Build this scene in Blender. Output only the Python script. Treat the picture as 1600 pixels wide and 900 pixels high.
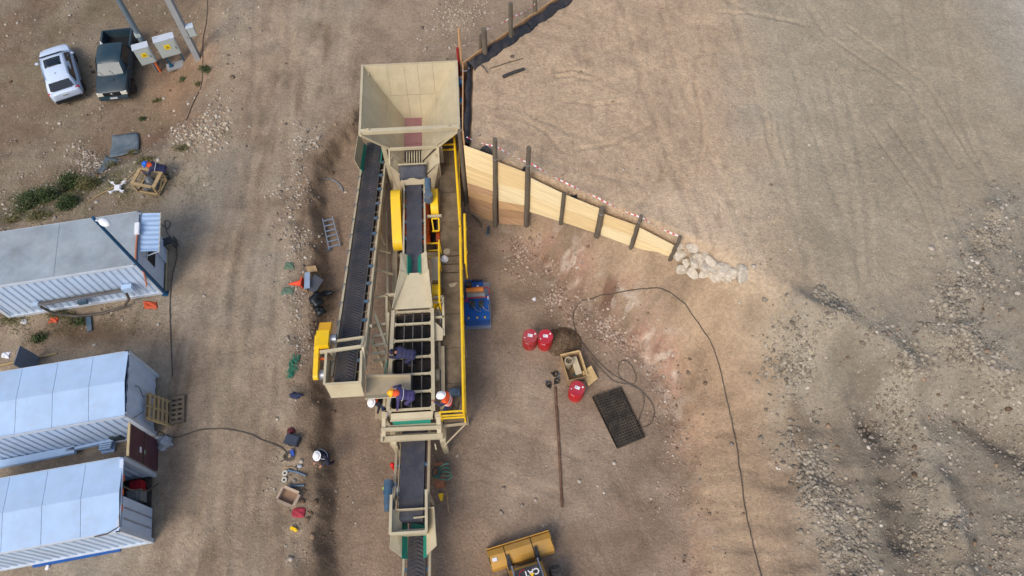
import bpy, bmesh, math, random
import numpy as np
from mathutils import Vector, Matrix

for o in list(bpy.data.objects): bpy.data.objects.remove(o)
scene = bpy.context.scene
COL = scene.collection
R = math.radians
random.seed(7)

# ------------------------------------------------------------------ camera, sky, sun, exposure
CAM_H, CAM_F, CAM_T = 27.5, 1150.0, R(27.0)      # height above pit floor, focal length in photo pixels, tilt off nadir
cd = bpy.data.cameras.new('drone_camera'); cam = bpy.data.objects.new('drone_camera', cd); COL.objects.link(cam)
cam.location = (0, 0, CAM_H); cam.rotation_euler = (CAM_T, 0, 0)
cd.sensor_width = 36.0; cd.lens = 36.0 * CAM_F / 1600.0; cd.clip_start = 0.5; cd.clip_end = 800
scene.camera = cam
SUN_EL, SUN_AZ = 48.0, 210.0                      # azimuth clockwise from +Y: light comes from lower left
world = bpy.data.worlds.new('World'); scene.world = world; world.use_nodes = True
wn = world.node_tree
sky = wn.nodes.new('ShaderNodeTexSky'); sky.sky_type = 'NISHITA'; sky.sun_disc = False
sky.sun_elevation = R(SUN_EL); sky.sun_rotation = R(SUN_AZ)
sky.air_density = 1.0; sky.dust_density = 4.0; sky.ozone_density = 1.0; sky.altitude = 300
bgn = wn.nodes['Background']; bgn.inputs['Strength'].default_value = 0.15
wn.links.new(sky.outputs['Color'], bgn.inputs['Color'])
sl = bpy.data.lights.new('sun', 'SUN'); sl.energy = 1.2; sl.angle = R(24); sl.color = (1.0, 0.93, 0.85)
sun = bpy.data.objects.new('sun', sl); COL.objects.link(sun)
sdir = Vector((math.sin(R(SUN_AZ)) * math.cos(R(SUN_EL)), math.cos(R(SUN_AZ)) * math.cos(R(SUN_EL)), math.sin(R(SUN_EL))))
sun.rotation_euler = sdir.to_track_quat('Z', 'Y').to_euler(); sun.location = (-20, -20, 40)
scene.view_settings.view_transform = 'Standard'; scene.view_settings.look = 'None'
scene.view_settings.gamma = 1.0; scene.view_settings.use_curve_mapping = False
scene.view_settings.exposure = 0.27

# ------------------------------------------------------------------ measuring: photo pixel -> place
CT, ST = math.cos(CAM_T), math.sin(CAM_T)
def ray(px, py):
    u = (px - 800) / CAM_F; v = (py - 450) / CAM_F
    return Vector((u, ST - v * CT, -CT - v * ST))
def A(px, py, z=0.0):
    d = ray(px, py); t = (z - CAM_H) / d.z
    return Vector((0, 0, CAM_H)) + d * t

# ------------------------------------------------------------------ value noise for the terrain
def _lat(seed):
    return np.random.RandomState(seed).rand(256, 256)
def vnoise(x, y, s, seed):
    L = _LATS.setdefault(seed, _lat(seed)); x = x / s + 91.7 * seed; y = y / s + 37.3 * seed
    xi = np.floor(x).astype(int); yi = np.floor(y).astype(int); fx = x - xi; fy = y - yi
    fx = fx * fx * (3 - 2 * fx); fy = fy * fy * (3 - 2 * fy)
    g = lambda a, b: L[a % 256, b % 256]
    return (g(xi, yi) * (1 - fx) + g(xi + 1, yi) * fx) * (1 - fy) + (g(xi, yi + 1) * (1 - fx) + g(xi + 1, yi + 1) * fx) * fy - 0.5
_LATS = {}
def fbm(x, y, s, seed, n=4, gain=0.5):
    r = 0; a = 1.0
    for i in range(n): r = r + a * vnoise(x, y, s, seed + i); a *= gain; s *= 0.47
    return r
def sstep(x): x = np.clip(x, 0, 1); return x * x * (3 - 2 * x)
def seg_dist(x, y, pts):
    """unsigned distance to a polyline and signed side (+ = right of the travel direction)"""
    best = np.full(np.shape(x), 1e9); side = np.zeros(np.shape(x))
    for (ax, ay), (bx, by) in zip(pts[:-1], pts[1:]):
        dx, dy = bx - ax, by - ay; l2 = dx * dx + dy * dy
        t = np.clip(((x - ax) * dx + (y - ay) * dy) / l2, 0, 1)
        qx, qy = x - ax - t * dx, y - ay - t * dy; d = np.sqrt(qx * qx + qy * qy)
        s = np.sign(qx * dy - qy * dx); m = d < best - 1e-9
        side = np.where(m, s, side); best = np.where(m, d, best)
    return best, side
def seg_par(x, y, pts):
    best = np.full(np.shape(x), 1e9); par = np.zeros(np.shape(x)); acc = 0.0
    for (ax, ay), (bx, by) in zip(pts[:-1], pts[1:]):
        dx, dy = bx - ax, by - ay; l = math.hypot(dx, dy); t = np.clip(((x - ax) * dx + (y - ay) * dy) / (l * l), 0, 1)
        d = np.hypot(x - ax - t * dx, y - ay - t * dy); m_ = d < best; par = np.where(m_, acc + t * l, par); best = np.where(m_, d, best); acc += l
    return par
ZL = 0.8                                         # level of the yard on the left
PAD = 4.45                                       # level of the fill behind the timber wall
WA, WB = (-1.95, 17.75), (5.95, 13.85)           # foot line of the timber retaining wall
BANK = [(-6.6, -60), (-6.65, 2.6), (-7.4, 8.5), (-8.05, 13.6), (-8.95, 18.5), (-8.3, 20.6), (-7.3, 22.6), (-6.9, 23.4), (-1.9, 23.6)]
TOE = [(-1.2, 17.3), (0.1, 16.6), (1.3, 15.0), (2.4, 13.6), (4.3, 12.1), (6.2, 9.9), (6.5, 7.2), (6.1, 2.7), (5.8, -60)]
CREST = [tuple(A(px, py, 0.8)[:2]) for px, py in ((395, -120), (360, 60), (335, 190), (240, 262), (60, 345), (-150, 470))]    # the yard falls away up and left of this line
NW = [(-2.05, 22.0), (2.1, 25.9), (6.0, 29.6), (40, 62)]
def hmacro(x, y):
    x = np.asarray(x, float); y = np.asarray(y, float)
    db, sb = seg_dist(x, y, BANK)
    left = ZL + 0.02 * np.clip(y - 20, 0, 40) + 0.3 * sstep((-x - 18) / 14.0) * sstep((y - 22) / 8)
    wob = 0.30 * fbm(x, y, 1.6, 11, 3)
    dc, sc = seg_dist(x, y, CREST)
    left = left - 1.9 * sstep((sc * dc - 0.1 + 0.5 * fbm(x, y, 2.0, 15, 2)) / 3.6)
    wob = 0.75 * wob + 0.26 * fbm(x, y, 0.6, 16, 3)
    inside = sstep((sb * db + wob + 0.15) / 0.75)                # 1 inside the pit
    # berm of pushed-up soil along the rim
    berm = 0.20 * np.exp(-((sb * db + 0.75) / 0.6) ** 2) * (0.7 + 1.2 * fbm(x, y, 1.1, 18, 3)) * sstep((22 - y) / 2)
    base = left * (1 - inside) + berm
    # embankment on the right
    dt, st = seg_dist(x, y, TOE)
    d = np.clip(-st * dt + 0.35 * fbm(x, y, 1.3, 21, 3), 0, None) * 1.0
    rill = 0.09 * fbm(seg_par(x, y, TOE) , dt * 0.25, 0.42, 23, 3) * sstep(d / 0.7)
    k = 0.17 + 0.9 * sstep((y - 7.5) / 5.0) * sstep((x + 1.5) / 2)
    slope = 0.55 * sstep(d / 0.8) + k * d
    padz = PAD - 1.9 * sstep((13.5 - y) / 13.0) - 0.012 * np.clip(x - 8, 0, 40)
    q_ = np.clip(0.5 + 0.5 * (padz - slope) / 0.5, 0, 1); slope = padz * (1 - q_) + slope * q_ - 0.5 * q_ * (1 - q_) + rill * q_
    # is the point behind the timber wall / the side wall / the north-west boards?
    wx, wy = WB[0] - WA[0], WB[1] - WA[1]; L = math.hypot(wx, wy)
    dw = (-(x - WA[0]) * wy + (y - WA[1]) * wx) / L             # + behind the wall (up in the photo)
    dn, sn = seg_dist(x, y, NW)
    right_nw = np.where(y < 22.0, x - (-1.95), sn * dn)
    behind = sstep((dw - 0.10) / 0.16) * sstep((right_nw - 0.14) / 0.16)
    tr = (x - WA[0]) * wx / L + (y - WA[1]) * wy / L
    endf = sstep((tr - L - 0.2) / 2.2)                          # past the wall's end the step becomes a slope
    behind = behind * (1 - endf) + endf * sstep((dw + 1.2) / 2.6) * sstep((right_nw - 0.14) / 0.16)
    rightz = np.where((right_nw > 0) | (y < 18), slope, 0)
    z = np.maximum(base, np.where((st < 0) & (y < 18.2), rightz, base))
    z = z * (1 - behind) + np.maximum(padz, z) * behind
    return z
TRACKS = []
def hfun(x, y):
    x = np.asarray(x, float); y = np.asarray(y, float)
    z = hmacro(x, y)
    rough = 0.35 + 0.65 * sstep((x - 7.0) / 4.0) * sstep((16 - y) / 5.0) + 0.25 * sstep((-x - 8) / 2) * sstep((y - 19) / 3)
    z = z + 0.075 * rough * fbm(x, y, 1.1, 31, 4) + 0.030 * fbm(x, y, 0.34, 36, 2) * (0.5 + rough) + 0.22 * (rough - 0.3) * fbm(x, y, 3.2, 41, 3)
    # rubble windrows on the right
    for pts, w, hh in WINDROWS:
        dd, ss = seg_dist(x, y, pts); z = z + hh * np.exp(-(dd / w) ** 2) * (0.75 + 0.9 * fbm(x, y, 0.8, 51, 2))
    hb = sstep((x - 10.5) / 2) * sstep((19.5 - x) / 2) * sstep((y - 11.5) / 2) * sstep((22 - y) / 3) * sstep((vnoise(x, y, 2.6, 19) + 0.2) * 3)
    z = z + 0.013 * hb * np.sin(20 * (y + 0.7 * np.abs((x + 0.35 * y) % 1.5 - 0.75)))      # tread prints of the loader
    # wheel ruts
    for pts, w, dep, gauge in RUTS:
        dd, ss = seg_dist(x, y, pts); e = dd - gauge
        dep = dep * 0.6; w = w * 0.8; z = z - dep * np.exp(-(e / w) ** 2) + 0.5 * dep * np.exp(-((np.abs(e) - 1.9 * w) / (0.7 * w)) ** 2)
        z = z + 0.012 * np.exp(-(e / w) ** 4) * np.sin(30 * (x * 0.35 + y)) * (vnoise(x, y, 1.7, 17) > -0.1)
    return z
def pxl(*pts, z=2.6): return [tuple(A(px, py, z)[:2]) for px, py in pts]
def pxg(*pts):
    out = []
    for px, py in pts:
        z = 2.0
        for _ in range(14): p = A(px, py, z); z = 0.5 * z + 0.5 * float(hmacro(np.array([p.x]), np.array([p.y]))[0])
        out.append((p.x, p.y))
    return out
WINDROWS = [(pxg((1255, 478), (1330, 508), (1420, 562), (1480, 606)), 0.45, 0.36),
            (pxg((1245, 500), (1235, 600), (1250, 700), (1290, 800), (1330, 900)), 0.6, 0.30),
            (pxg((1560, 330), (1510, 420), (1500, 520), (1560, 640)), 0.8, 0.35),
            (pxg((1335, 545), (1375, 640), (1400, 760), (1430, 900)), 0.6, -0.75),
            (pxg((1400, 580), (1450, 700), (1510, 900)), 0.5, 0.5),
            (pxg((1430, 545), (1520, 640), (1610, 720)), 0.55, -0.5)]
RUTS = [(pxl((1290, 120), (1330, 300), (1345, 470), z=4.2), 0.15, 0.05, 0.0), (pxl((1315, 120), (1352, 300), (1362, 470), z=4.2), 0.15, 0.05, 0.0),
        (pxl((1170, 0), (1230, 200), (1320, 480), z=4.2), 0.17, 0.045, 0.9), (pxl((1250, 0), (1290, 60), (1235, 180), (1250, 300), z=4.2), 0.15, 0.05, 0.0),
        (pxl((1440, 0), (1470, 200), (1560, 420), z=4.2), 0.17, 0.05, 0.9), (pxl((1120, 0), (1180, 30), (1250, 40), z=4.2), 0.12, 0.05, 0.0),
        (pxl((1000, 0), (1040, 150), (1150, 420), z=4.4), 0.17, 0.04, 0.8), (pxl((860, 130), (900, 120), (930, 122), z=4.4), 0.1, 0.04, 0.15), (pxl((760, 200), (850, 150), (960, 100), (1100, 60), z=4.4), 0.17, 0.03, 0.8), (pxl((790, 190), (900, 240), (1000, 260), (1080, 220), (1110, 120), z=4.4), 0.15, 0.03, 0.8),
        (pxl((430, 0), (420, 300), (380, 600), (330, 900), z=0.8), 0.2, 0.04, 0.85), (pxl((640, 0), (480, 130), (400, 450), (405, 900), z=0.8), 0.2, 0.045, 0.85), (pxl((560, 0), (440, 200), (360, 500), (380, 900), z=0.8), 0.2, 0.04, 0.85),
        (pxl((120, 900), (300, 700), (370, 400), (330, 200), z=0.8), 0.17, 0.03, 0.8), (pxl((560, 900), (575, 760), (560, 640), z=0.0), 0.2, 0.035, 0.4), (pxl((1000, 900), (930, 760), (780, 700), z=0.0), 0.16, 0.03, 0.8)]
RUTS += [(pxl(*p, z=4.4), 0.09, 0.07, 0.0) for p in (((868, 112), (895, 110), (920, 114)), ((866, 122), (895, 119), (922, 125)), ((880, 158), (930, 165), (975, 160)), ((1205, 175), (1208, 215), (1206, 245)), ((1218, 190), (1222, 225), (1232, 260)), ((1196, 180), (1200, 220), (1204, 240)),
         ((985, 330), (1020, 300), (1045, 250)), ((900, 235), (960, 225), (1015, 195)), ((1085, 130), (1100, 200), (1090, 280)), ((820, 190), (850, 205), (880, 240)), ((1300, 60), (1420, 140), (1500, 260)), ((1325, 40), (1450, 130), (1530, 260)), ((1120, 20), (1190, 22), (1260, 40)), ((1360, 200), (1440, 310), (1480, 430)), ((1390, 190), (1470, 300), (1505, 420)))]
def gz(x, y): return float(hgrid(np.array([x]), np.array([y]))[0])
def G(px, py, dz=0.0):
    """the ground point a photo pixel shows (marching along the ray)"""
    d = ray(px, py); ts = np.linspace((PAD + 1.2 - CAM_H) / d.z, (-2.2 - CAM_H) / d.z, 400)
    xs, ys, zs = d.x * ts, d.y * ts, CAM_H + d.z * ts
    hh = hgrid(xs, ys); hit = np.argmax(zs <= hh + dz)
    return Vector((xs[hit], ys[hit], float(hh[hit]) + dz))
def Gv(q):
    """many pixels at once"""
    u = (q[:, 0] - 800) / CAM_F; v = (q[:, 1] - 450) / CAM_F; dy = ST - v * CT; dz = -CT - v * ST; z = np.full(len(q), 1.0)
    for _ in range(16): t = (z - CAM_H) / dz; z = 0.4 * z + 0.6 * hgrid(u * t, dy * t)
    t = (z - CAM_H) / dz; return np.stack([u * t, dy * t], -1)
def hgrid(x, y):
    i = np.clip(np.searchsorted(gx, x) - 1, 0, nx - 2); j = np.clip(np.searchsorted(gy, y) - 1, 0, ny - 2)
    fx = (x - gx[i]) / (gx[i + 1] - gx[i]); fy = (y - gy[j]) / (gy[j + 1] - gy[j])
    return (GZ[j, i] * (1 - fx) + GZ[j, i + 1] * fx) * (1 - fy) + (GZ[j + 1, i] * (1 - fx) + GZ[j + 1, i + 1] * fx) * fy

# ------------------------------------------------------------------ materials
def lin(c): return tuple(((v / 255) / 12.92 if v <= 10.3 else (((v / 255) + 0.055) / 1.055) ** 2.4) for v in c)
MATS = {}
def mat(name, rgb, rough=0.6, metal=0.0, var=0.12, scale=4.0, bump=0.0, bscale=60.0, dust=0.0, spec=0.4, emit=None):
    """painted or raw surface with uneven tone, optional dust and fine relief"""
    if name in MATS: return MATS[name]
    m = bpy.data.materials.new(name); m.use_nodes = True; nt = m.node_tree; N = nt.nodes; Lk = nt.links
    b = N['Principled BSDF']; b.inputs['Roughness'].default_value = rough; b.inputs['Metallic'].default_value = metal
    b.inputs['Specular IOR Level'].default_value = spec
    c = lin(rgb); tc = N.new('ShaderNodeTexCoord')
    n1 = N.new('ShaderNodeTexNoise'); n1.inputs['Scale'].default_value = scale; n1.inputs['Detail'].default_value = 6; n1.inputs['Roughness'].default_value = 0.65
    Lk.new(tc.outputs['Object'], n1.inputs['Vector'])
    rp = N.new('ShaderNodeValToRGB'); e = rp.color_ramp.elements
    e[0].position = 0.28; e[1].position = 0.74
    e[0].color = (*[v * (1 - var * 1.5) for v in c], 1); e[1].color = (*[min(1, v * (1 + var)) for v in c], 1)
    Lk.new(n1.outputs['Fac'], rp.inputs['Fac']); out = rp.outputs['Color']
    if dust > 0:
        n2 = N.new('ShaderNodeTexNoise'); n2.inputs['Scale'].default_value = scale * 0.6; n2.inputs['Detail'].default_value = 8; n2.inputs['Roughness'].default_value = 0.7
        Lk.new(tc.outputs['Object'], n2.inputs['Vector'])
        r2 = N.new('ShaderNodeValToRGB'); r2.color_ramp.elements[0].position = 0.42; r2.color_ramp.elements[1].position = 0.72
        r2.color_ramp.elements[1].color = (dust, dust, dust, 1)
        mx = N.new('ShaderNodeMixRGB'); mx.inputs[2].default_value = (*lin((158, 138, 114)), 1)
        Lk.new(n2.outputs['Fac'], r2.inputs['Fac']); Lk.new(r2.outputs['Color'], mx.inputs[0]); Lk.new(out, mx.inputs[1]); out = mx.outputs[0]
    Lk.new(out, b.inputs['Base Color'])
    if bump > 0:
        n3 = N.new('ShaderNodeTexNoise'); n3.inputs['Scale'].default_value = bscale; n3.inputs['Detail'].default_value = 4
        bp = N.new('ShaderNodeBump'); bp.inputs['Strength'].default_value = bump; bp.inputs['Distance'].default_value = 0.02
        Lk.new(tc.outputs['Object'], n3.inputs['Vector']); Lk.new(n3.outputs['Fac'], bp.inputs['Height']); Lk.new(bp.outputs['Normal'], b.inputs['Normal'])
    if emit: b.inputs['Emission Color'].default_value = (*c, 1); b.inputs['Emission Strength'].default_value = emit
    MATS[name] = m; return m
def wood(name, rgb, grain=30.0, var=0.22, axis=0, rough=0.75, dust=0.0, turn=None):
    if name in MATS: return MATS[name]
    m = mat(name, rgb, rough, 0, var, 2.0, 0.15, 40, dust, 0.2); nt = m.node_tree; N = nt.nodes
    n1 = [n for n in N if n.type == 'TEX_NOISE'][0]; mp = N.new('ShaderNodeMapping')
    sc = [6.0, 6.0, 6.0]; sc[axis] = 0.35; mp.inputs['Scale'].default_value = sc
    if turn is not None: mp.vector_type = 'TEXTURE'; mp.inputs['Scale'].default_value = [1 / q for q in sc]; mp.inputs['Rotation'].default_value = (0, 0, turn)
    tc = [n for n in N if n.type == 'TEX_COORD'][0]
    nt.links.new(tc.outputs['Object'], mp.inputs['Vector']); nt.links.new(mp.outputs['Vector'], n1.inputs['Vector'])
    n1.inputs['Distortion'].default_value = 0.6; return m

# ------------------------------------------------------------------ mesh building
Z = Vector((0, 0, 1))
class MB:
    def __init__(s): s.v = []; s.f = []; s.m = []; s.cur = 0
    def add(s, vs, fs):
        o = len(s.v); s.v += [Vector(v) for v in vs]; s.f += [tuple(i + o for i in f) for f in fs]; s.m += [s.cur] * len(fs); return s
    def box(s, c, d, rz=0.0, rot=None):
        x, y, z = [v / 2 for v in d]; c = Vector(c); q = rot if rot is not None else Matrix.Rotation(rz, 3, 'Z')
        vs = [c + q @ Vector((sx * x, sy * y, sz * z)) for sz in (-1, 1) for sx, sy in ((-1, -1), (1, -1), (1, 1), (-1, 1))]
        return s.add(vs, [(3, 2, 1, 0), (4, 5, 6, 7), (0, 1, 5, 4), (1, 2, 6, 5), (2, 3, 7, 6), (3, 0, 4, 7)])
    def frame(s, p, q, up):
        d = (Vector(q) - Vector(p)).normalized(); up = Vector(up)
        if abs(d.dot(up.normalized())) > 0.995: up = Vector((0, 1, 0)) if abs(d.y) < 0.9 else Vector((1, 0, 0))
        r = d.cross(up).normalized(); return r, r.cross(d).normalized()
    def bar(s, p, q, w, h, up=Z):
        p, q = Vector(p), Vector(q); r, u = s.frame(p, q, up); r = r * w / 2; u = u * h / 2
        vs = [b + a for b in (p, q) for a in (-r - u, r - u, r + u, -r + u)]
        return s.add(vs, [(0, 1, 2, 3), (7, 6, 5, 4), (0, 4, 5, 1), (1, 5, 6, 2), (2, 6, 7, 3), (3, 7, 4, 0)])
    def tube(s, p, q, r0, r1=None, n=10, caps=True):
        p, q = Vector(p), Vector(q); r1 = r0 if r1 is None else r1; a, b = s.frame(p, q, Z)
        vs = [c + (a * math.cos(t) + b * math.sin(t)) * rr for c, rr in ((p, r0), (q, r1)) for t in [2 * math.pi * i / n for i in range(n)]]
        fs = [(i, (i + 1) % n, n + (i + 1) % n, n + i) for i in range(n)]
        if caps: fs += [tuple(range(n - 1, -1, -1)), tuple(range(n, 2 * n))]
        return s.add(vs, fs)
    def path(s, pts, r, n=6, close=False):
        pts = [Vector(p) for p in pts]; k = len(pts); vs = []; fs = []; pa = None
        for i, p in enumerate(pts):
            d = (pts[min(i + 1, k - 1)] - pts[max(i - 1, 0)])
            if d.length < 1e-6: d = Vector((1, 0, 0))
            d.normalize(); up = pa if pa is not None else (Z if abs(d.z) < 0.95 else Vector((0, 1, 0)))
            a = (up - d * up.dot(d)); a = a.normalized() if a.length > 1e-5 else d.orthogonal().normalized()
            pa = a; b = d.cross(a); rr = r[i] if isinstance(r, (list, tuple)) else r
            vs += [p + (a * math.cos(t) + b * math.sin(t)) * rr for t in [2 * math.pi * j / n for j in range(n)]]
        for i in range(k - 1):
            fs += [(i * n + j, i * n + (j + 1) % n, (i + 1) * n + (j + 1) % n, (i + 1) * n + j) for j in range(n)]
        fs += [tuple(range(n - 1, -1, -1)), tuple(range((k - 1) * n, k * n))]
        return s.add(vs, fs)
    def plate(s, pts, th, nrm=None):
        """a polygon given thickness th against its normal"""
        pts = [Vector(p) for p in pts]; n = len(pts)
        nv = Vector(nrm) if nrm is not None else (pts[1] - pts[0]).cross(pts[2] - pts[0]).normalized()
        vs = pts + [p - nv * th for p in pts]
        fs = [tuple(range(n)), tuple(range(2 * n - 1, n - 1, -1))] + [(i, n + i, n + (i + 1) % n, (i + 1) % n) for i in range(n)]
        return s.add(vs, fs)
    def ball(s, c, r, nu=12, nv=8, lo=-90, hi=90, rot=None):
        c = Vector(c); r = Vector(r) if hasattr(r, '__len__') else Vector((r, r, r)); vs = []; fs = []; q = rot or Matrix.Identity(3)
        for i in range(nv + 1):
            t = R(lo + (hi - lo) * i / nv)
            for j in range(nu):
                p = 2 * math.pi * j / nu
                vs.append(c + q @ Vector((r.x * math.cos(t) * math.cos(p), r.y * math.cos(t) * math.sin(p), r.z * math.sin(t))))
        for i in range(nv):
            fs += [(i * nu + j, i * nu + (j + 1) % nu, (i + 1) * nu + (j + 1) % nu, (i + 1) * nu + j) for j in range(nu)]
        fs += [tuple(range(nu - 1, -1, -1)), tuple(range(nv * nu, nv * nu + nu))]
        return s.add(vs, fs)
    def lathe(s, prof, c, n=20, rot=None):
        c = Vector(c); q = rot or Matrix.Identity(3); vs = []; fs = []; k = len(prof)
        for r, z in prof:
            vs += [c + q @ Vector((r * math.cos(2 * math.pi * j / n), r * math.sin(2 * math.pi * j / n), z)) for j in range(n)]
        for i in range(k - 1):
            fs += [(i * n + j, i * n + (j + 1) % n, (i + 1) * n + (j + 1) % n, (i + 1) * n + j) for j in range(n)]
        fs += [tuple(range(n - 1, -1, -1)), tuple(range((k - 1) * n, k * n))]
        return s.add(vs, fs)
    def sheet(s, grid):
        """grid[i][j] of points"""
        n = len(grid[0]); vs = [p for row in grid for p in row]
        return s.add(vs, [(i * n + j, i * n + j + 1, (i + 1) * n + j + 1, (i + 1) * n + j) for i in range(len(grid) - 1) for j in range(n - 1)])
    def build(s, name, mats, parent=None, smooth=False, xf=None, label=None, kind=None):
        me = bpy.data.meshes.new(name); M = xf if xf is not None else Matrix.Identity(4)
        if parent is not None: M = WM[parent.name].inverted() @ M
        me.from_pydata([tuple(M @ v) for v in s.v], [], s.f)
        ms = mats if isinstance(mats, (list, tuple)) else [mats]
        for m in ms: me.materials.append(m)
        me.polygons.foreach_set('material_index', s.m)
        if smooth: me.polygons.foreach_set('use_smooth', [True] * len(s.f))
        bm = bmesh.new(); bm.from_mesh(me); bmesh.ops.recalc_face_normals(bm, faces=bm.faces); bm.to_mesh(me); bm.free()
        if smooth: me.set_sharp_from_angle(angle=R(35))
        o = bpy.data.objects.new(name, me); COL.objects.link(o)
        if parent is not None: o.parent = parent; WM[o.name] = WM[parent.name]
        else: WM[o.name] = Matrix.Identity(4)
        if label: o['label'] = label
        if kind: o['kind'] = kind
        return o
WM = {}
def thing(name, label, cat, loc=(0, 0, 0), rz=0.0, group=None):
    o = bpy.data.objects.new(name, None); COL.objects.link(o); o.empty_display_size = 0.2
    o.location = loc; o.rotation_euler = (0, 0, rz); o['label'] = label; o['category'] = cat
    if group: o['group'] = group
    WM[o.name] = Matrix.Translation(Vector(loc)) @ Matrix.Rotation(rz, 4, 'Z'); return o
def tag(o, label, cat, group=None, base=None):
    """a thing that is one mesh: label it and move its origin to its base"""
    o['label'] = label; o['category'] = cat
    if group: o['group'] = group
    if o.type == 'MESH':
        co = np.empty(len(o.data.vertices) * 3); o.data.vertices.foreach_get('co', co); co = co.reshape(-1, 3)
        b = np.array([co[:, 0].mean(), co[:, 1].mean(), co[:, 2].min()]); co -= b
        o.data.vertices.foreach_set('co', co.ravel()); o.location = b; WM[o.name] = Matrix.Translation(Vector(b)); o.data.update()
    return o
def struct(o): o['kind'] = 'structure'; return o
def copy_tree(o, parent=None):
    c = o.copy(); COL.objects.link(c); c.parent = parent
    for ch in list(o.children): copy_tree(ch, c)
    return c
# ------------------------------------------------------------------ ground
def ground_material():
    m = bpy.data.materials.new('bare_earth'); m.use_nodes = True; nt = m.node_tree; N = nt.nodes; L = nt.links
    b = N['Principled BSDF']; b.inputs['Roughness'].default_value = 0.95; b.inputs['Specular IOR Level'].default_value = 0.15
    at = N.new('ShaderNodeAttribute'); at.attribute_name = 'soil'
    gv = N.new('ShaderNodeAttribute'); gv.attribute_name = 'stony'
    geo = N.new('ShaderNodeNewGeometry')
    def noise(scale, det=6, rough=0.6, sx=1, sy=1, dist=0.0):
        mp = N.new('ShaderNodeMapping'); mp.inputs['Scale'].default_value = (sx, sy, 1)
        n = N.new('ShaderNodeTexNoise'); n.inputs['Scale'].default_value = scale; n.inputs['Detail'].default_value = det; n.inputs['Roughness'].default_value = rough
        n.inputs['Distortion'].default_value = dist
        L.new(geo.outputs['Position'], mp.inputs['Vector']); L.new(mp.outputs['Vector'], n.inputs['Vector']); return n.outputs['Fac']
    def ramp(fac, lo, hi, a, c):
        r = N.new('ShaderNodeValToRGB'); e = r.color_ramp.elements; e[0].position = lo; e[1].position = hi
        e[0].color = (a, a, a, 1) if not hasattr(a, '__len__') else (*a, 1); e[1].color = (c, c, c, 1) if not hasattr(c, '__len__') else (*c, 1)
        L.new(fac, r.inputs['Fac']); return r.outputs['Color']
    def mul(a, c, f=1.0):
        x = N.new('ShaderNodeMixRGB'); x.blend_type = 'MULTIPLY'; x.inputs[0].default_value = f; L.new(a, x.inputs[1]); L.new(c, x.inputs[2]); return x.outputs[0]
    col = at.outputs['Color']
    col = mul(col, ramp(noise(7.0, 4, 0.75, 1, 1, 0.3), 0.3, 0.72, 0.76, 1.20))
    col = mul(col, ramp(noise(19.0, 3, 0.8), 0.3, 0.7, 0.80, 1.20))
    # pale grit, more of it where the ground is stony
    vo = N.new('ShaderNodeTexVoronoi'); vo.inputs['Scale'].default_value = 9.0; L.new(geo.outputs['Position'], vo.inputs['Vector'])
    sp = ramp(vo.outputs['Distance'], 0.10, 0.26, 1.0, 0.0)
    sel = N.new('ShaderNodeSeparateColor'); L.new(vo.outputs['Color'], sel.inputs[0])
    gt = N.new('ShaderNodeMath'); gt.operation = 'LESS_THAN'; L.new(sel.outputs[0], gt.inputs[0]); L.new(gv.outputs['Fac'], gt.inputs[1])
    mm = N.new('ShaderNodeMath'); mm.operation = 'MULTIPLY'; L.new(sp, mm.inputs[0]); L.new(gt.outputs[0], mm.inputs[1])
    st = N.new('ShaderNodeMixRGB'); L.new(mm.outputs[0], st.inputs[0]); L.new(col, st.inputs[1])
    tone = ramp(sel.outputs[1], 0.0, 1.0, lin((122, 108, 94)), lin((205, 192, 174))); L.new(tone, st.inputs[2]); col = st.outputs[0]
    L.new(col, b.inputs['Base Color'])
    # relief
    ad = N.new('ShaderNodeMath'); ad.operation = 'ADD'; L.new(noise(10.0, 4, 0.7), ad.inputs[0])
    m2 = N.new('ShaderNodeMath'); m2.operation = 'MULTIPLY'; m2.inputs[1].default_value = 0.35; L.new(mm.outputs[0], m2.inputs[0]); L.new(m2.outputs[0], ad.inputs[1])
    bp = N.new('ShaderNodeBump'); bp.inputs['Strength'].default_value = 0.75; bp.inputs['Distance'].default_value = 0.07
    L.new(ad.outputs[0], bp.inputs['Height']); L.new(bp.outputs['Normal'], b.inputs['Normal'])
    return m
def axis_lines(lo, hi, step, far):
    c = []; v = 0.6
    while v < far: c.append(v); v *= 1.35
    return np.array([lo - q for q in reversed(c)] + list(np.arange(lo, hi, step)) + [hi + q for q in c])
gx = axis_lines(-27.0, 24.0, 0.085, 160); gy = axis_lines(0.0, 33.0, 0.085, 160)
GX, GY = np.meshgrid(gx, gy); GZ = hfun(GX.ravel(), GY.ravel()).reshape(GX.shape)
nx, ny = len(gx), len(gy)
gm = bpy.data.meshes.new('ground'); gm.vertices.add(nx * ny)
gm.vertices.foreach_set('co', np.stack([GX, GY, GZ], -1).ravel())
ii = (np.arange(ny - 1)[:, None] * nx + np.arange(nx - 1)[None, :]).ravel()
qd = np.stack([ii, ii + 1, ii + nx + 1, ii + nx], -1)
gm.loops.add(qd.size); gm.loops.foreach_set('vertex_index', qd.ravel())
gm.polygons.add(len(qd)); gm.polygons.foreach_set('loop_start', np.arange(len(qd)) * 4)
gm.update(); gm.polygons.foreach_set('use_smooth', [True] * len(qd))
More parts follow.
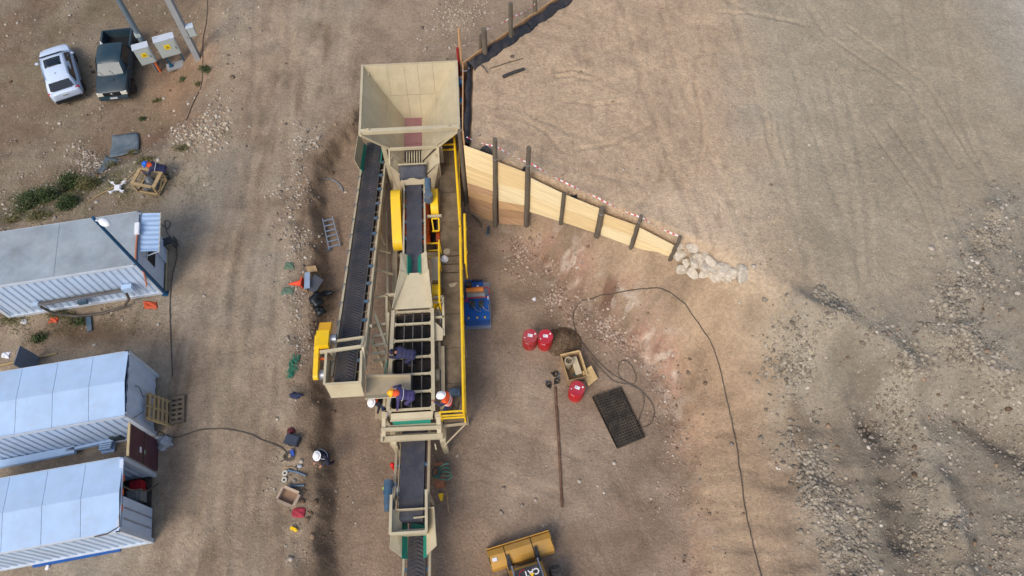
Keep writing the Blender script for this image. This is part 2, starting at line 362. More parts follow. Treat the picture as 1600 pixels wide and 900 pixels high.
def soil_fields(x, y):
    """soil colour and stoniness by place"""
    z = hmacro(x, y); c = np.zeros((len(x), 3))
    def blend(rgb, w): c[:] = c * (1 - w[:, None]) + np.array(lin(rgb))[None] * w[:, None]
    n1 = fbm(x, y, 5.0, 61, 4); n2 = fbm(x, y, 2.0, 71, 4); n3 = fbm(x, y, 9.0, 81, 3); n4 = fbm(x, y, 0.8, 63, 4)
    db, sb = seg_dist(x, y, BANK); dt, st = seg_dist(x, y, TOE); dcr, scr = seg_dist(x, y, CREST); emb = (st < 0) & (y < 18.2); d = np.where(emb, dt, 0)
    yard = sstep((-x - 6.5) / 1.5); low = sstep((scr * dcr) / 2.5)
    c[:] = np.array(lin((150, 131, 110)))
    blend((163, 146, 124), yard * np.clip(0.5 + 1.6 * fbm(x / 0.6, y / 4.0, 1.0, 65, 3), 0, 1) * 0.8)             # drag marks along the haul road
    blend((128, 108, 88), yard * np.clip(1.8 * fbm(x / 0.5, y / 3.0, 1.0, 67, 3) - 0.1, 0, 0.7))
    blend((148, 140, 126), yard * np.clip(2.0 * n1 - 0.3, 0, 0.7))
    blend((126, 106, 86), low * 0.85); blend((146, 132, 112), low * np.clip(1.6 * n2 + 0.2, 0, 0.9)); blend((98, 84, 68), low * np.clip(2.0 * n4 - 0.2, 0, 0.6)); blend((118, 108, 82), low * np.clip(1.8 * n1 - 0.1, 0, 0.6))
    blend((160, 124, 92), 0.85 * np.exp(-(((x + 15.2) / 3.0) ** 2 + ((y - 26.0) / 3.2) ** 2)) * (0.8 + n2))         # orange soil by the poles
    blend((138, 104, 80), 0.8 * np.exp(-(((x + 16.4) / 1.6) ** 2 + ((y - 22.3) / 0.7) ** 2)))
    gs = np.exp(-((scr * dcr + 0.1) / 1.3) ** 2) * sstep((-x - 11) / 2); blend((166, 152, 130), gs * np.clip(0.5 + 1.5 * n2, 0, 0.8))
    pit = sstep(sb * db / 0.7)
    blend((146, 124, 104), pit * sstep((8 - x) / 3)); blend((158, 139, 119), pit * np.clip(0.35 + 1.6 * n2, 0, 0.8) * sstep((x + 3.5) / 3)); blend((122, 103, 86), pit * np.clip(1.5 * n1 - 0.05, 0, 0.7))
    blend((136, 115, 93), np.exp(-((sb * db + 0.1) / 0.7) ** 2) * 0.85 * sstep((24 - y) / 2)); blend((156, 142, 122), np.exp(-((sb * db + 1.3) / 0.7) ** 2) * 0.6 * np.clip(0.4 + 2 * n4, 0, 1) * sstep((23.5 - y) / 2))
    blend((166, 142, 115), np.where(emb, sstep(d / 0.6), 0) * 0.95 * (1 - 0.7 * sstep((d - 2.2) / 2.0))); blend((146, 124, 102), np.where(emb, sstep(d / 0.8), 0) * np.clip(1.8 * fbm(seg_par(x, y, TOE), dt * 0.2, 0.6, 25, 3), 0, 0.7))
    rub = np.exp(-((-st * dt - 0.35 + 0.9 * n2) / 0.6) ** 2) * sstep((16.6 - y) / 1.2) * (0.25 + 0.75 * sstep((y - 6.5) / 3))
    blend((170, 132, 112), rub * np.clip(0.55 + 1.6 * n4, 0, 0.95)); blend((122, 86, 70), rub * np.clip(2.4 * fbm(x, y, 0.6, 95, 3) - 0.25, 0, 0.8)); blend((200, 184, 168), rub * np.clip(3.0 * fbm(x, y, 0.35, 91, 3) - 0.35, 0, 0.8))
    padm = sstep((z - 3.2) / 1.0)
    rr = np.hypot(x + 2, y - 13); ta = np.arctan2(y - 13, x + 2)
    blend((190, 164, 134), padm); blend((172, 148, 121), padm * np.clip(1.3 * fbm(rr / 0.2, ta * 4.0, 1.0, 97, 3), 0, 0.5)); blend((196, 174, 148), padm * np.clip(1.4 * n1 + 0.1, 0, 0.6)); blend((158, 133, 108), padm * np.clip(2.2 * fbm(x / 0.35, y / 1.2, 0.5, 99, 3) - 0.4, 0, 0.5))
    blend((163, 150, 128), sstep((x - 7.5 + n3 + 1.5 * n1) / 5) * sstep((z - 1.2) / 2.0)); blend((152, 141, 120), sstep((x - 8.5) / 4) * sstep((z - 1.6) / 1.0) * np.clip(1.4 * n2 + 0.1, 0, 0.6)); blend((170, 165, 154), padm * sstep((x - 17 + 3 * n3) / 5) * sstep((y - 18) / 6) * 0.8)
    blend((142, 140, 134), np.exp(-(((x - 10.6) / 1.6) ** 2 + ((y - 20.5) / 3.2) ** 2)) * np.clip(0.35 + 1.5 * n2, 0, 0.7))
    lowr = sstep((x - 9.0 + 1.5 * n1) / 3.0) * sstep((11.8 - y + 0.45 * (x - 12) + n3 * 2) / 2.5)
    blend((138, 128, 112), lowr * 0.9); blend((154, 146, 128), lowr * np.clip(1.8 * n2, 0, 0.8)); blend((106, 99, 89), lowr * np.clip(2.0 * n4 + 0.7 * n2 - 0.15, 0, 0.7))
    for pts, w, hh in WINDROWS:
        if hh < 0: dd, _ = seg_dist(x, y, pts); blend((104, 97, 88), np.exp(-(dd / (w * 0.9)) ** 2) * np.clip(0.75 + n4, 0, 0.9))      # soil colour darker along the gully lines
    for pts, w, hh in WINDROWS:
        if hh > 0: dd, _ = seg_dist(x, y, pts); wr_ = np.exp(-(dd / (w * 1.5)) ** 2); blend((150, 142, 127), wr_ * np.clip(0.6 + 1.5 * n4, 0, 0.85))
    blend((168, 139, 108), np.exp(-(((x - 8.0 + n1) / 1.5) ** 2 + ((y - 8.5) / 3.6) ** 2)) * np.clip(0.5 + n2, 0, 0.7))
    wet = np.exp(-(((x + 16.6) / 1.9) ** 2 + ((y - 11.6) / 0.75) ** 2)) * 1.3; blend((104, 83, 63), np.clip(wet - 0.15 + 0.5 * n2, 0, 0.9) * (wet > 0.1))   # damp soil between the cabins
    blend((120, 98, 80), 0.7 * np.exp(-(((x - 0.6) / 0.8) ** 2 + ((y - 13.7) / 0.5) ** 2)))
    grn = np.exp(-(((x + 19.2) / 4.0) ** 2 + ((y - 18.6) / 1.5) ** 2)); blend((112, 106, 74), np.clip(grn * (0.55 + 1.6 * n4), 0, 0.8))
    c *= (1 + 0.34 * n4 * (1 - 0.55 * padm) + 0.12 * n1)[:, None].clip(0.78, 1.22)
    lu = c @ np.array([.3, .55, .15]); c[:] = lu[:, None] + (c - lu[:, None]) * 0.86; c *= np.array([1.02, 1.0, 0.945])
    st_ = 0.05 + 0.14 * np.clip(n2 + 0.2, 0, 1) + 0.22 * low * np.clip(0.5 + 2 * n4, 0, 1)
    for cx, cy, rx, ry, a in STONY: st_ = st_ + a * np.exp(-(((x - cx) / rx) ** 2 + ((y - cy) / ry) ** 2)) * np.clip(0.6 + 2.4 * n4, 0, 2)
    st_ = st_ + 0.55 * rub * np.clip(0.5 + 2.5 * n4, 0, 1.6) + 0.30 * lowr * np.clip(0.5 + 1.8 * n4, 0, 1.4) + 0.40 * np.exp(-((sb * db + 1.0) / 0.8) ** 2) * sstep((23 - y) / 2) * np.clip(0.4 + 2.2 * n4, 0, 1.5) + 0.3 * gs - 0.05 * padm * sstep((10 - x) / 4)
    for pts, w, hh in WINDROWS:
        if hh > 0: dd, _ = seg_dist(x, y, pts); st_ = st_ + 0.5 * np.exp(-(dd / (w * 1.5)) ** 2) * np.clip(0.5 + 2 * n4, 0, 1.5)
    return c, np.clip(st_, 0.0, 0.9)
STONY = [(-9.6, 20.5, 1.0, 3.0, .35), (-10.0, 17.5, .8, 2.5, .35), (-14.3, 21.8, 2.2, 1.2, .5), (-3.4, 27.5, 1.2, 2.5, .45), (-16.0, 12.5, 2.2, 1.0, .3), (-22, 20.5, 3, 2, .25),
         (-9.0, 13.0, .7, 3.0, .3), (9.3, 12.2, 1.5, 1.0, .35), (10.5, 16.5, 1.2, 2.5, .2), (4.5, 7.0, 1.5, 3, .15), (13.0, 21.0, 1.0, 2.0, .1)]
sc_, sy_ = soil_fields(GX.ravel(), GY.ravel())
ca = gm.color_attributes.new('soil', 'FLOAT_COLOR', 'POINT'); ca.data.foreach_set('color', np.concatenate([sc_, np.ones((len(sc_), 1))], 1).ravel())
fa = gm.attributes.new('stony', 'FLOAT', 'POINT'); fa.data.foreach_set('value', sy_)
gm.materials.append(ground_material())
ground = struct(bpy.data.objects.new('ground', gm)); COL.objects.link(ground)

# loose stones: small ones as stuff
_ico = None
def ico():
    global _ico
    if _ico is None:
        bm = bmesh.new(); bmesh.ops.create_icosphere(bm, subdivisions=1, radius=1); bm.verts.ensure_lookup_table()
        _ico = (np.array([v.co[:] for v in bm.verts]), np.array([[v.index for v in f.verts] for f in bm.faces])); bm.free()
    return _ico
def stone_mat(name, a, c, rough=0.9):
    m = bpy.data.materials.new(name); m.use_nodes = True; nt = m.node_tree; N = nt.nodes; b = N['Principled BSDF']; b.inputs['Roughness'].default_value = rough; b.inputs['Specular IOR Level'].default_value = 0.2
    g = N.new('ShaderNodeNewGeometry'); r = N.new('ShaderNodeValToRGB'); r.color_ramp.elements[0].color = (*lin(a), 1); r.color_ramp.elements[1].color = (*lin(c), 1)
    nt.links.new(g.outputs['Random Per Island'], r.inputs['Fac'])
    n = N.new('ShaderNodeTexNoise'); n.inputs['Scale'].default_value = 9; n.inputs['Detail'].default_value = 6; nt.links.new(g.outputs['Position'], n.inputs['Vector'])
    r2 = N.new('ShaderNodeValToRGB'); r2.color_ramp.elements[0].position = .3; r2.color_ramp.elements[1].position = .7; r2.color_ramp.elements[0].color = (.72, .7, .68, 1); r2.color_ramp.elements[1].color = (1.1, 1.1, 1.1, 1)
    nt.links.new(n.outputs['Fac'], r2.inputs['Fac']); x = N.new('ShaderNodeMixRGB'); x.blend_type = 'MULTIPLY'; x.inputs[0].default_value = 1
    nt.links.new(r.outputs['Color'], x.inputs[1]); nt.links.new(r2.outputs['Color'], x.inputs[2]); nt.links.new(x.outputs[0], b.inputs['Base Color'])
    bp = N.new('ShaderNodeBump'); bp.inputs['Strength'].default_value = .5; bp.inputs['Distance'].default_value = .03; nt.links.new(n.outputs['Fac'], bp.inputs['Height']); nt.links.new(bp.outputs['Normal'], b.inputs['Normal'])
    return m
M_peb = stone_mat('pebble_stone', (118, 104, 90), (200, 190, 174)); M_rock = stone_mat('rock_grey', (112, 104, 92), (176, 166, 148)); M_pale = stone_mat('rock_pale', (152, 136, 114), (206, 194, 172)); M_scree = stone_mat('scree_stone', (134, 104, 86), (200, 184, 166))
RS = np.random.RandomState(5)
def scatter(name, pos, size, mtl, label, base=None):
    V, Fc = base or ico(); n = len(pos)
    sc = size[:, None] * RS.uniform(0.6, 1.25, (n, 3)) * np.array([1, 1, 0.7]); an = RS.uniform(0, 6.28, n)
    v = V[None] * (1 + RS.uniform(-0.22, 0.22, (n, len(V), 1))) * sc[:, None, :]
    cs, sn = np.cos(an)[:, None], np.sin(an)[:, None]
    v = np.stack([v[..., 0] * cs - v[..., 1] * sn, v[..., 0] * sn + v[..., 1] * cs, v[..., 2]], -1) + pos[:, None, :]
    f = (Fc[None] + (np.arange(n) * len(V))[:, None, None]).reshape(-1, 3)
    me = bpy.data.meshes.new(name); me.vertices.add(n * len(V)); me.vertices.foreach_set('co', v.ravel())
    me.loops.add(f.size); me.loops.foreach_set('vertex_index', f.ravel()); me.polygons.add(len(f)); me.polygons.foreach_set('loop_start', np.arange(len(f)) * 3)
    me.update(); me.materials.append(mtl); o = bpy.data.objects.new(name, me); COL.objects.link(o); o['kind'] = 'stuff'; o['label'] = label; o['category'] = 'gravel'
    return o
_oct = (np.array([(1, 0, 0), (-1, 0, 0), (0, 1, 0), (0, -1, 0), (0, 0, 1), (0, 0, -1)], float), np.array([(0, 2, 4), (2, 1, 4), (1, 3, 4), (3, 0, 4), (2, 0, 5), (1, 2, 5), (3, 1, 5), (0, 3, 5)]))
px_ = RS.uniform(-27, 24, 620000); py_ = RS.uniform(0.5, 33, 620000)
def near_grid(x, y): return np.clip(np.searchsorted(gy, y), 0, ny - 1) * nx + np.clip(np.searchsorted(gx, x), 0, nx - 1)
keep = RS.rand(len(px_)) < np.clip(sy_[near_grid(px_, py_)] - 0.07, 0, 1) ** 1.45 * 0.85
px_, py_ = px_[keep], py_[keep]; sz_ = np.clip(0.016 * RS.pareto(2.4, len(px_)) + 0.013, 0, 0.10); bigm = sz_ > 0.042
scatter('loose_gravel', np.stack([px_, py_, hgrid(px_, py_) + sz_ * 0.1], -1)[~bigm], sz_[~bigm], M_peb, 'pale grit scattered over the bare earth', _oct)
scatter('loose_gravel', np.stack([px_, py_, hgrid(px_, py_) + sz_ * 0.05], -1)[bigm], sz_[bigm], M_peb, 'loose pale stones scattered over the bare earth')
M_clod = stone_mat('soil_clod', (98, 80, 64), (160, 138, 114), .95)
cx_ = RS.uniform(-27, 24, 300000); cy_ = RS.uniform(0.5, 33, 300000); dbk, sbk = seg_dist(cx_, cy_, BANK); dtk, stk = seg_dist(cx_, cy_, TOE)
cp = 0.30 * np.exp(-((sbk * dbk - 0.1) / 0.55) ** 2) * (cy_ < 24) + 0.10 * np.exp(-((-stk * dtk - 0.5) / 0.7) ** 2) * (cy_ < 17.4) + 0.07 * sstep((cx_ - 9) / 3) * sstep((12 - cy_ + 0.4 * (cx_ - 12)) / 3) + 0.03 * sstep((-cx_ - 13) / 4) * sstep((cy_ - 19) / 3) + 0.001
keep = RS.rand(len(cx_)) < cp * np.clip(0.4 + 2.4 * fbm(cx_, cy_, 0.9, 55, 3), 0, 2); cx_, cy_ = cx_[keep], cy_[keep]; cs_ = np.clip(0.018 * RS.pareto(2.3, len(cx_)) + 0.016, 0, 0.12)
scatter('soil_clods', np.stack([cx_, cy_, hgrid(cx_, cy_) + cs_ * 0.05], -1), cs_, M_clod, 'crumbled brown soil clods along the banks and ruts')
# ------------------------------------------------------------------ the crushing plant, in its own axes: a = across (right), b = along (towards the drone), z
M_ANG = R(3.6)
MM = Matrix.Translation((-4.34, 20.6, 0)) @ Matrix.Rotation(M_ANG, 4, 'Z')
def m(a, b, z): return Vector((a, -b, z))
def mw(a, b, z): return MM @ m(a, b, z)
def mthing(name, label, cat, a, b, z=0.0, group=None): return thing(name, label, cat, mw(a, b, z), M_ANG, group)
M_bei = mat('beige_paint', (196, 184, 152), 0.5, 0, 0.08, 1.6, 0.05, 30, 0.45)
M_beid = mat('beige_paint_dusty', (176, 162, 132), 0.6, 0, 0.12, 2.5, 0.08, 30, 0.7)
M_yel = mat('yellow_paint', (246, 200, 12), 0.45, 0, 0.08, 2, 0, 30, 0.28)
M_rub = mat('black_rubber', (70, 69, 70), 0.75, 0, 0.2, 2.0, 0.1, 25, 0.22)
M_rub2 = mat('conveyor_rubber', (66, 70, 80), 0.7, 0, 0.18, 2.0, 0.05, 25, 0.22)
M_dark = mat('dark_steel', (52, 50, 48), 0.6, 0.3, 0.2, 4, 0, 30, 0.35)
M_teal = mat('teal_rubber', (20, 140, 118), 0.6, 0, 0.1, 3, 0, 30, 0.12)
M_blu = mat('blue_grey_paint', (66, 96, 118), 0.45, 0, 0.14, 4, 0, 30, 0.35)
M_pink = mat('red_oxide_floor', (150, 104, 104), 0.75, 0, 0.12, 2, 0.05, 20, 0.4)
M_org = mat('orange_paint', (228, 100, 30), 0.5, 0, 0.08, 3, 0, 30, 0.2)
M_grate = mat('walkway_steel', (106, 92, 70), 0.75, 0.1, 0.2, 3, 0.1, 30, 0.6)
M_galv = mat('galvanised_steel', (165, 170, 176), 0.4, 0.6, 0.1, 5, 0, 30, 0.1)
def P(name, fn, mtl, parent, smooth=False, label=None, kind=None):
    b = MB(); fn(b); return b.build(name, mtl, parent, smooth, MM, label, kind)
def bars(name, lst, mtl, parent, label=None):
    """each bar a part of its own: (p, q, width, height)"""
    return [P(name, lambda b, e=e: b.bar(m(*e[0]), m(*e[1]), e[2], e[3]), mtl, parent, label=label) for e in lst]

# --- feed hopper
hop = mthing('feed_hopper', 'large open beige steel hopper with sloping plate sides and a pink floor', 'hopper', 0.2, 0.3)
HL, HR, HB, HF, HZ = -1.72, 2.12, -1.45, 2.12, 4.6
oL, oR, oB, oF, oz = -0.32, 0.46, -0.70, 1.65, 2.15
def lerp3(p, q, t): return tuple(p[i] + (q[i] - p[i]) * t for i in range(3))
def strip_plates(p00, p10, p11, p01, cuts, rows, inward):
    """panel p00-p10 (top edge) to p01-p11 (bottom edge), cut into plates with open seams"""
    for r0, r1 in zip(rows[:-1], rows[1:]):
        for c0, c1 in zip(cuts[:-1], cuts[1:]):
            def pt(u, v): return lerp3(lerp3(p00, p10, u), lerp3(p01, p11, u), v)
            g = 0.004
            qs = [pt(c0 + g, r0 + g), pt(c1 - g, r0 + g), pt(c1 - g, r1 - g), pt(c0 + g, r1 - g)]
            P('liner_plate', lambda b: b.plate([m(*q) for q in qs], 0.03), M_bei, hop)
# back wall: upper row is cut by straight vertical seams, trapezoid ends
def back_row(z0, z1, seams):
    def edge(z):
        t = (HZ - z) / (HZ - oz); return HL + (oL - HL) * t, HR + (oR - HR) * t, HB + (oB - HB) * t
    l0, r0, b0 = edge(z0); l1, r1, b1 = edge(z1)
    xs = [None] + seams + [None]
    for i in range(len(xs) - 1):
        a0, a1 = xs[i], xs[i + 1]; g = 0.005
        tl = l0 if a0 is None else a0 + g; bl = l1 if a0 is None else max(l1, a0 + g)
        tr = r0 if a1 is None else a1 - g; br = r1 if a1 is None else min(r1, a1 - g)
        P('liner_plate', lambda b: b.plate([m(tl, b0, z0), m(tr, b0, z0), m(br, b1, z1), m(bl, b1, z1)], 0.03), M_bei, hop)
zs_ = 3.25
back_row(HZ, zs_ + 0.008, [-0.75, -0.05, 0.5, 1.13]); back_row(zs_ - 0.008, oz, [-0.05, 0.45])
for sx, (xr, xo) in (('l', (HL, oL)), ('r', (HR, oR))):
    def edgea(t): return xr + (xo - xr) * t
    def bb(t): return HB + (oB - HB) * t
    tz = lambda t: HZ + (oz - HZ) * t
    for t0, t1 in ((0, 0.56), (0.565, 1.0)):
        f0 = HF - (HF - oF) * min(1, t0 / 0.63); f1 = HF - (HF - oF) * min(1, t1 / 0.63)
        P('side_plate', lambda b: b.plate([m(edgea(t0), bb(t0), tz(t0)), m(edgea(t0), f0, tz(t0)), m(edgea(t1), f1, tz(t1)), m(edgea(t1), bb(t1), tz(t1))], 0.03), M_bei, hop)
# rim, front beam, edge trim
bars('rim_bar', [((HL, HB, HZ), (HR, HB, HZ), .06, .1), ((HL - .02, HB - .03, HZ), (HL - .02, HF, HZ), .09, .12), ((HR + .02, HB - .03, HZ), (HR + .02, HF, HZ), .09, .12)], M_bei, hop)
P('front_beam', lambda b: b.bar(m(HL - .03, 1.98, HZ), m(HR + .03, 1.98, HZ), .17, .17), M_bei, hop)
for a0, a1 in ((HL, -0.83), (HR, 1.2)):
    P('edge_trim', lambda b: b.bar(m(a0, HF, HZ - .02), m(a1, 1.68, 3.1), .07, .09), M_bei, hop)
P('throat_beam', lambda b: b.bar(m(-.86, 1.70, 3.08), m(1.22, 1.70, 3.08), .08, .12), M_bei, hop)
for a in (HL + .3, HR - .4): P('lifting_lug', lambda b: b.box(m(a, 1.98, HZ + .13), (.10, .03, .12)), M_bei, hop)
for i, (b0, b1) in enumerate(((-0.70, 0.06), (0.075, 0.75), (0.765, 1.05))):
    P('floor_plate', lambda b: b.plate([m(oL, b0, oz - .03), m(oR, b0, oz - .03), m(oR, b1, oz - .03), m(oL, b1, oz - .03)], .04), M_pink, hop)
for a, b_ in ((HL + .12, HB + .2), (HR - .1, HB + .2), (-1.05, 1.55), (1.25, 1.55)):
    P('leg', lambda b: b.bar(m(a, b_, 0), m(a, b_, HZ - .25 if b_ < 0 else 3.2), .18, .18), M_bei, hop)
bars('brace', [((HR - .1, HB + .2, 1.1), (HR - .1, .9, 3.2), .1, .1), ((HL + .12, HB + .2, 1.0), (HR - .1, HB + .2, 1.0), .12, .15)], M_bei, hop)
for k in range(5):      # stiffeners on the outside
    b_ = HB + 1.0 + k * .55
    P('stiffener', lambda b: b.bar(m(HL - .03, b_, HZ - .1), m(HL + .45, b_, HZ - 1.0), .05, .1), M_bei, hop)

# --- feeder box with grizzly bars and rubber curtain
fee = mthing('grizzly_feeder', 'flared beige feeder box with dark grizzly bars under the hopper mouth', 'feeder', 0.15, 2.0)
for s_, (t0, t1) in ((-1, (-.83, -.25)), (1, (1.19, .50))):
    P('side_plate', lambda b: b.plate([m(t0, 1.72, 3.05), m(t0, 2.35, 2.85), m(t1 + .12 * s_, 2.5, 2.35), m(t1, 2.2, 2.15), m(t1, 1.72, 2.15)], .025), M_bei, fee)
    P('top_flange', lambda b: b.bar(m(t0, 1.72, 3.07), m(t0, 2.38, 2.87), .06, .06), M_bei, fee)
    P('support_leg', lambda b: b.bar(m(t0 * .95, 2.0, 0), m(t0 * .95, 2.0, 2.95), .14, .14), M_beid, fee)
    P('skid_plate', lambda b: b.plate([m(t0, 2.35, 2.85), m(t0 + .02 * s_, 2.35, 1.4), m(t1 + .3 * s_, 2.9, 1.4), m(t1 + .15 * s_, 2.55, 2.35)], .02), M_beid, fee)
P('bed_plate', lambda b: b.plate([m(oL, 1.06, 2.0), m(oR + .03, 1.06, 2.0), m(oR + .03, 2.3, 2.02), m(oL, 2.3, 2.02)], .03), M_dark, fee)
for k in range(7):
    a = -.22 + k * .107
    P('grizzly_bar', lambda b: b.bar(m(a, 1.18, 2.16), m(a, 2.28, 2.13), .045, .09), M_bei, fee)
def curtain(b):
    b.sheet([[m(-.5 + 1.14 * j / 8, 2.2 + .5 * i / 4, 2.62 - .40 * (i / 4) ** 1.6 + .02 * math.sin(j * 1.3)) for j in range(9)] for i in range(5)])
cu = P('rubber_curtain', curtain, M_rub2, fee, True); so = cu.modifiers.new('s', 'SOLIDIFY'); so.thickness = .02
bars('curtain_bar', [((-.52, 2.18, 2.65), (.66, 2.18, 2.65), .05, .05)], M_bei, fee)

# --- jaw crusher below the feed conveyor
cru = mthing('jaw_crusher', 'orange crusher body under the narrow conveyor between two yellow guards', 'crusher', 0.15, 4.2)
P('body', lambda b: (b.box(m(.13, 4.1, 1.05), (.98, 1.7, 1.3)), b.box(m(.13, 4.1, .35), (1.15, 1.9, .25))), M_org, cru)
P('flywheel', lambda b: b.tube(m(-.72, 4.9, 1.55), m(-.55, 4.9, 1.55), .62, n=24), M_dark, cru)
def beltguard(b, a0, a1, b0, z0, b1, z1, r0, r1, n=9):
    """a rounded belt cover: two half circles joined, given width"""
    pts = []
    t = math.atan2(z1 - z0, b1 - b0)
    for k in range(n + 1): q = t + math.pi / 2 + math.pi * k / n; pts.append((b0 + r0 * math.cos(q), z0 + r0 * math.sin(q)))
    for k in range(n + 1): q = t - math.pi / 2 + math.pi * k / n; pts.append((b1 + r1 * math.cos(q), z1 + r1 * math.sin(q)))
    k = len(pts); vs = [m(a0, *p) for p in pts] + [m(a1, *p) for p in pts]
    b.add(vs, [tuple(range(k)), tuple(range(2 * k - 1, k - 1, -1))] + [(i, (i + 1) % k, k + (i + 1) % k, k + i) for i in range(k)])
P('belt_guard', lambda b: beltguard(b, -.80, -.42, 3.72, 2.35, 5.3, 1.75, .42, .40), M_yel, cru, True, 'long rounded yellow belt guard left of the narrow conveyor')
P('belt_guard', lambda b: beltguard(b, .78, 1.08, 3.6, 2.15, 4.0, 2.1, .40, .42), M_yel, cru, True, 'short rounded yellow belt guard right of the narrow conveyor')
P('guard_frame', lambda b: [b.bar(m(*p), m(*q), .05, .05) for p, q in (((.8, 4.62, 2.2), (1.08, 4.62, 2.2)), ((.8, 5.15, 2.1), (1.08, 5.15, 2.1)), ((.8, 4.62, 2.2), (.86, 5.15, 2.1)), ((1.08, 4.62, 2.2), (1.08, 5.15, 2.1)))], M_yel, cru)
P('mount_beam', lambda b: b.bar(m(.6, 4.5, 2.2), m(1.2, 4.5, 2.2), .1, .08), M_bei, cru)
P('drive_pulley', lambda b: b.tube(m(.9, 5.0, 1.2), m(1.05, 5.0, 1.2), .35, n=20), M_org, cru)

# --- narrow feed conveyor
def conveyor_belt(b, p0, p1, w, trough=.06, n=16, th=.02, wrap=.12):
    """upper run with a shallow trough, wrapped round both end pulleys, and the lower run"""
    p0, p1 = Vector(p0), Vector(p1); d = (p1 - p0).normalized(); side = Vector((1, 0, 0)); side = (side - d * side.dot(d)).normalized(); up = side.cross(d); up = up if up.z > 0 else -up
    prof = [(-.5, 1), (-.28, .25), (0, 0), (.28, .25), (.5, 1)]
    g = []
    for i in range(n + 1):
        t = i / n; tf = min(1, min(t, 1 - t) * 8); c = p0.lerp(p1, t); g.append([c + side * (w * u) + up * (trough * h * tf) for u, h in prof])
    for i in range(1, 7):
        q = math.pi * i / 6; c = p1 - up * wrap; g.append([c + side * (w * u) + (up * math.cos(q) + d * math.sin(q)) * wrap for u, h in prof])
    for i in range(1, 3): g.append([p1.lerp(p0, i / 2) - up * (2 * wrap) + side * (w * u) for u, h in prof])
    for i in range(1, 7):
        q = math.pi * i / 6; c = p0 - up * wrap; g.append([c + side * (w * u) - (up * math.cos(q) + d * math.sin(q)) * wrap for u, h in prof])
    b.sheet(g)
def make_idler(parent, c, d, w, mtl, name='idler', leg=True):
    """roller set with its bracket"""
    b = MB(); side = Vector((1, 0, 0)); c = Vector(c)
    b.tube(c - side * (w * .5), c - side * (w * .17), .05, n=8); b.tube(c - side * (w * .16), c + side * (w * .16), .05, n=8); b.tube(c + side * (w * .17), c + side * (w * .5), .05, n=8)
    o = b.build(name, M_dark, parent, True, MM)
    for s_ in (-1, 1):
        k = MB(); q = c + side * (s_ * (w * .5 + .05)); k.box(q + Vector((0, 0, .02)), (.10, .12, .13)); k.tube(q + Vector((0, 0, .06)), q + Vector((s_ * .07, 0, .06)), .045, n=8)
        k.build('roller_bracket', mtl, o, False, MM)
    return o
fc = mthing('feed_conveyor', 'narrow smooth black belt conveyor running down the middle of the plant', 'conveyor', 0.12, 4.6)
P('belt', lambda b: conveyor_belt(b, m(.07, 2.62, 2.05), m(.16, 7.2, 2.72), .62, .04), M_rub2, fc, True)
bars('side_channel', [((-.34, 2.6, 2.02), (-.27, 7.0, 2.66), .07, .16), ((.50, 2.6, 2.02), (.57, 7.0, 2.66), .07, .16)], M_bei, fc)
for k in range(5):
    t = (k + .5) / 5; make_idler(fc, m(.08 + .08 * t, 2.7 + 4.2 * t, 1.97 + .63 * t), None, .64, M_blu)
P('tail_box', lambda b: (b.plate([m(-.45, 2.5, 2.35), m(.6, 2.5, 2.35), m(.6, 2.85, 2.12), m(-.45, 2.85, 2.12)], .02), b.box(m(-.36, 2.75, 2.05), (.1, .5, .3)), b.box(m(.54, 2.75, 2.05), (.1, .5, .3))), M_beid, fc)
mo = P('drive_motor', lambda b: (b.tube(m(.72, 3.25, 2.85), m(.72, 3.6, 2.78), .13, n=14), b.tube(m(.74, 3.95, 2.55), m(.74, 3.95, 2.95), .17, n=16), b.box(m(.72, 3.7, 2.72), (.22, .3, .28)), b.tube(m(.5, 3.9, 2.5), m(.74, 3.9, 2.5), .07, n=10)), M_blu, fc, True, 'blue-grey gear motor beside the narrow belt')
P('fan_cover', lambda b: b.tube(m(.72, 3.13, 2.87), m(.72, 3.24, 2.85), .135, .12, n=14), M_blu, mo, True)
P('leg', lambda b: b.bar(m(-.3, 6.4, 1), m(-.3, 6.4, 2.5), .1, .1), M_bei, fc); P('leg', lambda b: b.bar(m(.54, 6.4, 1), m(.54, 6.4, 2.5), .1, .1), M_bei, fc)
for a0, a1 in ((-.06, .06), (.44, .30)):
    P('skirt_rubber', lambda b: b.plate([m(a0, 6.72, 3.05), m(a0, 7.58, 3.1), m(a1, 7.58, 2.8), m(a1, 6.72, 2.76)], .02), M_teal, fc)
for s_, a0, a1 in ((-1, -.30, -.06), (1, .68, .44)):
    P('hood_plate', lambda b: b.plate([m(a0, 6.72, 3.25), m(a0 + .05 * s_, 7.6, 3.2), m(a1, 7.58, 3.02), m(a1, 6.72, 3.0)], .02), M_bei, fc)

# --- fan-shaped transfer chute
ch = mthing('transfer_chute', 'fan-shaped beige chute plate spreading onto the screen', 'chute', 0.1, 8.2, 1.2)
P('chute_floor', lambda b: b.plate([m(-.06, 7.5, 2.98), m(.46, 7.5, 2.98), m(.80, 8.86, 2.72), m(-.62, 8.86, 2.72)], .025), M_bei, ch)
for s_, q in ((-1, (-.06, -.62, -.34)), (1, (.46, .80, .72))):
    P('side_wall', lambda b: b.plate([m(q[0], 7.5, 2.99), m(q[1], 8.86, 2.73), m(q[1] + .03 * s_, 8.9, 2.98), m(q[2], 7.5, 3.25)], .025), M_bei, ch)
bars('support_post', [((q, 8.6, 1), (q, 8.6, 2.7), .1, .1) for q in (-.55, .75)], M_beid, ch)
P('drain_hole', lambda b: b.tube(m(.12, 8.5, 2.78), m(.12, 8.5, 2.797), .05, n=10), M_dark, ch)

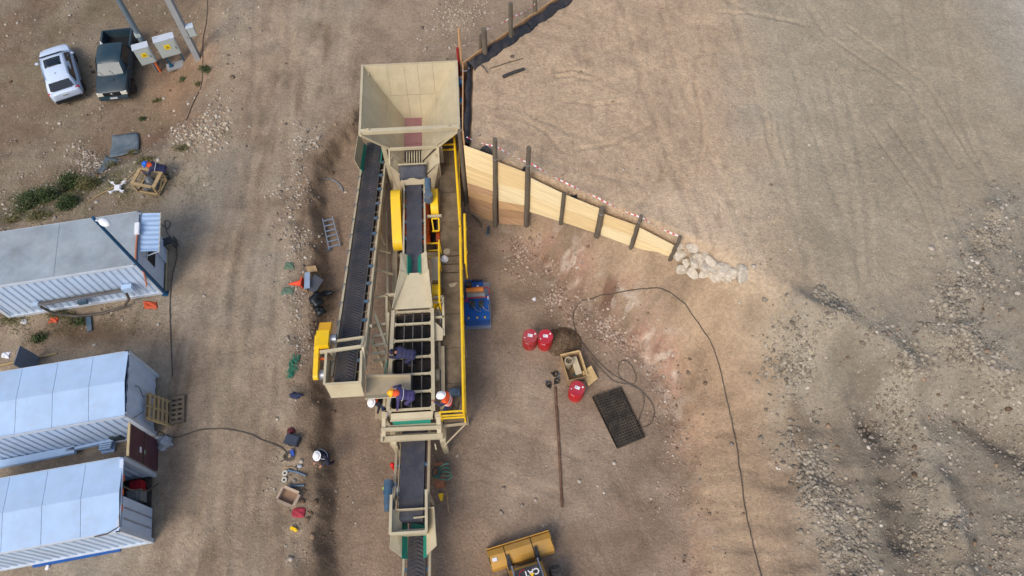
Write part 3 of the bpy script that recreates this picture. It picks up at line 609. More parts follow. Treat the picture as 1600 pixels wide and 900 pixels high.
# --- vibrating screen
scn = mthing('vibrating_screen', 'beige vibrating screen with open bays of black mesh under cross beams', 'screen', 0.0, 10.7)
SL0, SL1, SR0, SR1, SB, SFr, SZ = -.60, -.74, .78, .76, 8.9, 12.72, 2.62
def sl(b_): t = (b_ - SB) / (SFr - SB); return SL0 + (SL1 - SL0) * t, SR0 + (SR1 - SR0) * t
P('side_plate', lambda b: b.plate([m(SL0, SB, SZ), m(SL1, SFr, SZ), m(SL1, SFr, 1.75), m(SL0, SB, 1.75)], .04), M_bei, scn)
P('side_plate', lambda b: b.plate([m(SR0, SB, SZ), m(SR1, SFr, SZ), m(SR1, SFr, 1.75), m(SR0, SB, 1.75)], .04), M_bei, scn)
bars('top_flange', [((SL0 - .05, SB - .05, SZ + .02), (SL1 - .05, SFr, SZ + .02), .13, .05), ((SR0 + .03, SB - .05, SZ + .02), (SR1 + .03, SFr + .1, SZ + .02), .12, .05)], M_bei, scn)
bars('guide_rail', [((SL0 - .28, SB - .1, 2.3), (SL1 - .24, SFr - .3, 2.3), .10, .16)], M_bei, scn)
BE = [SB + .02, 9.42, 10.08, 10.74, 11.40, 12.06]
for b_ in BE + [12.7]:
    l, r = sl(b_)
    o = P('cross_beam', lambda b: (b.bar(m(l, b_, SZ - .05), m(r, b_, SZ - .05), .065, .1)), M_bei, scn)
    for s_, e in ((1, l), (-1, r)):
        P('gusset', lambda b: (b.plate([m(e, b_ + .03, SZ - .02), m(e + .11 * s_, b_ + .03, SZ - .02), m(e, b_ + .14, SZ - .02)], .02), b.plate([m(e, b_ - .03, SZ - .02), m(e + .11 * s_, b_ - .03, SZ - .02), m(e, b_ - .14, SZ - .02)], .02)), M_bei, o)
for f in (.27, .5, .74):
    l0, r0 = sl(SB); l1, r1 = sl(12.7)
    P('hold_down_bar', lambda b: b.bar(m(l0 + (r0 - l0) * f, SB + .05, SZ - .07), m(l1 + (r1 - l1) * f, 12.66, SZ - .03), .035, .06), mat('grey_bar', (92, 90, 84), .6, .1, .1, 4, 0, 30, .2), scn)
def mesh_panel(b, b0, b1, f0, f1, z):
    l0, r0 = sl(b0); l1, r1 = sl(b1); n = 9
    for k in range(n):
        f = f0 + (f1 - f0) * (k + .5) / n; b.bar(m(l0 + (r0 - l0) * f, b0, z), m(l1 + (r1 - l1) * f, b1, z), .018, .02)
    k = int((b1 - b0) / .06)
    for j in range(k):
        q = b0 + (b1 - b0) * (j + .5) / k; l, r = sl(q); b.bar(m(l + (r - l) * f0, q, z + .01), m(l + (r - l) * f1, q, z + .01), .018, .018)
M_mesh = mat('screen_mesh_black', (30, 30, 32), 0.6, 0.2, 0.2, 4, 0, 30, 0.12)
for b0, b1 in zip(BE, BE[1:] + [12.7]):
    for f0, f1 in ((0.02, .26), (.28, .49), (.51, .73), (.75, .98)):
        P('mesh_panel', lambda b: mesh_panel(b, b0 + .03, b1 - .03, f0, f1, 2.30), M_mesh, scn)
P('under_pan', lambda b: b.plate([m(SL0, SB, 1.9), m(SR0, SB, 1.9), m(SR1, SFr, 1.8), m(SL1, SFr, 1.8)], .03), M_dark, scn)
P('discharge_lip', lambda b: (b.plate([m(-.74, 12.74, 2.35), m(.76, 12.74, 2.35), m(.72, 12.98, 2.28), m(-.74, 12.98, 2.28)], .03)), M_bei, scn)
P('discharge_skirt', lambda b: b.plate([m(-.70, 13.0, 2.27), m(.66, 13.0, 2.27), m(.62, 13.1, 1.9), m(-.64, 13.1, 1.9)], .02), M_teal, scn)
bars('lip_bar', [((-.76, 12.99, 2.3), (.74, 12.99, 2.3), .05, .05)], M_bei, scn)
# right side machinery of the screen
P('drive_box', lambda b: (b.box(m(1.0, 8.75, 2.0), (.06, .06, .9)), b.bar(m(.84, 8.3, 2.45), m(1.22, 8.3, 2.45), .07, .08), b.bar(m(.84, 9.15, 2.45), m(1.22, 9.15, 2.45), .07, .08), b.bar(m(1.2, 8.3, 2.45), m(1.2, 9.9, 2.45), .08, .08), b.bar(m(.84, 8.5, 2.4), m(1.22, 8.5, 2.4), .05, .06)), M_bei, scn)
P('spring_mount', lambda b: (b.plate([m(.84, 9.3, 2.5), m(1.2, 9.7, 2.5), m(1.15, 10.1, 2.45), m(.84, 10.1, 2.45)], .04), b.tube(m(.95, 9.6, 1.7), m(.95, 9.6, 2.4), .09, n=12)), M_bei, scn)
P('hydraulic_hose', lambda b: b.path([m(.9, 8.9, 2.1), m(1.0, 8.7, 2.35), m(1.08, 8.9, 2.2), m(1.05, 9.2, 2.0)], .025), M_galv, scn, True)
P('drive_belt', lambda b: beltguard(b, 1.00, 1.08, 11.25, 2.0, 12.1, 1.95, .16, .2), M_rub, scn, True)
P('pulley', lambda b: b.tube(m(.86, 11.3, 2.05), m(.99, 11.3, 2.05), .23, n=18), M_bei, scn, True)
P('side_beam', lambda b: (b.bar(m(1.12, 10.2, 2.1), m(1.10, 12.6, 2.1), .13, .12), b.bar(m(1.0, 10.0, 2.0), m(1.02, 12.8, 1.9), .08, .3)), M_beid, scn)
em = P('electric_motor', lambda b: (b.tube(m(1.34, 12.02, 2.1), m(1.70, 12.0, 2.1), .17, n=16), b.box(m(1.52, 12.02, 2.28), (.2, .16, .08))), M_blu, scn, True, 'grey-blue electric motor on the walkway end')
P('terminal_cable', lambda b: b.path([m(1.5, 12.2, 2.2), m(1.4, 12.5, 1.98), m(1.6, 12.6, 1.97), m(1.65, 12.35, 1.97)], .015), M_dark, em)

# --- chassis and end frame
cha = mthing('plant_chassis', 'long beige chassis frame with end cross beams carrying the crushing plant', 'steel frame', 0.1, 7.0)
bars('chassis_beam', [((-.85, -1.0, .85), (-.85, 13.5, .85), .2, .35), ((1.0, -1.0, .85), (1.0, 13.5, .85), .2, .35)], M_beid, cha)
bars('cross_member', [((-.85, q, .8), (1.0, q, .8), .15, .2) for q in (.8, 3.0, 5.5, 8.0, 10.5)], M_beid, cha)
bars('leg', [((a, q, 0), (a, q, .7), .18, .18) for a in (-.85, 1.0) for q in (3.0, 6.0, 9.0, 12.0)], M_beid, cha)
bars('end_beam', [((-1.1, 13.24, 2.12), (1.02, 13.28, 2.12), .11, .14), ((-1.06, 13.10, 2.0), (1.0, 13.12, 2.0), .07, .12), ((-1.1, 13.50, 1.82), (1.04, 13.52, 1.82), .18, .16), ((-1.02, 13.36, 1.72), (.95, 13.36, 1.72), .05, .1)], M_bei, cha)
bars('corner_post', [((-1.0, 12.75, 1.0), (-.98, 12.75, 2.3), .18, .2), ((.90, 12.85, 1.0), (.90, 12.85, 2.25), .2, .2), ((-1.0, 12.7, 2.2), (-1.02, 13.45, 2.0), .13, .14), ((.92, 12.8, 2.2), (.93, 13.45, 2.0), .15, .14)], M_bei, cha)
bars('support_leg', [((-.72, 13.6, 0), (-.72, 13.6, 1.75), .2, .16), ((1.02, 13.6, 0), (1.02, 13.6, 1.75), .2, .16)], M_bei, cha)
bars('bracket', [((-1.1, 13.3, 1.9), (-1.1, 13.6, 1.9), .08, .2), ((.75, 13.75, 1.7), (.78, 13.95, 1.7), .04, .1)], M_bei, cha)
P('switch_cabinet', lambda b: (b.box(m(.94, 7.05, 2.2), (.32, 1.0, .5))), M_beid, cha, label='plain beige cabinet beside the narrow belt')
P('motor_cover', lambda b: (b.tube(m(.78, 7.95, 2.2), m(1.10, 7.95, 2.2), .30, n=20)), M_yel, cha, True, 'yellow round drive cover below the beige cabinet')
P('cover_plate', lambda b: b.box(m(.94, 8.2, 1.75), (.34, .5, .1)), M_yel, cha)
bars('cabinet_beam', [((.74, 8.25, 2.2), (1.14, 8.25, 2.2), .07, .07), ((.74, 7.62, 2.3), (.74, 8.4, 2.3), .06, .06)], M_bei, cha)
def rail_gate(b, a0, a1, b0, b1, z, n):
    for k in range(n): q = b0 + (b1 - b0) * k / (n - 1); b.bar(m(a0, q, z), m(a1, q, z), .045, .045)
    b.bar(m(a1, b0, z), m(a1, b1, z), .045, .045)
P('yellow_step', lambda b: rail_gate(b, .62, 1.05, 5.75, 6.4, 2.15, 3), M_yel, cha)
P('floor_pan', lambda b: b.box(m(.1, 3.2, .72), (1.6, 4.5, .04)), M_dark, cha)
P('side_post', lambda b: (b.bar(m(-.98, 8.0, 1.0), m(-.98, 8.0, 2.2), .1, .1), b.bar(m(-1.02, 7.95, 2.15), m(-.6, 7.95, 2.15), .1, .1), b.bar(m(-.98, 8.0, 2.15), m(-.95, 9.2, 2.2), .08, .1)), M_bei, cha)

# --- walkway with yellow handrails
wk = mthing('walkway', 'dusty brown steel walkway along the right of the plant with yellow handrails', 'walkway', 1.55, 7.0)
def wl(b_): t = b_ / 13.0; return 1.20 - .12 * t
def wr(b_): t = b_ / 13.0; return 1.98 - .12 * t
DZ = 1.9
wb = [.3, 1.75, 3.2, 4.65, 6.0, 7.4, 8.8, 10.2, 11.6, 13.05]
for b0, b1 in zip(wb[:-1], wb[1:]):
    o = P('deck_panel', lambda b: b.plate([m(wl(b0) + .01, b0 + .01, DZ), m(wr(b0), b0 + .01, DZ), m(wr(b1), b1 - .01, DZ), m(wl(b1) + .01, b1 - .01, DZ)], .03), M_grate, wk)
    def ribs(b):
        k = int((b1 - b0) / .085)
        for j in range(k): q = b0 + (b1 - b0) * (j + .5) / k; b.bar(m(wl(q) + .03, q, DZ + .006), m(wr(q) - .03, q, DZ + .006), .03, .016)
    P('tread_ribs', ribs, M_grate, o, kind='stuff')
bars('edge_beam', [((wl(.3), .3, DZ - .05), (wl(13.05), 13.05, DZ - .05), .07, .14), ((wr(.3) + .02, .3, DZ - .05), (wr(13.05) + .02, 13.05, DZ - .05), .07, .14)], M_grate, wk)
bars('support_leg', [((wr(q), q, 0), (wr(q), q, DZ - .1), .1, .1) for q in (.8, 3.8, 6.8, 9.8, 12.6)], M_beid, wk)
bars('cross_beam', [((.95, q, DZ - .16), (wr(q), q, DZ - .16), .09, .1) for q in (.8, 3.8, 6.8, 9.8, 12.6)], M_beid, wk)
def rail_run(pts, z0, top, name='handrail', mids=(.55,)):
    b = MB(); b.path([m(a, q, z + top) for a, q, z in pts], .05, 8)
    for md in mids: b.path([m(a, q, z + md) for a, q, z in pts], .035, 6)
    o = b.build(name, M_yel, wk, True, MM)
    for (a0, b0, q0), (a1, b1, q1) in zip(pts[:-1], pts[1:]):
        L = abs(b1 - b0) + abs(a1 - a0); n = max(1, round(L / 1.3))
        for k in range(n + 1):
            t = k / n; k_ = MB(); p = m(a0 + (a1 - a0) * t, b0 + (b1 - b0) * t, q0 + (q1 - q0) * t); k_.bar(p - Z * .1, p + Z * top, .05, .05)
            k_.bar(p + Z * .02, p + Z * .06, .06, .06); k_.build('rail_post', M_yel, o, False, MM)
    return o
rail_run([(1.86, 1.1, DZ), (1.97, 5.5, DZ)], 0, 1.1)
rail_run([(2.16, 5.0, DZ), (2.13, 7.2, DZ)], 0, 1.1)
rail_run([(1.97, 5.6, DZ), (1.86, 13.05, DZ)], 0, 1.1)
P('toe_board', lambda b: b.bar(m(2.0, .4, DZ + .06), m(1.9, 13.0, DZ + .06), .015, .13), M_yel, wk)
def endrail(b, a0, a1, q, zs):
    for z in zs: b.bar(m(a0, q, z), m(a1, q, z), .05, .05)
    for a in (a0, a1): b.bar(m(a, q, DZ), m(a, q, zs[-1] + .02), .05, .05)
P('end_rail', lambda b: endrail(b, 1.04, 1.86, 13.0, (2.25, 2.55, 2.98)), M_yel, wk)
P('end_rail', lambda b: endrail(b, 1.25, 1.86, 1.15, (2.15, 2.5, 2.98)), M_yel, wk)
P('inner_rail', lambda b: (b.path([m(1.13, 6.1, 2.9), m(1.12, 6.9, 2.95), m(1.10, 8.75, 2.95)], .035, 8), b.bar(m(1.1, 8.7, DZ), m(1.1, 8.7, 2.95), .05, .05), b.bar(m(1.12, 6.9, DZ), m(1.12, 6.9, 2.95), .05, .05), b.bar(m(1.13, 6.1, DZ), m(1.13, 6.1, 2.95), .05, .05)), M_yel, wk)
P('stair_mark', lambda b: [b.bar(m(1.2, q, DZ + .02), m(1.9, q, DZ + .02), .03, .02) for q in (6.25, 6.62, 7.0)], M_yel, wk)
P('end_brace', lambda b: (b.bar(m(1.0, 13.15, DZ - .1), m(1.9, 13.1, DZ - .1), .08, .08), b.bar(m(1.05, 13.75, 1.4), m(1.88, 13.1, DZ - .1), .05, .05)), M_beid, wk)
rg = tag(P('grease_ring', lambda b: b.lathe([(.07, 0), (.14, 0), (.14, .06), (.07, .06)], m(1.36, 6.05, DZ + .015), 16), M_beid, None), 'small dusty ring lying on the walkway near the white helmet', 'ring')
hh_ = tag(P('hard_hat', lambda b: (b.ball(m(1.26, 6.35, DZ + .03), (.12, .14, .14), 16, 8, 0, 90), b.lathe([(.13, 0), (.16, .005), (.13, .02)], m(1.26, 6.37, DZ + .02), 16)), mat('white_plastic', (232, 234, 236), .35, 0, .03), None, True), 'white hard hat left on the brown walkway beside the yellow steps', 'hard hat')
sp_ = tag(P('paper_scrap', lambda b: b.plate([m(1.38, 7.5, DZ + .03), m(1.75, 7.45, DZ + .05), m(1.62, 7.62, DZ + .03), m(1.45, 7.66, DZ + .05)], .008), M_beid, None), 'torn pale sheet lying on the walkway', 'scrap')

# --- long chevron return conveyor
cv = mthing('chevron_conveyor', 'long black chevron belt conveyor climbing along the left of the plant', 'conveyor', -2.0, 6.0)
T0, T1 = Vector(m(-1.86, -.6, .65)), Vector(m(-2.14, 11.85, 3.62)); BW = .74
P('belt', lambda b: conveyor_belt(b, T0, T1, BW, .05, 24, wrap=.17), M_rub, cv, True)
dv = (T1 - T0); dl = dv.length; dv.normalize(); sd = (Vector((1, 0, 0)) - dv * dv.x).normalized(); up_ = sd.cross(dv); up_ = up_ if up_.z > 0 else -up_
def cleats(b):
    n = int(dl / .125)
    for k in range(n):
        c = T0 + dv * (.1 + k * (dl - .12) / n)
        for s_ in (-1, 1):
            b.bar(c + up_ * .03 - dv * .0, c + sd * (s_ * BW * .40) + up_ * .055 + dv * .17, .03, .035, up_)
P('chevron_cleats', cleats, M_rub2, cv, kind='stuff')
def along(t, off, h=0): return T0 + dv * (dl * t) + sd * off + up_ * h
for off in (-.47, .56):
    P('side_channel', lambda b: b.bar(along(.0, off, -.08), along(.985, off, -.08), .08, .17), M_bei, cv)
    P('lower_chord', lambda b: b.bar(along(.05, off, -.5), along(.93, off, -.5), .06, .08), M_beid, cv)
for k in range(14):
    t = .04 + k * .9 / 13
    c = along(t, 0, -.07); b = MB()
    b.tube(c - sd * (BW * .48), c + sd * (BW * .48), .05, n=8); o = b.build('idler', M_dark, cv, True, MM)
    b = MB(); q = along(t, .46, .02); b.box(q, (.13, .10, .12)); b.tube(q, q - sd * .1 + up_ * .02, .05, n=8); b.build('roller_bracket', M_blu, o, False, MM)
    b = MB(); q = along(t, -.43, .02); b.path([q, q + Vector((-.08, 0, .06)), q + Vector((-.1, -.15, .02)), q + Vector((-.02, -.2, -.02))], .016); b.build('roller_bracket', M_blu, o, False, MM)
    b = MB(); b.bar(along(t + .03, .50, -.1), along(t + .03, .30, -.12), .05, .04); b.build('cross_tie', M_beid, o, False, MM)
bars_w = [P('lacing_bar', lambda b: b.bar(along(.06 + .087 * k, off, -.1), along(.06 + .087 * (k + 1), off, -.5), .04, .04), M_beid, cv) for k in range(10) for off in (-.47, .56)]
for q in (.14, .40):
    z = along(q, 0, -.5).z
    for off in (-.45, .54):
        if z > .3: P('support_leg', lambda b: b.bar(Vector((along(q, off).x, along(q, off).y, 0)), along(q, off, -.5), .08, .08), M_bei, cv)
P('skirt_rubber', lambda b: b.plate([along(.02, -.36, .05), along(.16, -.36, .05), along(.16, -.46, .28), along(.02, -.46, .28)], .02), M_teal, cv)
P('skirt_rubber', lambda b: b.plate([along(.02, .34, .05), along(.115, .34, .05), along(.115, .43, .25), along(.02, .43, .25)], .02), M_teal, cv)
P('skirt_plate', lambda b: (b.plate([along(.02, -.45, .27), along(.17, -.45, .27), along(.16, -.62, .75), along(.02, -.62, .75)], .02)), M_bei, cv)
# head box
HBZ = 3.95
def hw(p, q, r, s_): return lambda b: b.plate([m(*p), m(*q), m(*r), m(*s_)], .03)
P('head_wall', hw((-2.72, 10.95, HBZ - .05), (-2.72, 12.1, HBZ), (-2.72, 12.1, 3.05), (-2.72, 10.95, 3.2)), M_bei, cv)
P('head_wall', hw((-1.55, 10.95, HBZ - .05), (-1.55, 12.1, HBZ), (-1.55, 12.1, 3.05), (-1.55, 10.95, 3.2)), M_bei, cv)
P('front_plate', hw((-2.72, 12.1, HBZ), (-1.52, 12.1, HBZ), (-1.50, 12.35, 3.35), (-2.62, 12.35, 3.35)), M_bei, cv)
bars('head_rim', [((-2.74, 12.1, HBZ + .02), (-1.5, 12.1, HBZ + .02), .07, .06), ((-2.74, 10.95, HBZ), (-2.74, 12.1, HBZ + .02), .08, .06), ((-1.53, 10.95, HBZ), (-1.53, 12.1, HBZ + .02), .08, .06)], M_bei, cv)
bars('head_frame', [((-2.95, 10.92, 3.95), (-1.52, 10.82, 4.02), .10, .1), ((-2.5, 10.45, 3.75), (-1.5, 10.38, 3.8), .08, .08), ((-1.5, 10.38, 3.8), (-1.52, 10.82, 4.02), .08, .08), ((-2.6, 10.9, 3.3), (-2.6, 10.9, 4.0), .08, .08), ((-1.45, 10.82, 3.3), (-1.45, 10.82, 4.0), .08, .08), ((-1.48, 10.82, 4.0), (-1.46, 11.5, 3.6), .08, .08)], M_bei, cv)
P('inner_floor', hw((-2.7, 11.98, 3.2), (-1.57, 11.98, 3.2), (-1.57, 12.3, 3.1), (-2.7, 12.3, 3.1)), M_beid, cv)
P('drive_guard', lambda b: (b.box(m(-2.88, 10.45, 3.95), (.44, .62, .25), rot=Matrix.Rotation(R(-9), 3, 'X'))), M_yel, cv, label='bright yellow box guard at the conveyor head')
P('guard_lid', lambda b: b.box(m(-2.84, 9.98, 3.86), (.42, .42, .18), rot=Matrix.Rotation(R(-22), 3, 'X')), mat('amber_paint', (236, 172, 30), .45, 0, .06, 3, 0, 30, .15), cv)
P('chain_guard', lambda b: beltguard(b, -3.16, -3.0, 10.35, 3.85, 11.72, 3.80, .14, .14), M_yel, cv, True)
P('head_pulley_motor', lambda b: (b.tube(m(-3.0, 11.6, 3.6), m(-2.75, 11.6, 3.6), .19, n=16)), M_galv, cv, True)
P('snub_bearing', lambda b: b.tube(m(-2.66, 10.35, 3.75), m(-2.45, 10.35, 3.75), .17, n=14), M_galv, cv, True)
P('guard_bracket', lambda b: b.bar(m(-3.02, 11.1, 3.8), m(-2.7, 11.1, 3.75), .06, .05), M_org, cv)
# support trestle between the conveyor and the chassis
bars('trestle_post', [((-1.32, 8.2, 0), (-1.42, 9.6, 3.0), .1, .1), ((-1.02, 9.3, .9), (-1.02, 11.0, 2.3), .09, .09), ((-1.36, 8.9, 2.5), (-.92, 10.2, 2.4), .09, .09), ((-1.42, 10.0, 0), (-1.42, 10.0, 2.6), .12, .12), ((-2.7, 10.0, 0), (-2.62, 10.0, 2.6), .12, .12)], M_bei, cv)
bars('trestle_bar', [((-1.42, q, z), (-.95, q - .05, z), .09, .09) for q, z in ((9.3, 2.35), (9.75, 2.4), (10.15, 2.45), (10.5, 2.5), (10.65, 2.2))], M_bei, cv)
bars('trestle_tie', [((-1.42, 6.7, 1.95), (-.85, 6.7, 1.5), .07, .07), ((-1.42, 8.0, 2.1), (-.95, 7.95, 2.1), .07, .07), ((-1.45, 5.6, 1.6), (-1.0, 5.6, 1.3), .06, .06)], M_bei, cv)
bars('ground_brace', [((-1.33, 3.0, .35), (-.98, 8.0, 1.9), .08, .08)], M_bei, cv)
rc = mthing('return_chute', 'beige trough leading from the conveyor head box across to the screen', 'chute', -.8, 12.0, 2.0)
P('trough_floor', hw((-1.50, 11.62, 3.10), (.02, 11.55, 2.80), (.02, 12.18, 2.80), (-1.50, 12.3, 3.10)), M_beid, rc)
P('trough_wall', hw((-1.50, 11.60, 3.36), (.02, 11.53, 2.92), (.02, 11.55, 2.80), (-1.50, 11.62, 3.10)), M_bei, rc)
P('trough_wall', hw((-1.50, 12.32, 3.12), (.02, 12.2, 2.82), (.02, 12.38, 3.0), (-1.50, 12.46, 3.22)), M_bei, rc)
P('trough_stay', lambda b: b.bar(m(-.74, 11.9, 2.2), m(-.74, 11.9, 2.9), .08, .08), M_beid, rc)

# --- discharge conveyor
SHF = MM @ Matrix.Translation((0, .22, 0)); _MM0 = MM; MM = SHF
dc = mthing('discharge_conveyor', 'wide smooth black belt conveyor below the end beams of the plant', 'conveyor', -.1, 15)
P('belt', lambda b: conveyor_belt(b, m(-.06, 12.9, 1.0), m(-.10, 16.42, 1.85), .84, .05, wrap=.17), M_rub2, dc, True)
bars('side_channel', [((-.66, 13.2, 1.05), (-.70, 16.3, 1.78), .09, .18), ((.50, 13.2, 1.05), (.48, 16.3, 1.78), .09, .18), ((-.53, 13.2, 1.06), (-.56, 16.1, 1.78), .03, .14)], M_beid, dc)
for k in range(3):
    t = .12 + k * .33; make_idler(dc, m(-.08, 13.2 + 3.1 * t, 1.02 + .75 * t), None, .86, M_blu)
P('strut', lambda b: b.bar(m(.4, 14.7, 1.3), m(.5, 14.7, 1.3), .06, .06), M_beid, dc)
bars('leg', [((-.66, 15.7, 0), (-.68, 15.7, 1.6), .1, .1), ((.5, 15.7, 0), (.48, 15.7, 1.6), .1, .1)], M_beid, dc)
mo = P('drive_motor', lambda b: (b.tube(m(-.88, 15.15, 1.7), m(-.90, 15.62, 1.75), .16, n=16), b.tube(m(-.9, 15.62, 1.75), m(-.9, 15.98, 1.78), .13, n=14), b.tube(m(-.9, 15.98, 1.78), m(-.9, 16.2, 1.78), .11, n=12), b.box(m(-.78, 16.0, 1.75), (.25, .25, .25)), b.box(m(-.72, 15.3, 1.6), (.2, .15, .1))), M_blu, dc, True, 'blue drum motor on the left side of the discharge belt')
P('warning_tag', lambda b: b.box(m(-1.05, 15.42, 1.75), (.05, .07, .05)), mat('lime_tag', (190, 230, 60), .5), mo)
P('head_wall', hw((-.70, 15.8, 2.18), (-.72, 17.0, 2.2), (-.72, 17.0, 1.5), (-.70, 15.8, 1.6)), M_bei, dc)
P('head_wall', hw((.48, 15.7, 2.18), (.46, 17.0, 2.2), (.46, 17.0, 1.5), (.48, 15.7, 1.6)), M_bei, dc)
P('front_plate', hw((-.72, 17.0, 2.2), (.46, 17.0, 2.2), (.46, 17.0, 1.55), (-.72, 17.0, 1.55)), M_bei, dc)
bars('head_rim', [((-.71, 15.75, 2.2), (-.73, 17.03, 2.22), .09, .07), ((.47, 15.65, 2.2), (.46, 17.03, 2.22), .09, .07), ((-.73, 17.02, 2.22), (.47, 17.02, 2.22), .09, .07), ((-.68, 16.9, 1.95), (.45, 16.9, 1.95), .06, .05), ((.0, 16.5, 1.9), (.45, 16.48, 1.9), .05, .05)], M_bei, dc)
P('scraper', lambda b: b.plate([m(-.1, 16.6, 1.5), m(.45, 16.72, 1.6), m(.45, 16.9, 1.55), m(-.1, 16.75, 1.45)], .03), M_teal, dc)

# --- product conveyor leaving the frame
pc = mthing('product_conveyor', 'narrow black chevron conveyor with teal skirts running out of the lower edge', 'conveyor', 0, 20)
Q0, Q1 = Vector(m(.02, 16.2, .75)), Vector(m(.0, 27.5, 3.6))
P('belt', lambda b: conveyor_belt(b, Q0, Q1, .62, .05, 24), M_rub, pc, True)
qd_ = (Q1 - Q0).normalized(); qu = Vector((1, 0, 0)).cross(qd_); qu = qu if qu.z > 0 else -qu
def cleats2(b):
    for k in range(80):
        c = Q0 + qd_ * (.2 + k * .14)
        for s_ in (-1, 1): b.bar(c + qu * .02, c + Vector((s_ * .25, 0, 0)) + qu * .04 + qd_ * .14, .03, .03, qu)
P('chevron_cleats', cleats2, M_rub2, pc, kind='stuff')
for off in (-.44, .44):
    P('side_channel', lambda b: b.bar(Q0 + Vector((off, 0, -.06)), Q1 + Vector((off, 0, -.06)), .08, .16), M_bei, pc)
    P('skirt_rubber', lambda b: b.plate([m(off * .62, 16.3, 1.35), m(off * .62, 17.75, 1.45), m(off * .95, 17.75, 1.75), m(off * .95, 16.3, 1.6)][::1], .02), M_teal, pc)
    P('hood_plate', lambda b: b.plate([m(off * .95, 16.25, 1.72), m(off * .95, 17.7, 1.78), m(off * 1.75, 17.45, 2.05), m(off * 1.6, 16.2, 2.05)], .025), M_bei, pc)
P('back_plate', hw((-.7, 16.2, 2.02), (.7, 16.2, 2.02), (.42, 16.25, 1.2), (-.42, 16.25, 1.2)), M_bei, pc)
for k in range(6): c = Q0 + qd_ * (1.9 + k * 1.3); make_idler(pc, c - qu * .08, None, .64, M_blu)
bars('leg', [((-.44, 16.8, 0), (-.44, 16.8, .9), .1, .1), ((.44, 16.8, 0), (.44, 16.8, .9), .1, .1), ((-.44, 23, 0), (-.44, 23, 2.4), .1, .1), ((.44, 23, 0), (.44, 23, 2.4), .1, .1)], M_beid, pc)

MM = _MM0
# ------------------------------------------------------------------ timber retaining wall
wdx, wdy = WB[0] - WA[0], WB[1] - WA[1]; wl_ = math.hypot(wdx, wdy); WN = Vector((wdy / wl_, -wdx / wl_, 0))   # out of the wall, towards the pit
def WP(px, py, off=0.0):
    """where a photo pixel meets the plane of the timber wall"""
    d = ray(px, py); p0 = Vector((WA[0], WA[1], 0)) + WN * off; t = (p0 - Vector((0, 0, CAM_H))).dot(WN) / d.dot(WN)
    return Vector((0, 0, CAM_H)) + d * t
WTURN = math.atan2(WB[1] - WA[1], WB[0] - WA[0])
M_ply = [wood('fresh_ply_%d' % k, c, var=.14, turn=WTURN) for k, c in enumerate(((240, 216, 166), (232, 204, 152), (244, 222, 176)))]
M_board = [wood('rough_board_%d' % k, c, dust=.25, turn=WTURN) for k, c in enumerate(((206, 168, 122), (178, 142, 106), (196, 158, 122)))]
M_post = wood('weathered_post', (104, 96, 84), axis=2, dust=.3)
M_edge = wood('sawn_edge', (198, 156, 112), axis=2)
M_geo = mat('black_fabric', (38, 42, 50), .8, 0, .2, 5, .3, 20, .15)
M_white = mat('white_band', (225, 222, 220), .6, 0, .05)
rw = thing('retaining_wall', 'tall fresh plywood and board retaining wall stepping down from the hopper to the stones', 'retaining wall', (WA[0], WA[1], 0))
segs = [((725.5, 226.5), (770.5, 243), (770.5, 340), (728, 327), (0, .26, .50, .60, .70, .80, .90, 1)), ((778, 252), (821.5, 268.5), (821, 347), (777, 342), (0, .32, .60, .73, .87, 1)), ((830.5, 277.5), (879, 301), (877, 340), (832, 326), (0, .5, 1)),
        ((884, 303.5), (937, 325), (932, 358), (880, 341), (0, .5, 1)), ((944.5, 333.6), (995.5, 352), (988, 378), (941, 361), (0, .5, 1)), ((1000, 355), (1054, 383), (1049, 397), (992, 379), (0, .55, 1))]
random.seed(3)
for si, (tl, tr, br, bl, cuts) in enumerate(segs):
    q = [WP(*p) for p in (tl, tr, br, bl)]; q[2] = q[2] - Z * .25; q[3] = q[3] - Z * .25; q[2].x, q[2].y = q[1].x, q[1].y; q[3].x, q[3].y = q[0].x, q[0].y
    for k, (c0, c1) in enumerate(zip(cuts[:-1], cuts[1:])):
        e = q[0].lerp(q[3], c0), q[1].lerp(q[2], c0), q[1].lerp(q[2], c1) + Z * .022, q[0].lerp(q[3], c1) + Z * .022
        o_ = WN * random.uniform(0, .025); b = MB(); b.plate([p + o_ for p in e], .04)
        b.build('board', M_ply[(si + k) % 3] if (k < 2 or si > 1) else M_board[(si + k) % 3], rw)
for tp, bt, r_ in (((776, 219), (773, 346), .105), ((826, 231), (822, 346), .10), ((882, 302), (876, 344), .075), ((941, 325), (934, 363), .11), ((1003, 337), (987, 381), .075), ((1064, 370), (1049, 400), .075)):
    p, q = WP(*bt, .13), WP(*tp, .13); q.x, q.y = p.x * .3 + q.x * .7, p.y * .3 + q.y * .7
    b = MB(); n = 7; b.path([(p - Z * .3).lerp(q, k / n) + Vector((random.uniform(-.02, .02), random.uniform(-.02, .02), 0)) for k in range(n + 1)], [r_ * (1.08 - .22 * k / n) for k in range(n + 1)], 10)
    o = b.build('post', M_post, rw, True)
    b = MB(); c = p.lerp(q, .8); b.lathe([(r_ * .96, -.02), (r_ * .99, 0), (r_ * .96, .02)], c, 10); b.build('wire_tie', M_galv, o)
# corner: grey post and tall sawn board where the side wall meets the main wall
cz = Vector((WA[0] - .02, WA[1] + .1, 0))
b = MB(); b.path([cz + Vector((-.02, -.02, -.2)), cz + Vector((-.01, 0, 2.5)), cz + Vector((.0, .02, 5.5))], [.10, .095, .09], 10); b.build('corner_post', M_post, rw, True)
b = MB(); b.bar(cz + Vector((.14, -.08, 0)), cz + Vector((.13, -.06, 5.5)), .05, .12); b.build('corner_board', M_edge, rw)
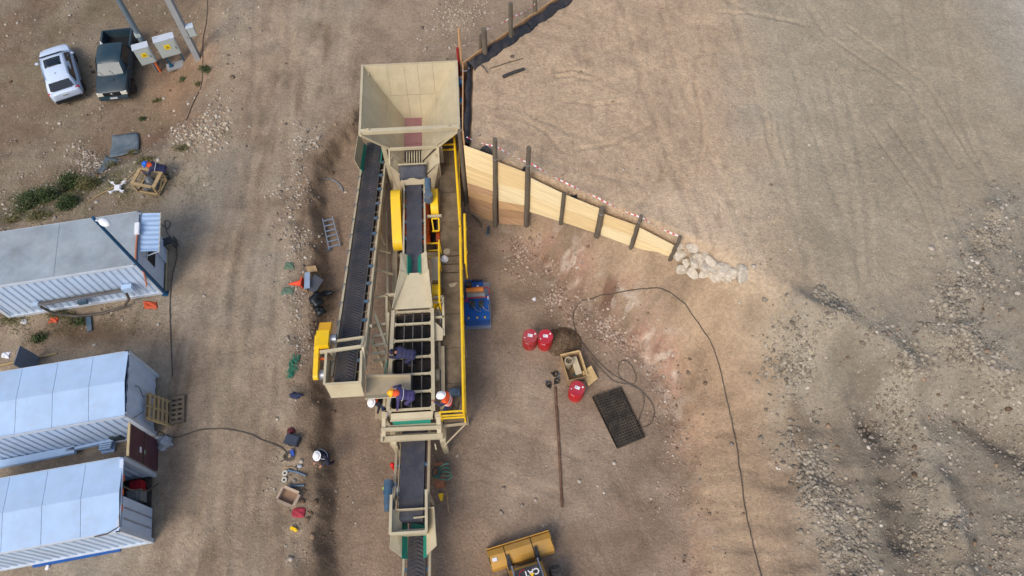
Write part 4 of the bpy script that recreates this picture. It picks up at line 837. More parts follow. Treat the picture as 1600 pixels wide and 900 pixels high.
# side wall along the hopper
sw = thing('side_retaining_wall', 'timber side wall beside the hopper seen along its sawn top edge', 'retaining wall', (-2.0, 20, 0))
for k in range(9):
    z0, z1 = k * .515, k * .515 + .505; o_ = random.uniform(-.012, .012)
    b = MB(); b.box((-1.98 + o_, 20.0, (z0 + z1) / 2), (.045, 4.3, z1 - z0), rz=R(1.5)); b.build('board', M_board[k % 3] if k < 8 else M_edge, sw)
for y in (18.6, 20.0, 21.4, 22.1):
    b = MB(); b.path([(-2.10, y, -.2), (-2.09, y, 2), (-2.08, y, 4.55)], [.07, .065, .06], 8); b.build('post', M_post, sw, True)
b = MB(); b.sheet([[Vector((-1.86 + .10 * j + .03 * math.sin(i * 1.7 + j), 18.0 + i * .42, PAD + .18 - .05 * j + .03 * math.sin(i * 2.1))) for j in range(3)] for i in range(11)])
geo = b.build('geotextile', M_geo, sw, True); geo.modifiers.new('s', 'SOLIDIFY').thickness = .01
M_bst = mat('blue_strut_paint', (20, 110, 165), .45, 0, .1, 3, 0, 30, .15)
for i, y in enumerate((19.2, 20.3, 21.4)):
    b = MB(); b.tube((-2.04 - (y - 19.2) * .064, y, 4.25), (-2.0, y, 4.26), .20, n=14); tag(b.build('steel_strut', M_bst, None, True), ('blue strut between hopper rim and side wall, nearest the front beam', 'middle blue strut between hopper rim and side wall', 'blue strut between hopper rim and side wall, nearest the red stake')[i], 'strut', 'blue struts beside the hopper')
# barrier tape on the wall
def tape_mat():
    if 'barrier_tape' in MATS: return MATS['barrier_tape']
    mt = mat('barrier_tape', (230, 228, 226), .5, 0, .03); nt = mt.node_tree; N = nt.nodes; g = N.new('ShaderNodeTexCoord'); w = N.new('ShaderNodeTexWave'); w.inputs['Scale'].default_value = 1.6
    r_ = N.new('ShaderNodeValToRGB'); r_.color_ramp.interpolation = 'CONSTANT'; r_.color_ramp.elements[0].color = (*lin((228, 226, 226)), 1); r_.color_ramp.elements[1].position = .55; r_.color_ramp.elements[1].color = (*lin((205, 70, 80)), 1)
    nt.links.new(g.outputs['Object'], w.inputs['Vector']); nt.links.new(w.outputs['Fac'], r_.inputs['Fac']); nt.links.new(r_.outputs['Color'], N['Principled BSDF'].inputs['Base Color']); return mt
def tape(pts, w=.05):
    b = MB(); P_ = []
    for p, q in zip(pts[:-1], pts[1:]):
        n = max(3, int((q - p).length / .25))
        for k in range(n): t = k / n; P_.append(p.lerp(q, t) - Z * (.10 * 4 * t * (1 - t)))
    P_.append(pts[-1]); g = []
    for i, p in enumerate(P_):
        tw = i * .55; d = (P_[min(i + 1, len(P_) - 1)] - P_[max(i - 1, 0)]).normalized(); s_ = d.cross(Z).normalized(); v = (s_ * math.cos(tw) + Z * math.sin(tw)) * w / 2; g.append([p - v, p + v])
    b.sheet(g); return b
o = tape([WP(729, 214, .05), WP(775, 228, .05), WP(829, 255, .05), WP(934, 309, .05), WP(1003, 340, .05), WP(1064, 370, .05)]).build('barrier_tape', tape_mat()); tag(o, 'red and white barrier tape strung along the plywood wall posts', 'barrier tape')
# black fabric flaps behind the plywood
for i, (p0, p1, hh) in enumerate(((748, 768, .38), (813, 824, .25), (890, 905, .15), (1010, 1042, .32), (1046, 1062, .22))):
    t0 = (p0 - 725) / 330; base0 = WP(p0, 226.5 + (p0 - 725) * .475, -.14); base1 = WP(p1, 226.5 + (p1 - 725) * .475, -.14)
    b = MB(); b.sheet([[base0.lerp(base1, j / 8) + Z * (-.25 + (hh + .25) * i_ / 3 * (math.sin(math.pi * (j + .6) / 9.2) ** .6)) - WN * (.05 * i_) for j in range(9)] for i_ in range(4)])
    f_ = b.build('fabric_flap', M_geo, rw, True); f_.modifiers.new('s', 'SOLIDIFY').thickness = .012

# north-west boards, posts and fabric at the edge of the fill
nw = thing('edge_fence', 'dark posts, thin boards and black fabric along the upper edge of the fill', 'fence', (-1.9, 22.3, PAD))
def NP(t, z): return Vector((NW[0][0] + (NW[2][0] - NW[0][0]) * t, NW[0][1] + (NW[2][1] - NW[0][1]) * t, z))
for t0, t1 in ((0, .17), (.17, .36), (.36, .56), (.56, .78), (.78, 1.0)):
    for z0 in (3.2, 3.72, 4.22):
        b = MB(); b.bar(NP(t0, z0 + .25), NP(t1 - .004, z0 + .25 + (.05 if z0 > 4 else 0)), .04, .5); b.build('board', M_edge if z0 > 4 else M_board[1], nw)
def pole(px, py0, py1, dx, r_, parent, mtl=M_post):
    """a post whose foot and head the photo shows"""
    p = A(px, py1, PAD - .05); best = min((abs((450 - CAM_F * ((Vector((0, CT, ST))).dot(p + Z * h - Vector((0, 0, CAM_H)))) / Vector((0, ST, -CT)).dot(p + Z * h - Vector((0, 0, CAM_H)))) - py0), h) for h in [k * .05 for k in range(4, 80)])[1]
    b = MB(); b.path([p - Z * .4, p + Z * best * .5 + Vector((dx * .3, 0, 0)), p + Z * best + Vector((dx, 0, 0))], [r_, r_ * .95, r_ * .9], 9); return b.build('post', mtl, parent, True)
pole(758, 45, 88, 0, .12, nw); pole(751, 55, 80, .05, .08, nw); pole(798, 4, 62, 0, .10, nw); pole(801, 46, 60, 0, .08, nw); pole(836, -30, 26, -.05, .10, nw); pole(721, 44, 99, 0, .05, nw, M_edge)
for t0, t1 in ((.02, .33), (.32, .62), (.60, 1.0)):
    b = MB(); b.sheet([[NP(t0 + (t1 - t0) * j / 14, 0) + Vector((.08 + .085 * i + .04 * math.sin(j * 1.9 + i), -.08 - .085 * i, PAD + .24 - .09 * i + .05 * math.sin(j * 1.3 + i * .8))) for j in range(15)] for i in range(4)])
    f_ = b.build('fabric_strip', M_geo, nw, True); f_.modifiers.new('s', 'SOLIDIFY').thickness = .012
o = tape([A(722, 72, 5.0), A(744, 57, 5.0)]).build('barrier_tape', tape_mat()); tag(o, 'short loose end of barrier tape by the thin sawn stake', 'barrier tape')
o = tape([A(758, 46, 5.3), A(798, 27, 5.4), A(836, 6, 5.4)]).build('barrier_tape', tape_mat()); tag(o, 'barrier tape strung between the dark posts of the upper edge fence', 'barrier tape')
b = MB(); b.path([Vector((-2.22, 22.25, 2.0)), Vector((-2.22, 22.25, 5.3))], [.06, .06], 8); tag(b.build('red_stake', mat('red_paint', (150, 45, 40), .6)), 'red painted stake at the back corner of the hopper', 'stake')
o = tape([A(722, 110, 4.7), A(733, 107, 4.6)], .14).build('ribbon_scrap', M_white); tag(o, 'white ribbon scrap caught at the top of the side wall', 'ribbon')
def log(name, p0, p1, r_, mtl, label, cat='pole', h=0.0):
    p, q = G(*p0), G(*p1); b = MB(); b.path([p + Z * (r_ + h), p.lerp(q, .5) + Z * (r_ + h) + Vector((.02, .03, 0)), q + Z * (r_ + h)], [r_, r_ * .95, r_ * .85], 8); return tag(b.build(name, mtl, None, True), label, cat)
log('timber_pole', (731, 119), (801, 90), .08, M_post, 'longer grey timber pole lying on the fill by the upper fence')
log('timber_pole', (736, 122), (797, 98), .045, M_post, 'thinner grey timber pole lying beside the longer one')
log('timber_pole', (786, 122), (819, 110), .075, mat('dark_timber', (62, 60, 60), .8), 'short dark pole with a fresh cut end on the fill')
log('stick', (765, 108), (817, 92), .02, M_post, 'thin stick lying across the tan fill above the poles', 'stick')
log('stick', (750, 104), (762, 118), .025, mat('dark_timber', (62, 60, 60), .8), 'short crooked dark stick lying across the grey poles', 'stick', .14)

# stones packed at the end of the timber wall
def rock_mesh(r_, seed, flat=.75, sub=2):
    rs = np.random.RandomState(seed); bm = bmesh.new(); bmesh.ops.create_icosphere(bm, subdivisions=sub, radius=1)
    pl = rs.normal(size=(9, 3)); pl /= np.linalg.norm(pl, axis=1)[:, None]; dd = rs.uniform(.42, .74, 9)
    for v in bm.verts:
        c = np.array(v.co)
        for n_, d_ in zip(pl, dd):
            k = c @ n_
            if k > d_: c = c - n_ * (k - d_)
        c *= r_ * (1 + rs.uniform(-.03, .03)); v.co = (c[0] * (1 + .25 * rs_x(seed)), c[1], c[2] * flat)
    me = bpy.data.meshes.new('rock'); bm.to_mesh(me); bm.free(); return me
def rs_x(s_): return math.sin(s_ * 12.9)
ROCKS = [rock_mesh(1.0, 100 + k) for k in range(10)]
def rock(name, p, r_, mtl, parent=None, k=None):
    k = random.randrange(10) if k is None else k; key = (k, mtl.name)
    if key not in RMESH: me = ROCKS[k].copy(); me.materials.clear(); me.materials.append(mtl); RMESH[key] = me
    o = bpy.data.objects.new(name, RMESH[key]); COL.objects.link(o); o.scale = (r_, r_ * random.uniform(.8, 1.1), r_ * random.uniform(.75, 1)); o.rotation_euler = (random.uniform(-.3, .3), random.uniform(-.3, .3), random.uniform(0, 6.28))
    o.location = p
    if parent is not None: o.parent = parent; o.location = WM[parent.name].inverted() @ Vector(p)
    return o
RMESH = {}
M_bld = stone_mat('boulder_stone', (146, 134, 116), (204, 193, 174)); sb_ = G(1100, 412); sv = thing('stone_revetment', 'row of pale boulders packed at the end of the plywood wall', 'boulders', sb_)
for zx, zy, zs in ((1215, 735, 60), (1262, 700, 52), (1280, 768, 56), (1315, 752, 50), (1318, 792, 40), (1358, 800, 46), (1395, 812, 54), (1440, 822, 50), (1472, 836, 40), (1452, 858, 46), (1518, 842, 52), (1492, 828, 30), (1328, 830, 40), (1272, 822, 46), (1228, 812, 50), (1372, 768, 36), (1205, 690, 30), (1410, 850, 34), (1340, 742, 40), (1240, 780, 40), (1425, 795, 34), (1385, 845, 32)):
    p = G(700 + zx / 3.333, 180 + zy / 3.333); rock('boulder', p + Z * .12, zs / 3.333 / 40 * 1.02, M_bld, sv)
# big loose rocks of the rubble field on the right
random.seed(21)
big = [(1266, 540, .42, 'broad pale rock left in the rubble, beside the heap of broken stone'), (1277, 638, .40, 'pale flat rock on the left edge of the rubble'), (1376, 511, .38, 'long pale slab by the crest of the stone heap'), (1283, 818, .42, 'large pale split rock low in the rubble'), (1333, 852, .38, 'white-faced rock at the lower edge of the rubble'), (1332, 826, .28, 'tall narrow rock above the white-faced one'),
       (1497, 545, .32, 'pale rock in the right-hand rubble band'), (1547, 577, .36, 'greenish flat rock at the far right'), (1546, 590, .30, 'pale rock just below the greenish flat one'), (1450, 842, .34, 'rounded pale rock right of the dark gully'), (1343, 708, .26, 'rounded rock alone on the bare slope'), (1346, 733, .24, 'small round rock below the lone one on the slope'), (1248, 762, .32, 'blocky rock at the left of the lower rubble'), (1567, 542, .34, 'grey rock at the right end of the rubble band'), (1333, 502, .30, 'grey slab at the tip of the stone heap'), (1576, 505, .36, 'dark flat rock near the right edge'), (1518, 437, .28, 'greenish rock high in the right-hand rubble band'), (1290, 533, .26, 'rock touching the broad pale one on its right'), (1465, 85, .0, '')]
for px, py, r_, lb in big:
    if r_ > 0: tag(rock('rock', G(px, py) + Z * r_ * .25, r_ * .8, M_rock if random.random() < .6 else M_pale), lb, 'rock', 'large rocks in the rubble field')
def rub_spots(path, n, spread, r0, r1, label, group):
    for k in range(n):
        t = random.random() * (len(path) - 1); i = int(t); f = t - i; px = path[i][0] + (path[i + 1][0] - path[i][0]) * f + random.gauss(0, spread); py = path[i][1] + (path[i + 1][1] - path[i][1]) * f + random.gauss(0, spread)
        r_ = r0 + (r1 - r0) * random.random() ** 2.5; tag(rock('rubble_stone', G(px, py) + Z * r_ * .08, r_ * .8, M_rock if random.random() < .7 else M_pale), label, 'stone', group)
rub_spots([(1255, 468), (1320, 490), (1390, 545), (1430, 575)], 70, 9, .10, .26, 'grey broken stone in the upper windrow of rubble', 'stones of the upper rubble windrow')
rub_spots([(1235, 520), (1235, 620), (1245, 700), (1290, 770), (1320, 840), (1340, 895)], 95, 17, .09, .22, 'grey broken stone in the left rubble windrow', 'stones of the left rubble windrow')
rub_spots([(1560, 360), (1505, 440), (1500, 520), (1530, 590), (1560, 650)], 80, 20, .09, .22, 'grey broken stone in the right-hand rubble band', 'stones of the right-hand rubble band')
rub_spots([(1385, 600), (1400, 700), (1420, 800), (1450, 890)], 55, 18, .08, .2, 'grey broken stone along the dark gully', 'stones along the gully')
def dense(name, path, n, spread, s0, s1, label, mtl):
    n = n * 2
    t = RS.uniform(0, len(path) - 1, n); i = t.astype(int); f = t - i; pp = np.array(path, float); q = pp[i] + (pp[i + 1] - pp[i]) * f[:, None] + RS.normal(0, spread, (n, 2))
    w = Gv(q); s_ = s0 + (s1 - s0) * RS.rand(n) ** 3
    kp = fbm(w[:, 0], w[:, 1], .8, 77, 3) + .25 * RS.normal(size=n) > .08; w, s_ = w[kp], s_[kp]
    return scatter(name, np.stack([w[:, 0], w[:, 1], hgrid(w[:, 0], w[:, 1]) + s_ * .05], -1), s_, mtl, label)
dense('broken_rubble', [(1250, 465), (1320, 490), (1390, 545), (1440, 580)], 1500, 12, .03, .12, 'fine broken stone of the upper windrow', M_rock)
dense('broken_rubble', [(1235, 500), (1235, 620), (1250, 700), (1290, 780), (1340, 900)], 4200, 20, .025, .11, 'fine broken stone of the left rubble windrow', M_rock)
dense('broken_rubble', [(1570, 330), (1505, 430), (1500, 520), (1560, 650)], 2400, 28, .025, .10, 'fine broken stone of the right-hand rubble band', M_rock)
dense('broken_rubble', [(1385, 580), (1410, 720), (1440, 820), (1480, 900)], 1800, 30, .02, .09, 'fine broken stone along the dark gully', M_rock)
dense('broken_rubble', [(1500, 880), (1600, 780), (1600, 650)], 1500, 45, .02, .08, 'fine broken stone in the lower right corner', M_rock)

# ------------------------------------------------------------------ things on the pit floor, right of the plant
M_red = mat('red_drum_paint', (186, 26, 38), .45, 0, .12, 3, 0, 30, .28); M_redlid = mat('faded_red_lid', (182, 44, 62), .45, 0, .08, 3, 0, 30, .2)
M_paper = mat('paper_label', (228, 228, 232), .7, 0, .03); M_ink = mat('print_ink', (70, 80, 120), .7)
def drum(px, py, label, spin, M_red=M_red, M_redlid=M_redlid):
    c = A(px, py, 0); c.z = gz(c.x, c.y) - .01; t = thing('oil_drum', label, 'drum', c, spin, 'red oil drums'); W = Matrix.Translation(c) @ Matrix.Rotation(spin, 4, 'Z')
    b = MB(); b.lathe([(.0, 0), (.285, 0), (.29, .01), (.285, .03), (.285, .27), (.297, .29), (.297, .31), (.285, .33), (.285, .56), (.297, .58), (.297, .60), (.285, .62), (.285, .85)], (0, 0, 0), 32); b.build('barrel', M_red, t, True, W)
    b = MB(); b.lathe([(.285, .85), (.295, .86), (.295, .885), (.28, .89), (.272, .872), (.0, .872)], (0, 0, 0), 32); ld = b.build('lid', M_redlid, t, True, W)
    b = MB(); b.tube((.18, .12, .872), (.18, .12, .90), .035, n=12); b.build('bung', M_white, ld, True, W)
    b = MB(); b.tube((-.19, -.12, .872), (-.19, -.12, .89), .022, n=10); b.build('bung', M_white, ld, True, W)
    b = MB(); b.box((0, .02, .875), (.19, .12, .004)); lb = b.build('label_sheet', M_paper, ld, False, W)
    b = MB(); [b.box((-.04, .05 - .025 * k, .8785), (.09 if k else .06, .008, .002)) for k in range(3)]; b.build('print_lines', M_ink, lb, False, W)
    b = MB(); [b.box((math.sin(q) * .291, -math.cos(q) * .291, .70), (.09, .006, .02), rz=q) for q in (-.35, -.1)]; b.build('stencil_mark', M_white, t, False, W)
drum(827.5, 538, 'red oil drum standing leftmost of the touching pair', R(-12), mat('red_drum_worn', (170, 30, 40), .5, 0, .16, 4, 0, 30, .45), mat('worn_red_lid', (170, 50, 66), .55, 0, .14, 4, 0, 30, .4)); drum(851, 539, 'red oil drum of the touching pair, nearer the wooden crate', R(-4)); drum(899, 618, 'red oil drum standing alone below the wooden crate', R(-25), mat('red_drum_bright', (192, 24, 36), .42, 0, .1, 2.4, 0, 30, .2), mat('bright_red_lid', (176, 40, 60), .45, 0, .12, 2.2, 0, 30, .3))
# dark soil heap
hc = A(880, 534, 0); hp_ = []; rs_ = np.random.RandomState(8); n = 46; g = []
for i in range(n):
    row = []
    for j in range(n):
        x_, y_ = hc.x + 1.9 * (i / (n - 1) - .5), hc.y + 1.7 * (j / (n - 1) - .5); r_ = math.hypot((x_ - hc.x) / .82, (y_ - hc.y) / .72); nn = float(fbm(np.array([x_]), np.array([y_]), .5, 130, 4)[0])
        row.append(Vector((x_, y_, gz(x_, y_) - .05 + max(0, .50 * (1 - r_ - .25 * nn)) * (1 + .8 * nn) + (.05 * rs_.rand() if r_ < .95 else 0))))
    g.append(row)
b = MB(); b.sheet(g); M_damp = mat('damp_soil', (96, 77, 58), .95, 0, .35, 9, .8, 30, .3); tag(b.build('soil_heap', M_damp), 'small heap of dark damp soil above the wooden crate', 'soil heap')
# open crate with a cylinder, and its plywood lid
M_pw = wood('crate_board', (176, 148, 110), dust=.3); M_pw2 = wood('plywood_lid', (206, 176, 124))
c0 = A(895, 580, 0); rz = R(14); t = thing('open_crate', 'open wooden crate holding a metal cylinder between the drums', 'crate', c0, rz); W = Matrix.Translation(c0) @ Matrix.Rotation(rz, 4, 'Z')
for x, y, dx, dy in ((-.36, 0, .03, 1.02), (.36, 0, .03, 1.02), (0, .52, .75, .03), (0, -.52, .75, .03)):
    for z0 in (.10, .27, .44): b = MB(); b.box((x, y, z0 + .04), (dx, dy, .155)); b.build('board', M_pw, t, False, W)
b = MB(); b.box((0, 0, .03), (.72, 1.0, .03)); b.build('floor_board', M_pw, t, False, W)
b = MB(); b.box((0, .56, .58), (.78, .05, .05)); b.build('top_batten', M_pw2, t, False, W); b = MB(); b.box((.395, 0, .58), (.05, 1.05, .05)); b.build('top_batten', M_pw2, t, False, W)
cy = thing('metal_cylinder', 'dented steel cylinder standing in the open crate', 'cylinder', c0 + Vector((-.2, .05, .05)), rz); WM[cy.name] = W
cy.location = c0; b = MB(); b.lathe([(.15, .06), (.16, .1), (.16, .74), (.17, .76), (.17, .80), (.12, .80), (.12, .6), (0, .6)], (-.17, .18, 0), 20); b.build('shell', M_beid, cy, True, W)
b = MB(); [b.bar((-.17 + .14 * math.cos(q), .18 + .14 * math.sin(q), .79), (-.17, .18, .79), .02, .02) for q in (0, 2.1, 4.2)]; b.build('spokes', M_dark, cy, False, W)
b = MB(); b.plate([Vector((-.02, .4, .45)), Vector((.22, .4, .5)), Vector((.24, -.35, .5)), Vector((0, -.35, .45))], .02); tag(b.build('cardboard_sheet', M_bei, None, False, W), 'pale sheet lying inside the open crate', 'sheet')
b = MB(); b.path([W @ Vector(p) for p in ((-.1, -.2, .3), (0, -.35, .4), (.1, -.25, .35), (.2, -.3, .3))], .03); tag(b.build('green_hose', mat('hose_teal', (20, 80, 90), .6)), 'short dark teal hose at the end of the open crate', 'hose')
lp = [A(909, 581, .45), A(923.6, 570.8, .55), A(933.7, 591, .12), A(919, 603, .08)]; b = MB(); b.plate(lp, .03); tag(b.build('plywood_lid', M_pw2), 'loose plywood lid leaning against the open crate', 'plywood board')
b = MB(); b.box(W @ Vector((0, -.72, .16)), (.6, .25, .3), rz=rz); tag(b.build('cardboard_box', mat('cardboard', (150, 122, 98), .8, 0, .1)), 'small cardboard box between crate and lone drum', 'box')
# rusty pipe, clamps, mesh panels
log('rusty_pipe', (867, 606), (878, 793), .055, mat('rust', (106, 76, 60), .8, .1, .25, 5, .2, 40, .35), 'long rusty steel pipe lying on the pit floor', 'pipe')
for i, (px, py) in enumerate(((867.5, 585), (870, 596), (857, 601.5))):
    c = G(px, py); t = thing('pipe_clamp', ('black pipe clamp farthest from the rusty pipe', 'black pipe clamp at the tip of the rusty pipe', 'black pipe clamp lying leftmost of the three')[i], 'clamp', c, i * 1.1, 'black pipe clamps'); W = WM[t.name]
    b = MB(); b.lathe([(.07, 0), (.12, 0), (.12, .08), (.07, .08), (.07, 0)], (0, 0, 0), 14); b.build('ring', M_dark, t, True, W); b = MB(); b.box((.14, 0, .04), (.1, .06, .06)); b.build('lug', M_blu, t, False, W); b = MB(); b.box((-.13, .03, .04), (.09, .05, .06)); b.build('lug', M_dark, t, False, W)
pc_ = [A(926, 620, .12), A(970, 605, .12), A(1007.5, 682.5, .12), A(965, 700, .12)]; ctr = sum(pc_, Vector()) / 4; mp_ = thing('screen_mesh_stack', 'stack of dark steel screen mesh panels lying on the pit floor', 'mesh panels', (ctr.x, ctr.y, 0))
M_wire = mat('wire_mesh_steel', (58, 56, 52), .6, .2, .2, 4, 0, 30, .3); M_wblue = mat('mesh_edge_blue', (62, 72, 86), .6, .1, .1)
for lvl in range(2):
    z = .04 + lvl * .06; q = [Vector((p.x, p.y, z)) for p in pc_]; b = MB(); n, k = 11, 20
    for i in range(n + 1): b.bar(q[0].lerp(q[1], i / n), q[3].lerp(q[2], i / n), .03, .03)
    for i in range(k + 1): b.bar(q[0].lerp(q[3], i / k) + Z * .012, q[1].lerp(q[2], i / k) + Z * .012, .03, .03)
    o = b.build('mesh_panel', M_wire, mp_, kind='stuff')
    for e0, e1 in ((0, 3), (1, 2)): b = MB(); b.bar(q[e0], q[e1], .025, .03); b.build('edge_strip', M_wblue, o)
# hydraulic power unit
M_pb = mat('blue_machine_paint', (8, 84, 160), .38, 0, .08, 3, 0, 30, .1); M_or2 = mat('orange_motor_paint', (232, 138, 52), .5, 0, .06, 3, 0, 30, .1); M_gm = mat('grey_motor_paint', (140, 138, 134), .5, 0, .08)
hp0 = A(747, 508, 0); t = thing('hydraulic_power_unit', 'bright blue hydraulic power unit with orange motor on the pit floor', 'power unit', hp0, R(3)); W = WM[t.name]
b = MB(); b.box((0, .85, .06), (1.08, 2.1, .10)); b.build('drip_tray', M_galv, t, False, W); b = MB(); b.box((0, .45, .38), (.95, 1.05, .6)); tk = b.build('oil_tank', M_pb, t, False, W)
b = MB(); b.box((-.1, 1.45, .33), (.75, .7, .5)); b.build('valve_block', M_pb, t, False, W); b = MB(); b.box((0, .45, .695), (1.0, 1.1, .03)); b.build('tank_lid', M_pb, tk, False, W)
b = MB(); b.tube((-.42, 1.22, .66), (.28, 1.26, .66), .15, n=16); b.build('motor_shell', M_or2, t, True, W); b = MB(); b.tube((-.4, 1.0, .72), (.34, 1.0, .72), .14, n=16); b.build('motor_shell', M_gm, t, True, W)
for x in (-.18, .17):
    b = MB(); b.tube((x, .55, .71), (x, .55, .98), .11, n=14); o = b.build('filter_housing', mat('olive_steel', (84, 92, 88), .5, .2, .1), t, True, W); b = MB(); b.tube((x, .55, .98), (x, .55, 1.02), .085, n=12); b.build('filter_cap', M_dark, o, True, W)
    b = MB(); b.path([Vector(p) for p in ((x + .05, .5, .8), (x + .12, .35, .76), (x + .3, .25, .74), (x + .3, .55, .74))], .015); b.build('copper_line', M_galv, o, True, W)
M_hr = mat('red_hose', (170, 30, 40), .5)
for pts in (((-.5, .7, .75), (-.35, .83, .8), (.1, .86, .82), (.45, .9, .75)), ((.25, 1.3, .7), (.42, 1.35, .75), (.55, 1.3, .6), (.5, 1.1, .5)), ((-.4, .95, .8), (-.45, .75, .85), (-.3, .68, .78))):
    b = MB(); b.path([Vector(p) for p in pts], .022); b.build('pressure_hose', M_hr, t, True, W)
for k in range(4): b = MB(); b.tube((-.12 + .11 * k, 1.72, .58), (-.12 + .11 * k, 1.72, .72), .045, n=10); b.build('solenoid', M_dark, t, True, W)
b = MB(); b.tube((-.3, 1.5, .58), (-.3, 1.5, .86), .12, n=14); b.build('accumulator', M_dark, t, True, W); b = MB(); b.tube((.06, 1.45, .58), (.06, 1.45, .66), .05, n=12); b.build('gauge', M_white, t, True, W)
for x in (-.35, 0, .3): b = MB(); b.box((x, .0, .72), (.06, .07, .05)); b.build('lid_bolt', M_yel, tk, False, W)
b = MB(); b.bar((.5, -.1, .15), (.5, 1.75, .15), .03, .15); b.build('tray_rail', M_galv, t, False, W); b = MB(); b.bar((.46, .55, .4), (.46, .95, .75), .03, .14); b.build('sight_glass', M_white, t, False, W)
# crushed bits next to the discharge conveyor
def lump(name, c, s_, mtl, label, cat, n=10, seed=0, parent=None):
    rs = np.random.RandomState(seed); bm = bmesh.new(); bmesh.ops.create_icosphere(bm, subdivisions=3, radius=1)
    ph = rs.uniform(0, 6.28, (n, 3)); dr = rs.normal(size=(n, 3)) * 3.2
    for v in bm.verts:
        q = np.array(v.co); f = 1 + .30 * sum(math.sin(dr[i] @ q * 1.7 + ph[i][0]) for i in range(n)) / math.sqrt(n); q = q * f; v.co = (q[0] * s_[0], q[1] * s_[1], max(q[2], -.3) * s_[2])
    me = bpy.data.meshes.new(name); bm.to_mesh(me); bm.free(); me.materials.append(mtl); me.polygons.foreach_set('use_smooth', [True] * len(me.polygons)); o = bpy.data.objects.new(name, me); COL.objects.link(o); o.location = Vector(c) + Z * .25 * s_[2]; WM[o.name] = Matrix.Translation(o.location)
    if label: o['label'] = label; o['category'] = cat
    return o
b = MB(); b.box(mw(.78, 14.55, .35), (.32, .75, .7), rz=M_ANG); tag(b.build('cardboard_box', mat('cardboard_brown', (158, 104, 74), .8, 0, .1)), 'tall brown cardboard box beside the discharge belt', 'box')
M_gr = mat('green_strap', (40, 98, 84), .8, 0, .15, 4, 0, 30, .3)
gs = thing('strap_bundle', 'green lifting straps heaped on the brown box by the discharge belt', 'straps', mw(.9, 14.5, .7), M_ANG)
for k in range(5):
    b = MB(); b.path([mw(.65 + .1 * math.sin(k + j), 14.35 + .1 * k + .06 * math.sin(j * 2 + k), .75 + .03 * k) if j == 0 else mw(.65 + .17 * j + .03 * k, 14.35 + .12 * k - .03 * j + .05 * math.sin(j * 2 + k), .76 + .05 * math.sin(j + k)) for j in range(4)], .035, 6); b.build('strap', M_gr, gs, True)
b = MB(); b.path([mw(.72 + .17 * math.cos(q), 14.55 + .17 * math.sin(q), .80) for q in [k * .45 for k in range(13)]], .03); tag(b.build('black_hose', M_rub), 'black hose loop on the brown box by the discharge belt', 'hose')
b = MB(); b.tube(mw(.78, 15.15, .02), mw(.80, 15.4, .02), .10, .05, 12); tag(b.build('yellow_bucket', M_yel, None, True), 'small yellow bucket on the ground below the brown box', 'bucket')
b = MB(); b.bar(mw(1.0, 15.1, .03), mw(1.05, 15.8, .03), .04, .03); tag(b.build('wood_lath', M_pw), 'thin wooden lath lying by the yellow bucket', 'lath')
b = MB(); b.tube(mw(-.93, 14.1, .0), mw(-.93, 14.1, .55), .09, n=14); b.ball(mw(-.93, 14.1, .55), .09, 14, 6, 0, 90); tag(b.build('fire_extinguisher', mat('signal_red', (220, 30, 30), .4), None, True), 'red fire extinguisher left of the discharge belt', 'fire extinguisher')
lump('plastic_bag', mw(-.86, 14.95, 0), (.18, .30, .25), mat('clear_plastic_bag', (168, 172, 176), .25, 0, .2, 8), 'crumpled clear plastic bag left of the discharge belt', 'bag', seed=4)
b = MB(); b.bar(mw(-1.15, 14.65, .3), mw(-.88, 14.95, .35), .03, .03); tag(b.build('pry_bar', M_galv), 'short bright bar beside the crumpled plastic bag', 'bar')
b = MB(); b.tube(G(763, 355) + Z * .02, G(762, 372) + Z * .3, .06, n=10); tag(b.build('pipe_stub', M_blu, None, True), 'blue-grey pipe stub in front of the plywood wall', 'pipe')
lump('paper_ball', G(835, 468), (.075, .075, .075), M_paper, 'white crumpled paper on the reddish scree', 'paper', seed=9)
b = MB(); b.path([G(724, 300) + Z * .1 if False else Vector((-1.75, 17.6, .1)), Vector((-1.4, 17.15, .1)), Vector((-1.35, 17.0, 0.05))], .05); tag(b.build('leaning_prop', M_post, None, True), 'short grey prop at the foot of the plywood wall', 'prop')

# hoses and the long cable
M_cab = mat('black_cable', (72, 66, 60), .6, 0, .1, 4, 0, 30, .3)
def cable(name, pts, r_, label, cat='cable', mtl=None, h=.01, wob=.0):
    W_ = []; 
    for p in pts: W_.append(G(*p))
    sm = []
    for i in range(len(W_) - 1):
        p0, p1, p2, p3 = W_[max(i - 1, 0)], W_[i], W_[i + 1], W_[min(i + 2, len(W_) - 1)]
        n = max(3, int((p2 - p1).length / .18))
        for k in range(n):
            t = k / n; q = .5 * ((2 * p1) + (p2 - p0) * t + (2 * p0 - 5 * p1 + 4 * p2 - p3) * t * t + (3 * p1 - p0 - 3 * p2 + p3) * t ** 3); sm.append(q)
    sm.append(W_[-1]); xs = np.array([q.x for q in sm]); ys = np.array([q.y for q in sm]); zs = hfun(xs, ys)
    b = MB(); b.path([Vector((x + wob * random.uniform(-1, 1), y + wob * random.uniform(-1, 1), z + r_ + h)) for x, y, z in zip(xs, ys, zs)], r_, 6); return tag(b.build(name, mtl or M_cab, None, True), label, cat)
cable('power_cable', [(908, 470), (935, 463), (962, 459), (1017, 451), (1045, 457), (1070, 475), (1092, 507), (1118, 555), (1130, 600), (1145, 670), (1155, 730), (1165, 800), (1178, 860), (1190, 905)], .022, 'long black cable curving down the bank on the right', wob=.01)
cable('air_hose', [(908, 470), (897, 486), (896, 505), (906, 530), (925, 555), (950, 580), (970, 593), (995, 606), (1012, 622), (1022, 640), (1018, 660), (1005, 668), (998, 660)], .018, 'black hose running from the bank past the crate', 'hose')
